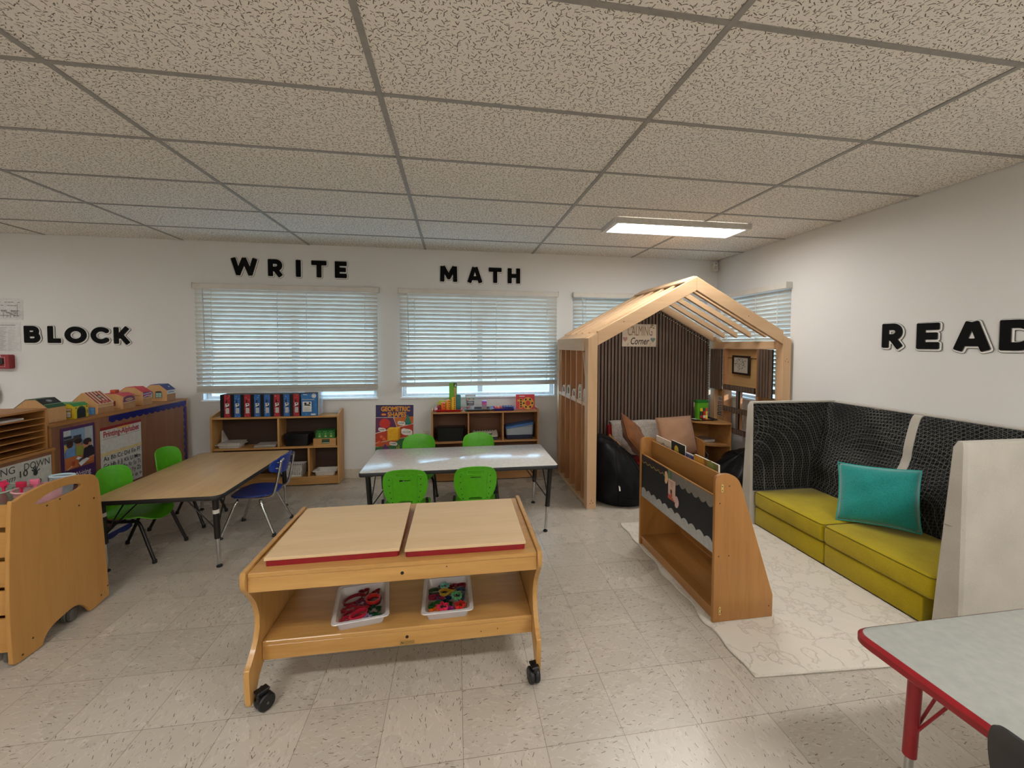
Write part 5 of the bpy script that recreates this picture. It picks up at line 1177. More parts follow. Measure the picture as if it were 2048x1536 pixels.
A.text(0.010, -0.182, 0.062, 'Writing', (214, 206, 216), 0.012, width=0.140); A.done('printing', t)
# Printing alphabet poster (cartoon figures left out)
M = frame((CX+0.0005, 3.908, 0.582), (0, 1, 0.0), (0, 0, 1)); t = Th('alphabet_poster', 'white Printing Alphabet poster with red heading on the cabinet back', 'poster', (CX, 3.908, 0.582))
bm = BM(); sheet(bm, M, -0.213, 0.213, -0.26, 0.245, 0.0008); P('sheet', bm, plain((206, 204, 198), 0.4), t)
A = Art(M); kk = (30, 28, 30)
A.rect(-0.213, 0.213, 0.222, 0.245, (142, 22, 32)); A.rect(-0.05, 0.09, 0.209, 0.224, (216, 176, 96))
A.text(0.0, 0.185, 0.066, 'Printing-Alphabet', (168, 26, 44), 0.022, width=0.37); A.line([(-0.19, 0.150), (0.20, 0.150)], 0.002, (120, 70, 70)); A.rect(-0.213, 0.213, 0.018, 0.045, (212, 190, 140))
for row, (v, s) in enumerate(((-0.006, 'Aa Bb Cc Dd Ee Ff'), (-0.062, 'Gg Hh Ii Jj Kk Ll Mm'), (-0.112, 'Nn Oo Pp Qq Rr Ss Tt'), (-0.164, 'Uu Vv Ww Xx Yy Zz'), (-0.220, '1 2 3 4 5 6 7 8 9'))):
    for d in (-0.02, 0.0, 0.02): A.line([(-0.205, v+d), (0.205, v+d)], 0.0008, (170, 168, 166))
    A.text(0.0, v, 0.050 if row < 4 else 0.034, s, kk, 0.006, width=0.385)
A.done('printing', t)
# toy houses on the cabinet
natw = wood('toy_birch', (214, 170, 118), (186, 140, 88), 'Z', 1.5, 0.5, 0.5)
HZ = 0.9282
def toy_house(label, y0, y1, ze, zr, roofc, wall=None, x1=-2.775, wid=0.20, trunc=0.3, front=None, end=None, extra=None):
    x0 = x1-wid; t = Th('toy_house', label, 'toy', ((x0+x1)/2, (y0+y1)/2, HZ), group='wooden toy houses on the cabinet'); cx = (x0+x1)/2; tw = wid*trunc/2
    wm = plain(wall, 0.45) if wall else natw
    bm = BM(); prism(bm, [(x0, HZ+0.0002), (x1, HZ+0.0002), (x1, ze), (cx+tw, zr-0.003), (cx-tw, zr-0.003), (x0, ze)], 'xz', y0, y1, 0.001); P('body', bm, wm, t)
    def slope(xa, za, xb, zb):
        bm = BM(); prism(bm, [(xa, za), (xa, za+0.003), (xb, zb+0.003), (xb, zb)], 'xz', y0-0.001, y1+0.001); return bm
    rm = plain(roofc, 0.45)
    P('roof_slope', slope(x1+0.001, ze, cx+tw, zr-0.0025), rm, t); P('roof_slope', slope(x0-0.001, ze, cx-tw, zr-0.0025), rm, t)
    bm = BM(); box(bm, cx-tw, cx+tw, y0-0.001, y1+0.001, zr-0.0025, zr+0.0005); P('ridge_cap', bm, rm, t)
    if front:
        A = Art(frame((x1+0.0006, (y0+y1)/2, HZ), (0, 1, 0), (0, 0, 1)), 0.0003); front(A, (y1-y0)/2, ze-HZ); A.done('front_print', t)
    if end:
        A = Art(frame((cx, y0-0.0006, HZ), (1, 0, 0), (0, 0, 1)), 0.0003); end(A, wid/2, ze-HZ); A.done('end_print', t)
    # printed roof details lie on the front slope
    if extra:
        u = Vector((0, 1, 0)); v = Vector((cx+tw-x1, 0, zr-0.0025-ze)).normalized(); L = Vector((cx+tw-x1, 0, zr-0.0025-ze)).length
        A = Art(frame(Vector((x1+0.001, (y0+y1)/2, ze+0.0035)), u, v), 0.0003); extra(A, (y1-y0)/2, L); A.done('roof_print', t)
    return t
wn = (86, 140, 190)
def win(A, u, v, w_, h, c=(40, 60, 90), g=wn):
    A.rect(u-w_, u+w_, v-h, v+h, c); A.rect(u-w_*0.85, u+w_*0.85, v-h*0.85, v+h*0.85, g); A.rect(u-0.001, u+0.001, v-h, v+h, c); A.rect(u-w_, u+w_, v-0.001, v+0.001, c)
def fA(A, hw, h): A.rect(-hw, hw, 0, 0.006, (150, 104, 60))
def xA(A, hw, L): A.rect(-hw, hw, L*0.35, L, (38, 44, 44)); A.rect(-hw, hw, L*0.32, L*0.36, (170, 214, 180)); A.disc(0, L*0.7, 0.022, (120, 130, 140), 0.014); A.disc(0, L*0.7, 0.017, (160, 166, 172), 0.009)
def eA(A, hw, h):
    for u in (-0.03, 0.02): A.disc(u, h*0.6, 0.012, (60, 40, 24))
toy_house('natural toy house with dark green roof next to the paper sorter', 3.352, 3.488, 1.035, 1.098, (34, 92, 62), front=fA, end=eA, extra=xA)
def fB(A, hw, h): A.disc(0.0, h*0.55, hw*0.62, (20, 70, 34)); A.rect(-hw*0.62, hw*0.62, 0, h*0.55, (20, 70, 34)); A.disc(0.0, h*0.52, hw*0.5, (12, 18, 14)); A.rect(-hw*0.5, hw*0.5, 0.002, h*0.52, (12, 18, 14)); A.disc(-hw*0.75, h*0.86, 0.005, (60, 50, 20)); A.disc(hw*0.75, h*0.9, 0.005, (60, 50, 20)); A.rect(hw*0.7, hw*0.95, h*0.3, h*0.6, (170, 120, 40))
def eB(A, hw, h): A.rect(0.02, hw-0.012, h*0.66, h*0.86, (120, 50, 30)); A.rect(0.024, hw-0.016, h*0.7, h*0.82, (226, 206, 180)); win(A, 0.055, h*0.36, 0.03, 0.022, (60, 40, 20), (226, 222, 210))
toy_house('low yellow toy garage with green roof and dark arched door', 3.55, 3.672, 1.018, 1.040, (44, 142, 66), (214, 190, 36), trunc=0.75, front=fB, end=eB)
def fC(A, hw, h): A.rect(-hw, hw, 0, 0.052, (176, 128, 80)); A.rect(-hw, hw, 0.052, 0.056, (226, 196, 160))
def xC(A, hw, L):
    for k in range(5): A.rect(-hw+k*2*hw/5, -hw+(k+0.45)*2*hw/5, 0, L, (176, 52, 44))
    A.disc(0.005, L*0.55, 0.022, (110, 50, 36)); A.disc(0.005, L*0.54, 0.014, (190, 190, 170)); A.rect(-0.035, 0.045, 0.004, 0.024, (190, 36, 40)); A.rect(-0.028, 0.038, 0.012, 0.016, (236, 206, 190))
def eC(A, hw, h): win(A, 0.045, h*0.34, 0.036, 0.028, (50, 100, 150), (92, 150, 206))
toy_house('toy barn with red and white striped roof', 3.76, 3.912, 1.005, 1.098, (232, 208, 188), front=fC, end=eC, extra=xC, trunc=0.1)
def fD(A, hw, h): A.disc(0, h*0.80, hw*0.95, (112, 60, 88), h*0.22); A.rect(-hw, hw, h*0.5, h*0.72, (112, 60, 88)); A.disc(0, h*0.72, hw*0.62, (214, 186, 150), 0.011); A.rect(-hw*0.45, hw*0.45, h*0.69, h*0.75, (110, 76, 76)); A.rect(-hw, hw, 0, h*0.5, (178, 130, 80)); A.line([(-hw, h*0.5), (hw, h*0.56)], 0.004, (236, 216, 196))
def eD(A, hw, h): A.rect(-0.03, 0.045, h*0.28, h*0.66, (128, 30, 46)); A.disc(0.008, h*0.48, 0.02, (70, 110, 160)); A.rect(-hw+0.02, hw-0.02, 0.008, 0.012, (150, 100, 60))
t = toy_house('toy shop with pink roof and small red chimney', 4.01, 4.145, 1.038, 1.062, (214, 72, 92), front=fD, end=eD, trunc=0.5)
bm = BM(); box(bm, -2.90, -2.86, 4.05, 4.10, 1.0635, 1.090, 0.004); P('chimney', bm, plain((190, 76, 44), 0.5), t)
def fE(A, hw, h): A.poly([(-hw, h*0.55), (hw, h*0.66), (hw, h), (-hw, h)], (96, 80, 140)); A.line([(-hw, h*0.62), (0, h*0.74), (hw, h*0.70)], 0.007, (236, 190, 190)); A.line([(-hw, h*0.86), (hw, h*0.92)], 0.005, (230, 220, 230)); A.line([(-hw, h*0.74), (hw, h*0.82)], 0.005, (190, 40, 70)); A.rect(-hw, hw, 0, h*0.5, (180, 132, 82))
def eE(A, hw, h): A.rect(0.0, hw-0.02, h*0.75, h*0.79, (120, 60, 40)); A.rect(0.0, hw-0.02, h*0.02, h*0.05, (120, 40, 50))
toy_house('toy house with red-pink roof and purple wavy awning', 4.24, 4.345, 1.045, 1.095, (216, 60, 76), front=fE, end=eE, trunc=0.35)
def fF(A, hw, h): A.rect(-hw, hw, h*0.64, h*0.98, (206, 216, 224)); A.rect(-hw*0.65, hw*0.65, h*0.77, h*0.84, (70, 90, 130)); A.rect(-hw, hw, 0, h*0.60, (170, 122, 72))
def eF(A, hw, h):
    for u in (-0.05, 0.03): win(A, u, h*0.56, 0.03, 0.025, (40, 56, 60), (160, 196, 190)); A.disc(u, h*0.86, 0.028, (40, 34, 30), 0.008)
    for k in range(7): A.rect(-0.08+k*0.021, -0.07+k*0.021, h*0.2, h*0.23, (130, 84, 46))
def xF(A, hw, L): A.disc(hw*0.3, L*0.5, 0.009, (200, 216, 236)); 
toy_house('toy house with blue roof at the far end of the cabinet', 4.555, 4.678, 1.032, 1.088, (40, 72, 146), front=fF, end=eF, extra=xF, trunc=0.4)

# base unit with counting poster
BX = -2.66
t = Th('storage_unit', 'low oak unit with counting poster under the paper sorter', 'cabinet', (-2.83, 2.60, 0))
bm = BM(); box(bm, -3.0, BX+0.004, 1.95, 3.255, 0.765, 0.785, 0.003); P('top', bm, oak, t)
for y0, y1 in ((1.955, 1.973), (3.232, 3.25)):
    bm = BM(); box(bm, -2.998, BX, y0, y1, 0, 0.7645, 0.002); P('end_panel', bm, oakz, t)
bm = BM(); box(bm, BX-0.02, BX-0.004, 1.9735, 3.2315, 0.03, 0.7645); P('back_panel', bm, walnut, t)
bm = BM(); box(bm, -2.99, BX-0.0205, 1.9735, 3.2315, 0.06, 0.078); P('bottom', bm, oak, t)
M = frame((BX+0.0006, 2.945, 0.56), (0, 1, 0), (0, 0, 1)); t = Th('counting_poster', 'grey-white Counting Down poster with handprint on the oak unit', 'poster', (BX, 2.945, 0.56))
bm = BM(); sheet(bm, M, -0.275, 0.278, -0.21, 0.185, 0.001); P('sheet', bm, plain((196, 194, 186), 0.5), t)
A = Art(M); gk = (66, 66, 62)
A.text(-0.112, 0.150, 0.062, 'COUNTING', gk, 0.004, width=0.315); A.text(0.182, 0.148, 0.062, 'DOWN', gk, 0.004, width=0.165); A.text(-0.01, 0.100, 0.05, 'from', gk, 0.004, shear=0.35, width=0.105); A.text(0.090, 0.110, 0.055, '10', gk, 0.02, width=0.05)
A.disc(0.168, 0.095, 0.015, (52, 54, 52), 0.017)
for a, l in ((2.35, 0.034), (1.95, 0.042), (1.6, 0.046), (1.25, 0.042), (0.55, 0.034)): A.line([(0.168+0.010*math.cos(a), 0.098+0.011*math.sin(a)), (0.168+l*math.cos(a), 0.096+l*math.sin(a))], 0.0075, (52, 54, 52))
for k, s in enumerate('10 9 8 7 6 5 4 3 2 1'.split()): A.text(-0.245+k*0.0545, 0.03, 0.055, s, gk, 0.008)
A.rect(-0.25, 0.25, -0.13, -0.125, (150, 148, 142)); A.done('printing', t)
# paper sorter
t = Th('paper_sorter', 'oak paper sorter with thin shelves on top of the oak unit', 'sorter', (-2.83, 2.73, 0.785))
sx = -2.672
bm = BM(); box(bm, -2.96, sx, 2.22, 3.225, 1.042, 1.056, 0.002); P('top', bm, oak, t)
for y0, y1 in ((2.223, 2.236), (3.209, 3.222)):
    bm = BM(); box(bm, -2.958, sx-0.002, y0, y1, 0.7855, 1.0415, 0.001); P('end_panel', bm, oakz, t)
bm = BM(); box(bm, -2.955, -2.948, 2.2365, 3.2085, 0.7855, 1.0415); P('back_panel', bm, oakz, t)
for k in range(6):
    z = 0.789+k*0.041; bm = BM(); box(bm, -2.9475, sx-0.003, 2.2365, 3.2085, z, z+0.006, 0.0005); P('shelf', bm, oak, t)
t = Th('paper_stack', 'small white paper stack on the topmost slot of the sorter', 'paper', (-2.78, 3.02, 1.0))
bm = BM(); box(bm, -2.90, -2.70, 2.92, 3.10, 1.0002, 1.012); P('sheets', bm, plain((210, 205, 196), 0.6), t)
t = Th('fallen_border', 'strip of navy scalloped border lying on the floor under the wood table', 'border strip', (-2.56, 3.55, 0.0))
me = panel([scallop((-0.14, 0), (0.14, 0.02), 0.05, 3, -1)], 0.001, 0, frame((-2.56, 3.55, 0.056), (0.35, 0.9, 0.1), (0.1, -0.1, 1))); P('strip', me, plain((44, 58, 120), 0.3), t)
# ================================================================== WOODEN PLAY HOUSE
pinez = wood('pine', (230, 196, 156), (206, 164, 122), 'Z', 0.55, 0.5, 0.7); pinex = wood('pine', (230, 196, 156), (206, 164, 122), 'X', 0.55, 0.5, 0.7); piney = wood('pine', (230, 196, 156), (206, 164, 122), 'Y', 0.55, 0.5, 0.7)
studz = wood('knotty_pine', (200, 150, 106), (168, 114, 72), 'Z', 0.6, 0.55, 0.9); plyb = wood('house_plywood', (216, 178, 122), (190, 148, 94), 'Y', 0.5, 0.5, 0.8)
slatm = wood('walnut_slat', (122, 102, 88), (98, 78, 66), 'Z', 0.8, 0.5, 0.7); felt = plain((14, 12, 12), 0.95)
HX0, HX1, HY0, HY1, RX, RZ, EZ = 1.168, 3.215, 3.61, 4.765, 2.21, 2.128, 1.565
t = house = Th('play_house', 'open pine-framed play house with gabled rafters in the back right corner', 'play house', ((HX0+HX1)/2, (HY0+HY1)/2, 0))
def post(x0, x1, y0, y1, z1, slope=0.0, m=pinez):
    bm = BM(); prism(bm, [(x0, 0), (x1, 0), (x1, z1+(x1-x0)*max(0, slope)), (x0, z1+(x1-x0)*max(0, -slope))], 'xz', y0, y1, 0.002); P('post', bm, m, t)
post(HX0, 1.256, HY0, HY0+0.09, 1.548, 0.54); post(3.127, HX1, HY0, HY0+0.09, 1.548, -0.54)
post(HX0, 1.256, HY1-0.09, HY1, 1.548, 0.54); post(3.127, HX1, HY1-0.09, HY1, 1.548, -0.54)
# gable rafters: front pair, back pair, and the common rafters between
sl_ = 0.540; vth = 0.128
def rafter(y, wd, side, name, th=vth, inset=0.0):
    xa = 1.2565 if side < 0 else 3.1265; za = RZ-sl_*abs(RX-xa); s = 1 if side < 0 else -1
    xr = RX-s*0.0005
    bm = BM(); prism(bm, [(xa, za-th), (xa, za), (xr, RZ), (xr, RZ-th)], 'xz', y, y+wd, 0.003); P(name, bm, pinex, t)
for s in (-1, 1):
    rafter(HY0, 0.040, s, 'gable_rafter'); rafter(HY1-0.04, 0.038, s, 'gable_rafter', 0.10)
    for k in range(1, 5):
        rafter(HY0+0.002+k*0.2235, 0.036, s, 'rafter', 0.058)
bm = BM(); bar(bm, (RX-0.055, HY0+0.03, RZ-0.055*sl_+0.008), (RX-0.055, HY1, RZ-0.055*sl_+0.008), 0.115, 0.014, (-sl_, 0, 1), 0.002); P('ridge_board', bm, piney, t)
bm = BM(); bar(bm, (RX+0.055, HY0+0.03, RZ-0.055*sl_+0.008), (RX+0.055, HY1, RZ-0.055*sl_+0.008), 0.115, 0.014, (sl_, 0, 1), 0.002); P('ridge_board', bm, piney, t)
# left wall: top beam, sill, studs, rail, braces, sheathing
bm = BM(); prism(bm, [(HX0-0.012, 1.435), (1.254, 1.435), (1.254, 1.60), (HX0-0.012, 1.552)], 'xz', HY0+0.0905, HY1-0.0905, 0.003); P('top_plate', bm, piney, t)
bm = BM(); box(bm, HX0, 1.25, HY0+0.0905, HY1-0.0905, 0.0, 0.038, 0.002); P('sole_plate', bm, piney, t)
for y in (3.795, 3.99, 4.20, 4.40, 4.59):
    bm = BM(); box(bm, HX0+0.002, 1.245, y-0.014, y+0.014, 0.0385, 1.4345, 0.002); P('stud', bm, studz, t)
ys = [HY0+0.09]+[v for y in (3.795, 3.99, 4.20, 4.40, 4.59) for v in (y-0.0145, y+0.0145)]+[HY1-0.09]
for a, b in zip(ys[::2], ys[1::2]):
    bm = BM(); box(bm, HX0+0.004, 1.245, a+0.0003, b-0.0003, 0.925, 0.962, 0.002); P('rail', bm, piney, t)
for a, b, c_ in ((3.701, 3.779, 1), (4.674, 4.606, 1)):
    bm = BM(); bar(bm, (HX0+0.015, a, 1.19), (HX0+0.015, b, 1.42), 0.022, 0.02, (1, 0, 0), 0.001); P('brace', bm, pinez, t)
bm = BM(); box(bm, 1.2465, 1.256, HY0+0.0905, HY1-0.0905, 0.039, 1.434); P('sheathing', bm, studz, t)
# back slat panels following the gable
def comb(u0, u1, z0, z1, place, pitch=0.0425, sw=0.0265, d=0.013, cut=None):
    """felt sheet with wooden slats as one profiled board; place(u, depth, z) -> world"""
    n = max(1, int(round((u1-u0)/pitch))); p = (u1-u0)/n; g = (p-sw)/2; pts = [(u0, -0.009)]; pts.append((u0, 0.0))
    for k in range(n):
        a = u0+k*p+g; pts += [(a, 0.0), (a, d), (a+sw, d), (a+sw, 0.0)]
    pts += [(u1, 0.0), (u1, -0.009)]
    bm = BM(); A_ = [bm.verts.new((u, dd, z0)) for u, dd in pts]; B_ = [bm.verts.new((u, dd, z1)) for u, dd in pts]
    m = len(pts)
    for k in range(m):
        f = bm.faces.new((A_[k], A_[(k+1) % m], B_[(k+1) % m], B_[k])); f.material_index = 0 if (pts[k][1] >= d*0.9 and pts[(k+1) % m][1] >= d*0.9) else 1
        if pts[k][1] < 0.001 and pts[(k+1) % m][1] > d*0.9 or pts[k][1] > d*0.9 and pts[(k+1) % m][1] < 0.001: f.material_index = 0
    bm.faces.new(A_[::-1]).material_index = 1; bm.faces.new(B_).material_index = 1
    if cut: cut(bm)
    for v in bm.verts: v.co = Vector(place(*v.co))
    return bm
def gcut(bm):
    for s in (-1, 1):
        nrm = Vector((s*sl_, 0, 1)).normalized()
        r = bmesh.ops.bisect_plane(bm, geom=list(bm.verts)+list(bm.edges)+list(bm.faces), plane_co=(RX, 0, RZ-0.105), plane_no=nrm, clear_outer=True)
        es = [e for e in r['geom_cut'] if isinstance(e, bmesh.types.BMEdge)]
        bmesh.ops.triangle_fill(bm, use_beauty=True, edges=es)
for a, b in ((1.258, 2.405), (2.409, 3.078)):
    P('slat_panel', comb(a, b, 0.02, 2.1, lambda u, d, z: (u, 4.735-d, z), cut=gcut), [slatm, felt], t)
bm = BM(); box(bm, 1.258, 3.078, 4.7455, 4.756, 0.02, 1.45); P('back_sheathing', bm, studz, t)
# right wall: plates, studs, slat fields, plywood niches, window lattice
bm = BM(); box(bm, 3.10, 3.21, HY0+0.0905, HY1-0.0905, 1.452, 1.535, 0.003); P('top_plate', bm, piney, t)
bm = BM(); box(bm, 3.127, 3.205, HY0+0.0905, HY1-0.0905, 0.0, 0.038, 0.002); P('sole_plate', bm, piney, t)
for y in (3.925, 4.485):
    bm = BM(); box(bm, 3.105, 3.205, y-0.019, y+0.019, 0.0385, 1.4515, 0.002); P('stud', bm, studz, t)
rp = lambda u, d, z: (3.095-d, u, z)
for a, b, z0, z1 in ((4.5045, 4.720, 0.97, 1.45), (3.702, 3.9055, 0.96, 1.45), (3.945, 4.465, 0.985, 1.04), (3.945, 4.465, 0.735, 0.79), (3.945, 4.465, 0.50, 0.555), (4.185, 4.235, 0.557, 0.733), (4.185, 4.235, 0.792, 0.983)):
    P('slat_panel', comb(a, b, z0, z1, rp), [slatm, felt], t)
bm = BM(); box(bm, 3.108, 3.14, 4.19, 4.23, 0.5, 0.99, 0.002); P('mullion', bm, studz, t)
for z in (0.49, 0.725, 0.975):
    for a, b in ((3.9445, 4.1895), (4.2305, 4.4655)):
        bm = BM(); box(bm, 3.108, 3.14, a, b, z, z+0.03, 0.002); P('lattice_bar', bm, studz, t)
for a, b, z0, z1, x in ((3.945, 4.465, 1.006, 1.451, 3.155), (4.505, 4.674, 0.30, 0.968, 3.165), (3.701, 3.905, 0.30, 0.958, 3.165)):
    bm = BM(); box(bm, x, x+0.009, a, b, z0, z1); P('plywood_panel', bm, plyb, t)
for x, y, z, ax in ((1.20, HY0-0.0003, 0.05, 0), (1.225, HY0-0.0003, 0.055, 0), (1.21, HY0-0.0003, 0.075, 0), (3.17, HY0-0.0003, 1.36, 0), (3.185, HY0-0.0003, 1.33, 0), (3.155, HY0-0.0003, 1.34, 0), (1.50, HY0-0.0003, 1.70, 0), (2.75, HY0-0.0003, 1.77, 0)):
    bm = BM(); lathe(bm, (x, y, z), [(0.0045, 0.001), (0.0045, -0.0005)], 8, 'Y'); P('screw_hole', bm, plain((60, 40, 26), 0.6), t)

# arch blocks on the rail, one per stud bay
def arch_block(label, y, w_, h, paint, two=False):
    t = Th('window_block', label, 'toy block', (1.205, y, 0.9622)); z0 = 0.9625
    def arch(r, yb, hh): return [(y-r, yb)]+[(y-r*math.cos(PI*k/12), yb+hh-r+r*math.sin(PI*k/12)) for k in range(13)]+[(y+r, yb)]
    outer = arch(w_/2, z0, h); holes = []
    if two: holes = [arch(w_/2-0.014, z0+h*0.55, h*0.45-0.014), [(y-w_/2+0.014, z0+0.012), (y+w_/2-0.014, z0+0.012), (y+w_/2-0.014, z0+h*0.45), (y-w_/2+0.014, z0+h*0.45)]]
    else: holes = [arch(w_/2-0.014, z0+0.012, h-0.026)]
    P('frame', panel([outer]+holes, 0.03, 0.001, frame((1.19, 0, 0), (0, 1, 0), (0, 0, 1))), plain((228, 216, 196), 0.5), t)
    for hpts in holes: P('pane', panel([hpts], 0.004, 0, frame((1.19, 0, 0), (0, 1, 0), (0, 0, 1))), plain(paint, 0.2), t)
arch_block('pale arched toy block with orange pane in the bay nearest the front post', 3.74, 0.062, 0.12, (206, 110, 40))
arch_block('tall two-window toy block with grey-green panes on the play house rail', 3.89, 0.085, 0.15, (70, 84, 76), True)
arch_block('arched toy block with red pane in the middle bay of the rail', 4.095, 0.11, 0.085, (150, 40, 34))
arch_block('arched toy block with dark green pane left of the red one', 4.30, 0.125, 0.105, (40, 56, 52))
arch_block('low arched toy block with charcoal pane in the last bay of the rail', 4.49, 0.12, 0.088, (44, 44, 46))
# calming sign
M = frame((2.155, 4.7145, 1.607), (1, 0, -0.006), (0.006, 0, 1)); t = Th('calming_sign', 'whitewashed Calming Corner sign hanging on the slatted back wall', 'sign', (2.155, 4.7145, 1.607))
bm = BM(); sheet(bm, M, -0.214, 0.214, -0.134, 0.134, 0.006); P('board', bm, wood('whitewash', (216, 200, 178), (192, 172, 150), 'X', 0.6, 0.6), t)
A = Art(M); br = (124, 92, 68)
A.text(0.01, 0.047, 0.165, 'CALMING', br, -0.004, width=0.31); A.text(0.0, -0.072, 0.115, 'Corner', (42, 32, 30), 0.012, shear=0.3, width=0.235)
for u, v, c_ in ((-0.178, -0.045, (176, 130, 120)), (0.172, -0.05, (112, 132, 122))): A.poly([(u+a*1.0, v+b*1.1) for a, b in outl('heart', 0.032, 24)], c_)
for u, v in ((-0.15, -0.105), (-0.138, -0.10), (0.13, -0.10), (0.145, -0.095)): A.line([(u, v-0.02), (u+0.004, v+0.012)], 0.004, (150, 120, 90))
A.disc(0.158, 0.122, 0.018, (138, 112, 78), 0.009); A.poly([(0.168, 0.088), (0.178, 0.10), (0.186, 0.078)], (20, 18, 18)); A.disc(-0.10, 0.10, 0.022, (170, 150, 110), 0.012)
A.done('printing', t)
# heart picture on a brass rod
t = Th('heart_picture', 'dark-framed heart print hanging from a brass rod on the plywood recess', 'picture', (3.135, 4.215, 1.273))
M = frame((3.128, 4.215, 1.273), (0, -1, -0.02), (-0.02, -0.02, 1))
me = panel([[(-0.142, -0.105), (0.142, -0.105), (0.142, 0.105), (-0.142, 0.105)], [(-0.118, -0.085), (0.118, -0.085), (0.118, 0.085), (-0.118, 0.085)]], 0.016, 0.002, M); P('frame', me, plain((42, 26, 22), 0.35), t)
A = Art(M @ Matrix.Translation((0, 0, -0.002))); A.rect(-0.120, 0.120, -0.087, 0.087, (206, 198, 184)); rnd = random.Random(4)
hp = outl('heart', 0.072, 60); cnt = 0
while cnt < 80:
    u, v = rnd.uniform(-0.072, 0.072), rnd.uniform(-0.08, 0.07)
    c_, s_ = u/0.072, v/0.066
    if (c_*c_+s_*s_-0.75)**3-c_*c_*s_**3 < 0.04: A.disc(u*1.15, v*1.0, rnd.uniform(0.003, 0.0055), (58, 44, 40), n=7); cnt += 1
A.done('print', t)
t = Th('curtain_rod', 'thin brass rod crossing the plywood recess behind the heart picture', 'rod', (3.145, 4.205, 1.35))
bm = BM(); tube(bm, [(3.1455, 3.946, 1.352), (3.1455, 4.464, 1.352)], 0.004, 8); P('rod', bm, plain((206, 180, 120), 0.25, 0.8), t, smooth=0.6)
bm = BM(); lathe(bm, (3.1455, 4.215, 1.352), [(0.006, -0.008), (0.0065, 0), (0.006, 0.008)], 8, 'Y'); P('collar', bm, plain((206, 180, 120), 0.25, 0.8), t)
def niche_sign(name, label, y0, y1, z0, z1, lines, x=3.158):
    M = frame((x, (y0+y1)/2, (z0+z1)/2), (0, -1, 0), (0, 0, 1)); t = Th(name, label, 'sign', (x, (y0+y1)/2, (z0+z1)/2)); bm = BM(); a, b = (y1-y0)/2, (z1-z0)/2
    sheet(bm, M, -a, a, -b, b, 0.003); P('sheet', bm, plain((208, 198, 182), 0.5), t); A = Art(M); lines(A, a, b); A.done('printing', t)
def lines1(A, a, b):
    A.text(0, b-0.035, 0.04, 'YOU ARE', (60, 44, 40), 0.02, width=a*1.5)
    for k, (s, c_) in enumerate((('BRAVE', (150, 96, 84)), ('SMART', (96, 70, 62)), ('LOVED', (86, 64, 58)), ('KIND', (58, 44, 42)))):
        v = b-0.085-k*0.043; A.rect(-a*0.85, a*0.85, v-0.017, v+0.017, c_); A.rect(-a*0.6, a*0.6, v-0.006, v+0.006, (214, 204, 190)); A.rect(-a*0.1, -a*0.05, v-0.006, v+0.006, c_)
niche_sign('affirmation_sign', 'narrow YOU ARE sign in the left plywood niche of the play house', 4.535, 4.665, 0.64, 0.88, lines1)
def lines2(A, a, b):
    A.text(0, b-0.03, 0.045, 'Emotions', (50, 44, 42), 0.02, width=a*1.6)
    for k in range(6): A.disc(-a*0.6+(k % 3)*a*0.6, b-0.08-(k//3)*0.06, 0.022, [(230, 190, 80), (120, 160, 200), (200, 110, 90)][k % 3])
niche_sign('emotions_sign', 'Emotions sign in the right plywood niche above the sofa end', 3.715, 3.885, 0.72, 0.905, lines2)
# string lights down the back corner
t = Th('string_lights', 'string of tiny white bulbs along the back right rafter and corner', 'string lights', (3.06, 4.72, 0.7))
path = [Vector(p) for p in ((2.25, 4.706, 1.955), (2.6, 4.706, 1.77), (3.04, 4.703, 1.52), (3.058, 4.70, 1.45), (3.056, 4.702, 1.1), (3.058, 4.70, 0.66))]
bm = BM(); tube(bm, path, 0.0018, 5); P('cord', bm, plain((40, 34, 30), 0.5), t)
bul = BM(); bmesh.ops.create_icosphere(bul, subdivisions=1, radius=0.0065); bme = bpy.data.meshes.new('bulb'); bul.to_mesh(bme); bul.free(); bme.materials.append(plain((238, 226, 196), 0.2)); bme.shade_smooth()
tot = sum((b-a).length for a, b in zip(path, path[1:]))
for k in range(58):
    s = tot*(k+0.5)/58
    for a, b in zip(path, path[1:]):
        L = (b-a).length
        if s <= L: break
        s -= L
    o = bpy.data.objects.new('bulb', bme); COL.objects.link(o); o.parent = t.o; o.location = a+(b-a)*(s/L)+Vector((-0.003, -0.006, -0.002))-Vector(t.o.location)

# ---- inside: bench with throw, pillows, bean bags, corner shelves
def cushion(w_, h, th, n=18, pinch=0.18, power=2.4, seed=1, wr=0.006):
    rnd = random.Random(seed); ph = [rnd.uniform(0, 6) for _ in range(6)]; bm = BM(); G = [{}, {}]
    for s in (0, 1):
        for i in range(n+1):
            for j in range(n+1):
                x, y = 2*i/n-1, 2*j/n-1; px_ = x*(1-pinch*0.5*(1-x*x)*0-pinch*(1-abs(y)**2)*0.35*abs(x)); py_ = y*(1-pinch*(1-abs(x)**2)*0.35*abs(y))
                z = th/2*((1-abs(x)**power)*(1-abs(y)**power))**0.55*(1 if s else -1)
                z += wr*(math.sin(7*x+4*y+ph[0])+math.sin(-5*x+9*y+ph[1]))*(1-x**4)*(1-y**4)*0.5
                if s and (i in (0, n) or j in (0, n)): G[s][i, j] = G[0][i, j]; continue
                G[s][i, j] = bm.verts.new((px_*w_/2, py_*h/2, z))
        for i in range(n):
            for j in range(n):
                q = [G[s][i, j], G[s][i+1, j], G[s][i+1, j+1], G[s][i, j+1]]; bm.faces.new(q if s else q[::-1])
    edge = [(i, 0) for i in range(n)]+[(n, j) for j in range(n)]+[(i, n) for i in range(n, 0, -1)]+[(0, j) for j in range(n, 0, -1)]
    return bm, [G[0][e].co.copy() for e in edge]
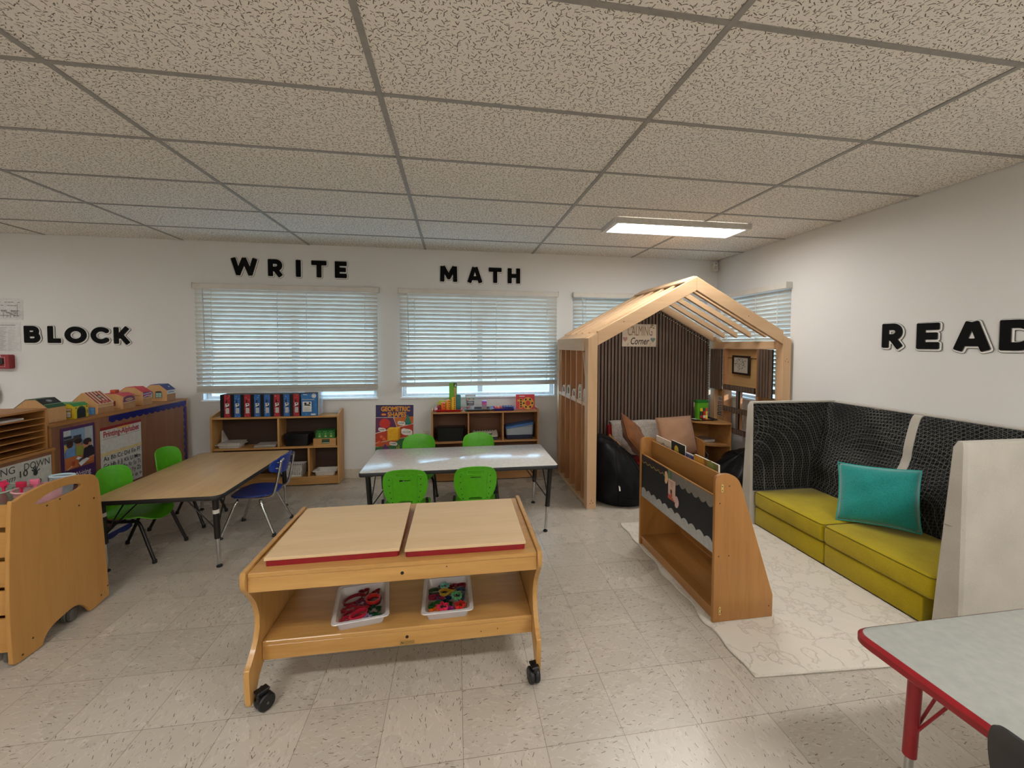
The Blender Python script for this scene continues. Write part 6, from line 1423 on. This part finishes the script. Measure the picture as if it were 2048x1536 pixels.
def pillow(name, label, M, w_, h, th, mat, pipemat=None, seed=1, tufts=False, wr=0.006, pinch=0.18):
    t = Th(name, label, 'pillow', tuple(M.translation)); bm, edge = cushion(w_, h, th, seed=seed, wr=wr, pinch=pinch)
    for v in bm.verts: v.co = M @ v.co
    P('cover', bm, mat, t, smooth=True)
    bm = BM(); tube(bm, [M @ p for p in edge], 0.0045, 6, closed=True); P('piping', bm, pipemat or mat, t, smooth=True)
    return t
benchw = wood('bench_wood', (196, 142, 80), (160, 106, 54), 'Z', 0.7, 0.45)
t = Th('toddler_bench', 'small wooden-armed bench with red seat inside the play house', 'bench', (2.16, 4.40, 0)); redf = fabric('red_vinyl', (158, 32, 36), None, 60, 0.5, 0.05, 0.0)
for x in (1.70, 2.662):
    bm = BM(); prism(bm, [(4.16, 0), (4.20, 0), (4.20, 0.05), (4.44, 0.05), (4.44, 0), (4.48, 0), (4.50, 0.47), (4.48, 0.485), (4.42, 0.455), (4.20, 0.45), (4.165, 0.43)], 'yz', x, x+0.022, 0.004); P('arm', bm, benchw, t)
bm = BM(); box(bm, 1.7225, 2.6615, 4.18, 4.60, 0.10, 0.13, 0.003); P('seat_rail', bm, benchw, t)
bm = BM(); box(bm, 1.7235, 2.6605, 4.165, 4.56, 0.1305, 0.262, 0.03, 3); P('seat_cushion', bm, redf, t, smooth=0.6)
bm = BM(); prism(bm, [(4.50, 0.263), (4.565, 0.263), (4.635, 0.565), (4.575, 0.575)], 'yz', 1.7235, 2.6555, 0.02, seg=3); P('back_cushion', bm, redf, t, smooth=0.6)
t = Th('fuzzy_throw', 'white fleecy throw draped over the back of the bench', 'blanket', (2.16, 4.52, 0.42)); fleece = fabric('white_fleece', (214, 206, 196), (150, 142, 134), 130, 1.0, 1.0, 0.3)
dp = smooth_path([(0, 4.37, 0.276), (0, 4.45, 0.280), (0, 4.478, 0.31), (0, 4.532, 0.50), (0, 4.55, 0.590), (0, 4.60, 0.606), (0, 4.655, 0.585), (0, 4.668, 0.45)], 5)
bm = BM(); rnd = random.Random(2)
def thr(u, v):
    k = min(len(dp)-1, int(v*(len(dp)-1)+1e-6)); f = v*(len(dp)-1)-k; p = dp[k].lerp(dp[min(len(dp)-1, k+1)], f)
    return Vector((1.755+0.80*u, p.y-0.006*math.sin(9*u+3*v), p.z+0.004*math.sin(14*u)))
shell(bm, thr, 30, 34, 0.012); P('cloth', bm, fleece, t, smooth=True)
tan = fabric('tan_cotton', (184, 142, 112), None, 220, 0.9, 0.2); rust = fabric('rust_cotton', (132, 82, 44), None, 200, 0.9, 0.3)
def orient(c, yaw, tiltx, roll): return Matrix.Translation(c) @ Matrix.Rotation(yaw, 4, 'Z') @ Matrix.Rotation(tiltx, 4, 'X') @ Matrix.Rotation(roll, 4, 'Z')
pillow('throw_pillow', 'tan square pillow with gathered edge leaning on the right of the bench', orient((2.42, 4.30, 0.492), 0.06, math.radians(72), 0.03), 0.44, 0.41, 0.17, tan, fabric('tan_ruffle', (172, 130, 100), None, 300, 0.9, 0.3), 3, pinch=0.06)
pillow('throw_pillow', 'rust brown tufted pillow tipped sideways at the left of the bench', orient((1.88, 4.19, 0.505), 1.05, math.radians(58), 0.55), 0.42, 0.42, 0.17, rust, None, 5, wr=0.016, pinch=0.06)
blackv = fabric('black_vinyl', (20, 20, 22), (13, 13, 14), 14, 0.42, 0.12, 0.0)
def beanbag(label, cx, cy, R, th0, hi, lo, seed):
    t = Th('bean_bag', label, 'bean bag', (cx, cy, 0)); rnd = random.Random(seed); ph = [rnd.uniform(0, 6) for _ in range(4)]
    prof = smooth_path([(0.02, 0, 0), (0.80, 0, 0), (0.96, 0.10, 0), (1.0, 0.30, 0), (0.95, 0.55, 0), (0.78, 0.82, 0), (0.48, 0.97, 0), (0.05, 1.0, 0)], 4); n = 48; rings = []
    def pt(i, a):
        p = prof[i]; f = max(0, min(1, p.y)); r = p.x*R
        c = math.cos(a-th0); k = (hi+lo)/2+(hi-lo)/2*c*min(1, p.x*1.25)
        z = f*k*(1.0-0.10*max(0, -c)*p.x); sh = 0.22*R*f*f
        w_ = 0.008*math.sin(5*a+ph[0]+6*f)+0.006*math.sin(9*a-7*f+ph[1])
        rr = r+w_*(1 if 0.1 < f < 0.97 else 0.2)
        return Vector((cx+rr*math.cos(a)+sh*math.cos(th0)*0.6, cy+rr*math.sin(a)+sh*math.sin(th0)*0.6, max(0.001, z+0.5*w_*f)))
    for i in range(len(prof)): rings.append([pt(i, 2*PI*k/n) for k in range(n)])
    bm = BM(); loft(bm, rings); P('cover', bm, blackv, t, smooth=True)
    for k in range(6):
        bm = BM(); a = th0+0.5+k*PI/3; tube(bm, [pt(i, a)+Vector((0.003*math.cos(a), 0.003*math.sin(a), 0.002)) for i in range(4, len(prof)-1)], 0.003, 5); P('seam', bm, blackv, t, smooth=True)
    bm = BM(); m = 10; tube(bm, [pt(m, 2*PI*k/n)+Vector((math.cos(2*PI*k/n), math.sin(2*PI*k/n), 0))*0.002 for k in range(n)], 0.003, 5, closed=True); P('seam', bm, blackv, t, smooth=True)
    return t, pt
t, pt = beanbag('black bean bag inside the front left of the play house, white tag showing', 1.58, 3.855, 0.30, 2.75, 0.70, 0.36, 1)
p = Vector((1.485, 3.605, 0.43)); bm = BM()
q = pt(13, -1.95); obox(bm, q+Vector((0, -0.006, 0)), (0.013, 0.003, 0.05), (-0.35, 0, 0)); P('tag', bm, plain((226, 224, 220), 0.6), t)
beanbag('black bean bag between the sofa end and the right corner shelf', 2.79, 3.80, 0.27, 0.1, 0.50, 0.28, 4)
# corner shelves
shw = wood('corner_shelf', (198, 150, 92), (170, 120, 68), 'X', 0.7, 0.42)
def corner_shelf(label, cx, cy, sx, R, levels, th=0.018):
    t = Th('corner_shelf', label, 'shelf', (cx+sx*R*0.4, cy-R*0.4, 0))
    def q(r, e=0.0):
        o = [(cx+sx*e, cy-e)]+[(cx+sx*(e+r*math.cos(PI/2*k/14)), cy-(e+r*math.sin(PI/2*k/14))) for k in range(15)]
        return o if sx < 0 else o[::-1]
    for i, z in enumerate(levels):
        bm = BM(); prism(bm, q(R-(0 if i == len(levels)-1 else 0.03), 0.0195), 'xy', z-th, z, 0.003); P('shelf_board', bm, shw, t)
    top = levels[-1]-th-0.0005; bm = BM()
    a, b = sorted((cx+sx*0.001, cx+sx*0.019)); box(bm, a, b, cy-R*0.98, cy-0.001, 0, top, 0.002); P('side_panel', bm, shw, t)
    a, b = sorted((cx+sx*0.0195, cx+sx*R*0.98)); bm = BM(); box(bm, a, b, cy-0.019, cy-0.001, 0, top, 0.002); P('side_panel', bm, shw, t)
    return t
corner_shelf('quarter-round wooden shelf in the right corner of the play house', 3.075, 4.70, -1, 0.44, (0.075, 0.365, 0.622))
corner_shelf('quarter-round wooden shelf behind the left post of the play house', 1.262, 4.70, 1, 0.27, (0.075, 0.365, 0.622))
t = Th('wire_rack', 'white ladder-like rack standing on the left corner shelf', 'rack', (1.40, 4.56, 0.6225))
for y in (4.52, 4.60):
    bm = BM(); tube(bm, round_path([(1.40, y, 0.6265), (1.40, y, 0.80), (1.37, y, 0.835), (1.33, y, 0.835)], 0.03), 0.004, 6); P('upright', bm, plain((216, 212, 204), 0.4), t)
for k in range(7):
    bm = BM(); tube(bm, [(1.40, 4.52, 0.645+k*0.027), (1.40, 4.60, 0.645+k*0.027)], 0.003, 6); P('rung', bm, plain((216, 212, 204), 0.4), t)
bm = BM(); box(bm, 1.36, 1.42, 4.51, 4.61, 0.6225, 0.6275, 0.001); P('base', bm, plain((216, 212, 204), 0.4), t)
t = tray('serving_tray', 'black tray with pale mat on top of the right corner shelf', 'tray', 2.845, 4.50, 0.6225, 0.29, 0.20, 0.014, plain((26, 26, 28), 0.35), -0.06, 0.014)
bm = BM(); box(bm, -0.105, 0.105, -0.06, 0.06, 0.0036, 0.0052); P('mat', bm, plain((206, 204, 202), 0.6), t)
t = Th('toy_canister', 'bright green lidded canister of coloured tubes on the black tray', 'canister', (2.845, 4.50, 0.629))
rg = lambda r, z: [Vector((2.845+a*r, 4.51+b*r, z)) for a, b in rrect(-0.066, 0.066, -0.04, 0.04, 0.015, 4)]
bm = BM(); loft(bm, [rg(0.95, 0.6290), rg(1.04, 0.822)]); P('body', bm, plain((96, 176, 40), 0.3), t, smooth=0.6)
bm = BM(); loft(bm, [rg(1.12, 0.8225), rg(1.14, 0.845), rg(1.0, 0.852)]); P('lid', bm, plain((40, 122, 44), 0.3), t, smooth=0.6)
for k, (u, c1, c2) in enumerate(((-0.03, (46, 70, 60), (230, 210, 50)), (0.005, (200, 60, 40), (60, 90, 80)), (0.032, (226, 190, 90), (220, 90, 40)))):
    bm = BM(); lathe(bm, (2.845+u, 4.457, 0.6292), [(0.015, 0), (0.016, 0.05), (0.016, 0.098)], 14); p_ = P('tube', bm, plain(c1, 0.25), t, smooth=0.6)
    bm = BM(); lathe(bm, (2.845+u, 4.457, 0.7275), [(0.0165, 0), (0.0165, 0.03), (0.012, 0.036)], 14); P('tube_cap', bm, plain(c2, 0.25), p_, smooth=0.6)
    bm = BM(); lathe(bm, (2.845+u, 4.457, 0.65), [(0.0165, 0), (0.0165, 0.03)], 14); P('tube_band', bm, plain([(190, 50, 50), (240, 220, 200), (250, 240, 120)][k], 0.25), p_, smooth=0.6)
for k, (u, v, c_) in enumerate(((-0.06, -0.035, (226, 206, 60)), (0.02, -0.055+0.005, (206, 50, 40)), (0.055, -0.03, (236, 120, 50)))):
    t = Th('counter', '%s counter lying on the black tray in the play house' % ['yellow', 'red', 'orange'][k], 'counter', (2.845+u, 4.47+v-0.01, 0.629))
    bm = BM(); lathe(bm, (2.845+u, 4.455+v*0.5-0.012, 0.6285), [(0.017, 0), (0.017, 0.006), (0.012, 0.009)], 16); P('disc', bm, plain(c_, 0.4), t, smooth=0.6)
t = Th('picture_book', 'pale grey hardback lying on the middle board of the right corner shelf', 'book', (2.84, 4.50, 0.3655), 0.0)
n0 = set(); bm = BM(); R_ = Matrix.Translation((2.85, 4.51, 0.3655)) @ Matrix.Rotation(0.12, 4, 'Z')
box(bm, -0.125, 0.125, -0.09, 0.09, 0.0005, 0.004, 0.001); box(bm, -0.125, 0.125, -0.09, 0.09, 0.031, 0.0345, 0.001); box(bm, -0.125, -0.122, -0.09, 0.09, 0.004, 0.031); xform(bm, n0, R_); P('cover', bm, plain((150, 140, 136), 0.4), t)
bm = BM(); box(bm, -0.1215, 0.122, -0.087, 0.087, 0.0042, 0.0308); xform(bm, n0, R_); P('pages', bm, plain((222, 218, 210), 0.7), t)
t = Th('toy_house', 'dark blue and white toy house on the bottom board of the right corner shelf', 'toy', (2.80, 4.48, 0.0755)); R_ = Matrix.Translation((2.82, 4.47, 0.0757)) @ Matrix.Rotation(0.35, 4, 'Z')
bm = BM(); prism(bm, [(-0.07, 0), (0.07, 0), (0.07, 0.13), (0, 0.20), (-0.07, 0.13)], 'xz', -0.05, 0.06, 0.002); xform(bm, n0, R_); P('body', bm, plain((56, 64, 92), 0.45), t)
for s in (-1, 1):
    bm = BM(); prism(bm, [(s*0.074, 0.131), (s*0.001, 0.204), (s*0.001, 0.212), (s*0.082, 0.132)], 'xz', -0.056, 0.066, 0.001); xform(bm, n0, R_); P('roof_slope', bm, plain((200, 200, 202), 0.45), t)
A = Art(R_ @ frame((0, -0.0505, 0), (1, 0, 0), (0, 0, 1))); A.rect(-0.068, -0.06, 0.0, 0.13, (206, 206, 208)); A.rect(0.06, 0.068, 0.0, 0.13, (206, 206, 208)); A.rect(-0.02, 0.018, 0.0, 0.07, (206, 206, 210)); A.rect(-0.048, -0.028, 0.07, 0.11, (190, 200, 220)); A.rect(0.028, 0.05, 0.07, 0.11, (190, 200, 220)); A.disc(0, 0.15, 0.016, (20, 20, 24)); A.done('front_print', t)

# ================================================================== RUG
def rugmat():
    m, tt = new_mat('cream_plush'); tc = tt.n('ShaderNodeTexCoord'); v = tt.n('ShaderNodeTexVoronoi', i_Scale=7.0, feature='DISTANCE_TO_EDGE'); nz = tt.n('ShaderNodeTexNoise', i_Scale=8.0, i_Detail=3.0)
    tt.l(tc.outputs['Object'], nz.inputs['Vector']); mx = tt.n('ShaderNodeMix', data_type='VECTOR'); mx.inputs[0].default_value = 0.3
    tt.l(tc.outputs['Object'], mx.inputs[4]); tt.l(nz.outputs['Color'], mx.inputs[5]); tt.l(mx.outputs[1], v.inputs['Vector'])
    n2 = tt.n('ShaderNodeTexNoise', i_Scale=260.0, i_Detail=2.0); tt.l(tc.outputs['Object'], n2.inputs['Vector'])
    ed = tt.ramp(v.outputs['Distance'], [(0.0, (0.35, 0.35, 0.35, 1)), (0.06, (1, 1, 1, 1))])
    col = tt.mix(ed, lin((200, 190, 174)), lin((220, 212, 198))); h = tt.math('ADD', tt.math('MULTIPLY', ed, 1.0), tt.math('MULTIPLY', n2.outputs['Fac'], 0.35))
    finish(tt, col, 0.95, bump=h, bstr=0.6, bdist=0.008, spec=0.1, sheen=0.3); return m
t = Th('plush_rug', 'cream plush rug with embossed leaf pattern between bookshelf and sofa', 'rug', (1.89, 2.43, 0))
bm = BM(); n = 40; pts = []
for k in range(n): pts.append((1.318+0.03*k/n+0.007*math.sin(k*1.1)+(0.012*math.sin(k*0.55) if 8 < k < 30 else 0), 1.635+(3.262-1.635)*k/n))
pts += [(1.348, 3.262), (2.442, 3.24), (2.442, 1.60), (1.96, 1.598)]
prism(bm, pts[::-1], 'xy', 0.0, 0.012, 0.004); P('pile', bm, rugmat(), t, smooth=0.6)
bm = BM(); tube(bm, [Vector((a, b, 0.0062)) for a, b in pts], 0.0055, 8, closed=True); P('binding', bm, fabric('rug_binding', (222, 214, 200), None, 200), t, smooth=True)

# ================================================================== BOOKSHELF
bw = wood('honey_oak', (182, 130, 70), (154, 103, 51), 'Z', 0.7, 0.36, 0.8, coat=0.15); bwy = wood('honey_oak', (182, 130, 70), (154, 103, 51), 'Y', 0.7, 0.36, 0.8, coat=0.15)
BZ = 0.0130; FX, BXX = 1.348, 1.70; Y0, Y1 = 2.008, 2.905
t = Th('book_display', 'honey oak book display with slanted sides and bulletin-covered front on the rug', 'bookshelf', (1.52, 2.455, BZ))
side = [(1.345, BZ), (BXX, BZ), (BXX, 0.135), (1.686, 0.155)]+[(p.x, p.y) for p in smooth_path([(1.497, 0.735, 0), (1.482, 0.768, 0), (1.455, 0.795, 0), (1.42, 0.808, 0), (1.38, 0.808, 0), (1.352, 0.798, 0), (1.345, 0.775, 0)], 4)]
for y in (Y0-0.02, Y1-0.02):
    bm = BM(); prism(bm, side, 'xz', y, y+0.02, 0.004); P('side_panel', bm, bw, t, smooth=0.5)
y0, y1 = Y0+0.0005, Y1-0.0205
bm = BM(); box(bm, FX+0.006, FX+0.018, y0, y1, 0.375, 0.69, 0.001); fp = P('front_pocket', bm, bwy, t)
bm = BM(); prism(bm, [(1.447, 0.375), (1.459, 0.375), (1.436, 0.785), (1.424, 0.785)], 'xz', y0, y1, 0.002); P('divider', bm, bwy, t)
bm = BM(); box(bm, 1.3665, 1.4465, y0, y1, 0.378, 0.390); P('pocket_floor', bm, bwy, t)
bm = BM(); prism(bm, [(1.560, 0.44), (1.572, 0.44), (1.520, 0.66), (1.508, 0.66)], 'xz', y0, y1, 0.002); P('rear_divider', bm, bwy, t)
bm = BM(); box(bm, 1.4605, 1.5595, y0, y1, 0.425, 0.437); P('pocket_floor', bm, bwy, t)
bm = BM(); box(bm, FX+0.004, 1.685, y0, y1, 0.062, 0.078, 0.002); P('bottom_shelf', bm, bwy, t)
bm = BM(); box(bm, FX+0.014, FX+0.028, y0, y1, BZ, 0.0615, 0.001); P('plinth', bm, bwy, t)
bm = BM(); prism(bm, [(1.668, 0.085), (1.676, 0.085), (1.60, 0.375), (1.592, 0.375)], 'xz', y0, y1); P('back_panel', bm, bw, t)
brass = plain((218, 190, 120), 0.35, 0.4)
for z in (0.735, 0.075):
    me = panel([rrect(-0.0065, 0.0065, -0.022, 0.022, 0.0062)], 0.003, 0.0008, frame((1.383, Y0-0.0217, z), (1, 0, 0), (0, 0, 1))); hp_ = P('hinge_plate', me, brass, t)
    for dz in (-0.011, 0.011):
        bm = BM(); lathe(bm, (1.383, Y0-0.0235, z+dz), [(0.003, 0.001), (0.003, -0.0005)], 8, 'Y'); P('screw_hole', bm, plain((50, 36, 20), 0.6), hp_)
for x, z in ((1.425, 0.765-0.02), (1.372, 0.655), (1.372, 0.37), (1.43, 0.37), (1.675, 0.075), (1.392, 0.068)):
    bm = BM(); lathe(bm, (x, Y0-0.0202, z), [(0.004, 0.001), (0.004, -0.0006)], 8, 'Y'); P('screw', bm, plain((84, 50, 22), 0.5), t)
# bulletin cover with scalloped borders
M = frame((FX+0.0052, 0, 0), (0, -1, 0), (0, 0, 1)); t = Th('bulletin_cover', 'black paper covering the front of the book display', 'bulletin paper', (FX+0.005, 2.45, 0.54))
bm = BM(); sheet(bm, M @ Matrix.Translation((0, 0, 0.0008)), -y1+0.002, -y0-0.002, 0.378, 0.684, 0.001); P('sheet', bm, plain((19, 20, 25), 0.5), t)
foil = plain((184, 184, 182), 0.25, 0.35); M2 = M @ Matrix.Translation((0, 0, 0.0018))
for nm, pts, lab, mt in (('low', scallop((-y1+0.003, 0.380), (-y0-0.003, 0.380), 0.072, 11, 1), 'silvery scalloped border along the lower edge of the black paper', foil), ('hi', scallop((-2.50, 0.686), (-y0-0.003, 0.686), 0.07, 7, -1), 'crumpled silver-grey scalloped border along the upper right of the black paper', plain((140, 132, 124), 0.3, 0.3)), ('hi2', scallop((-y1+0.003, 0.686), (-2.503, 0.686), 0.055, 6, -1), 'dark scalloped border with gold edge along the upper left of the black paper', plain((58, 50, 52), 0.3, 0.2))):
    t = Th('scalloped_border', lab, 'border strip', (FX, {'low': 2.45, 'hi': 2.25, 'hi2': 2.7}[nm], 0.4 if nm == 'low' else 0.66)); P('strip', panel([pts], 0.0008, 0, M2), mt, t)
    if nm == 'hi2':
        A = Art(M2 @ Matrix.Translation((0, 0, 0.0006))); w_ = pts[2:]; A.line(w_, 0.007, plain((170, 146, 84), 0.35, 0.3)); A.done('gold_edge', t)
    if nm == 'hi':
        A = Art(M2 @ Matrix.Translation((0, 0, 0.0006))); A.rect(-2.50, -2.45, 0.625, 0.683, (86, 110, 74)); A.rect(-2.485, -2.478, 0.63, 0.68, (120, 150, 100)); A.done('green_patch', t)
M3 = M @ Matrix.Translation((0, 0, 0.0045)); t = Th('picture_card', 'small pink card with a figure pinned on the black bulletin paper', 'card', (FX, 2.44, 0.575))
bm = BM(); prism(bm, [], 'xy', 0, 0) if False else None
me = panel([rrect(-2.487, -2.398, 0.505, 0.635, 0.008)], 0.001, 0, M3); P('card', me, plain((214, 178, 158), 0.5), t)
A = Art(M3 @ Matrix.Translation((0, 0, 0.0007))); [A.rect(-2.462+0.004*k, -2.424-0.003*k, 0.616-0.012*k, 0.621-0.012*k, (176, 136, 124)) for k in range(3)]; A.disc(-2.445, 0.56, 0.010, (70, 30, 36), 0.014); A.rect(-2.455, -2.432, 0.528, 0.548, (180, 80, 76)); A.poly([(-2.485, 0.507), (-2.40, 0.507), (-2.43, 0.525), (-2.48, 0.54)], (190, 84, 64)); A.done('printing', t)
for lab, y, z, c_, rx, rz in (('peach paper cut-out left of the pink card', 2.515, 0.628, (224, 178, 136), 0.02, 0.05), ('pale pink paper cut-out right of the pink card', 2.382, 0.515, (216, 176, 176), 0.022, 0.045)):
    t = Th('paper_cutout', lab, 'paper', (FX, y, z)); P('shape', panel([[(-y+rx*math.cos(a)*(1+0.2*math.cos(3*a)), z+rz*math.sin(a)*(0.9+0.1*math.cos(2*a))) for a in [2*PI*k/24 for k in range(24)]]], 0.001, 0, M3), plain(c_, 0.5), t)
def book(label, ya, yb, z0, z1, tilt, c_, art, th=0.008, x0=1.462):
    t = Th('book', label, 'book', (x0, (ya+yb)/2, z0)); v = Vector((math.sin(tilt)*-1, 0, math.cos(tilt)))
    M = frame((x0, (ya+yb)/2, z0), (0, -1, 0), v); a, h = (yb-ya)/2, z1-z0; bm = BM()
    sheet(bm, M, -a, a, 0, h, th); P('cover', bm, plain(c_, 0.3), t); A = Art(M); art(A, a, h); A.done('cover_print', t)
    bm = BM(); sheet(bm, M @ Matrix.Translation((0, 0, -th*0.2)), -a+0.002, a+0.0006, 0.003, h+0.0008, th*0.6); P('pages', bm, plain((226, 222, 214), 0.7), t)
book('white book with a line drawing in the book display', 2.650, 2.868, 0.4375, 0.825, 0.02, (220, 206, 188), lambda A, a, h: [A.line([(-0.03, h-0.05), (0.0, h-0.03), (0.03, h-0.06), (0.06, h-0.045)], 0.005, (110, 80, 70)), A.line([(0.0, h-0.03), (0.01, h-0.09)], 0.004, (110, 80, 70))])
book('dark book with yellow flower in the book display', 2.470, 2.642, 0.4375, 0.842, 0.03, (30, 34, 28), lambda A, a, h: [A.disc(-0.02, h-0.055, 0.03, (206, 176, 60), 0.035, 7), A.disc(0.0, h-0.08, 0.02, (170, 150, 60), 0.03, 6)])
book('thin blue book in the book display', 2.372, 2.462, 0.4375, 0.805, 0.03, (64, 68, 120), lambda A, a, h: [A.disc(0.0, h-0.03, 0.02, (120, 110, 150)), A.rect(-a, a, h-0.006, h, (200, 200, 206))])
book('orange and green book nearest the bookshelf end panel', 2.125, 2.366, 0.4375, 0.816, 0.03, (104, 118, 52), lambda A, a, h: [A.poly([(-a, h), (0.02, h), (-0.02, h-0.10), (-a, h-0.14)], (214, 150, 50)), A.poly([(-0.02, h), (0.01, h), (0.05, h-0.12), (0.02, h-0.12)], (150, 100, 40)), A.disc(0.05, h-0.03, 0.035, (140, 140, 70)), A.rect(a-0.006, a, 0, h, (170, 90, 120))], 0.012)

# ================================================================== SOFA
shellf = fabric('oatmeal_weave', (192, 186, 174), (170, 164, 152), 500, 0.95, 0.25); mustard = fabric('mustard_weave', (188, 168, 26), (158, 138, 14), 420, 0.95, 0.25)
def moire():
    m, tt = new_mat('black_line_fabric'); tc = tt.n('ShaderNodeTexCoord'); tot = None
    nz = tt.n('ShaderNodeTexNoise', i_Scale=1.6, i_Detail=0.0); tt.l(tc.outputs['Object'], nz.inputs['Vector'])
    for k, (c_, fr) in enumerate((((-0.9, 0.1, 0.15), 52), ((-0.6, 1.3, 0.9), 52), ((-0.4, -1.2, 0.3), 48), ((0.1, 0.3, 2.1), 46))):
        d = tt.n('ShaderNodeVectorMath', operation='DISTANCE'); tt.l(tc.outputs['Object'], d.inputs[0]); d.inputs[1].default_value = c_
        s = tt.math('ADD', d.outputs['Value'], tt.math('MULTIPLY', nz.outputs['Fac'], 0.16)); f = tt.math('FRACT', tt.math('MULTIPLY', s, fr))
        ln = tt.math('LESS_THAN', f, 0.07); tot = ln if tot is None else tt.math('MAXIMUM', tot, ln)
    n2 = tt.n('ShaderNodeTexNoise', i_Scale=3.0); tt.l(tc.outputs['Object'], n2.inputs['Vector'])
    k = tt.math('MULTIPLY', tot, tt.ramp(n2.outputs['Fac'], [(0.35, (0.25, 0.25, 0.25, 1)), (0.6, (1, 1, 1, 1))]))
    col = tt.mix(k, lin((22, 22, 23)), lin((118, 118, 114))); w3 = tt.n('ShaderNodeTexNoise', i_Scale=500.0); tt.l(tc.outputs['Object'], w3.inputs['Vector'])
    finish(tt, col, 0.9, bump=w3.outputs['Fac'], bstr=0.2, bdist=0.001, spec=0.15); return m
blackf = moire(); SF = 2.43
t = sofa = Th('booth_sofa', 'high-backed booth sofa with oatmeal shell, black patterned back and mustard seats', 'sofa', (2.80, 2.41, 0))
def end_panel(y_in_top, y_in_bot, y_out_top, y_out_bot):
    s = 1 if y_in_top > y_out_top else -1; rings = []
    for z, f in ((0.012, 0.0), (0.25, 0.22), (0.5, 0.47), (0.75, 0.73), (0.99, 0.97), (1.022, 1.0)):
        yi, yo = y_in_bot+(y_in_top-y_in_bot)*f, y_out_bot+(y_out_top-y_out_bot)*f; xf = 2.405+0.012*f; r = 0.012
        if f == 1.0: yi, yo, xf = yi-s*0.01, yo+s*0.01, xf+0.01
        ring = [(xf+r, yo), (xf, yo+s*r), (xf, yi-s*r), (xf+r, yi), (3.215, yi), (3.215, yo)]
        rings.append([Vector((a, b, z)) for a, b in ring])
    bm = BM(); loft(bm, rings); return bm
P('end_panel', end_panel(1.693, 1.752, 1.633, 1.616), shellf, t, smooth=0.5); P('end_panel', end_panel(3.107, 3.082, 3.170, 3.212), shellf, t, smooth=0.5)
bm = BM(); prism(bm, [(3.165, 0.012), (3.222, 0.012), (3.222, 1.022), (3.15, 1.022), (3.145, 0.95), (3.06, 0.66), (3.0, 0.3)], 'xz', 1.78, 3.076, 0.006); P('back_shell', bm, shellf, t, smooth=0.4)
for y, x0 in ((1.6308, 2.43), ):
    bm = BM(); tube(bm, [(x0, 1.6285, 0.60), (3.20, 1.6285, 0.60)], 0.0022, 6); tube(bm, [(2.418, 1.632, 0.60), (2.410, 1.71, 0.60)], 0.0022, 6); P('seam', bm, fabric('seam_shadow', (150, 146, 136), None, 300), t)
# seats and bases
for y0, y1 in ((1.812, 2.417), (2.423, 3.078)):
    bm = BM(); box(bm, SF+0.012, 2.98, y0, y1, 0.014, 0.158, 0.012, 2); P('base', bm, mustard, t, smooth=0.6)
for y0, y1 in ((1.757, 2.4185), (2.4215, 3.079)):
    bm = BM(); box(bm, SF, 2.985, y0, y1, 0.162, 0.292, 0.028, 4); c_ = P('seat_cushion', bm, mustard, t, smooth=0.7)
    bm = BM(); tube(bm, [Vector((a, b, 0.2825)) for a, b in rrect(SF+0.004, 2.982, y0+0.004, y1-0.004, 0.02, 4)], 0.0028, 6, closed=True); P('welt', bm, fabric('mustard_welt', (120, 104, 10), None, 300), c_, smooth=True)
# back cushions
bp = smooth_path([(2.955, 0.294, 0), (2.965, 0.40, 0), (2.955, 0.50, 0), (2.985, 0.60, 0), (3.045, 0.70, 0), (3.06, 0.80, 0), (3.09, 0.92, 0), (3.118, 1.0, 0), (3.14, 1.016, 0)], 4)
prof = [(p.x, p.y) for p in bp]+[(3.1435, 0.95), (3.057, 0.66), (2.998, 0.296)]
for y0, y1 in ((1.757, 2.366), (2.424, 3.09)):
    bm = BM(); prism(bm, prof, 'xz', y0, y1, 0.004, seg=2); P('back_cushion', bm, blackf, t, smooth=0.6)
prof2 = [(p.x-0.0035, p.y) for p in bp]+[(3.1435, 0.95), (3.057, 0.66), (2.998, 0.296)]
bm = BM(); prism(bm, prof2, 'xz', 2.367, 2.423, 0.004); P('back_strip', bm, shellf, t, smooth=0.6)
bm = BM(); loft(bm, [[Vector(p) for p in ((2.425, 3.070, 0.295), (2.99, 3.070, 0.295), (2.99, 3.0855, 0.295), (2.425, 3.0855, 0.295))], [Vector(p) for p in ((2.432, 3.094, 1.012), (3.14, 3.094, 1.012), (3.12, 3.109, 1.008), (2.43, 3.109, 1.008))]]); P('side_cushion', bm, blackf, t)
teal = fabric('teal_velvet', (36, 156, 150), (22, 126, 122), 160, 0.7, 0.15, 0.6)
pillow('throw_pillow', 'teal square pillow leaning on the sofa back', frame((2.765, 2.345, 0.492), (0.66, -0.75, 0.05), (0.22, 0.20, 0.95)), 0.43, 0.39, 0.15, teal, fabric('teal_piping', (60, 180, 172), None, 200), 9)
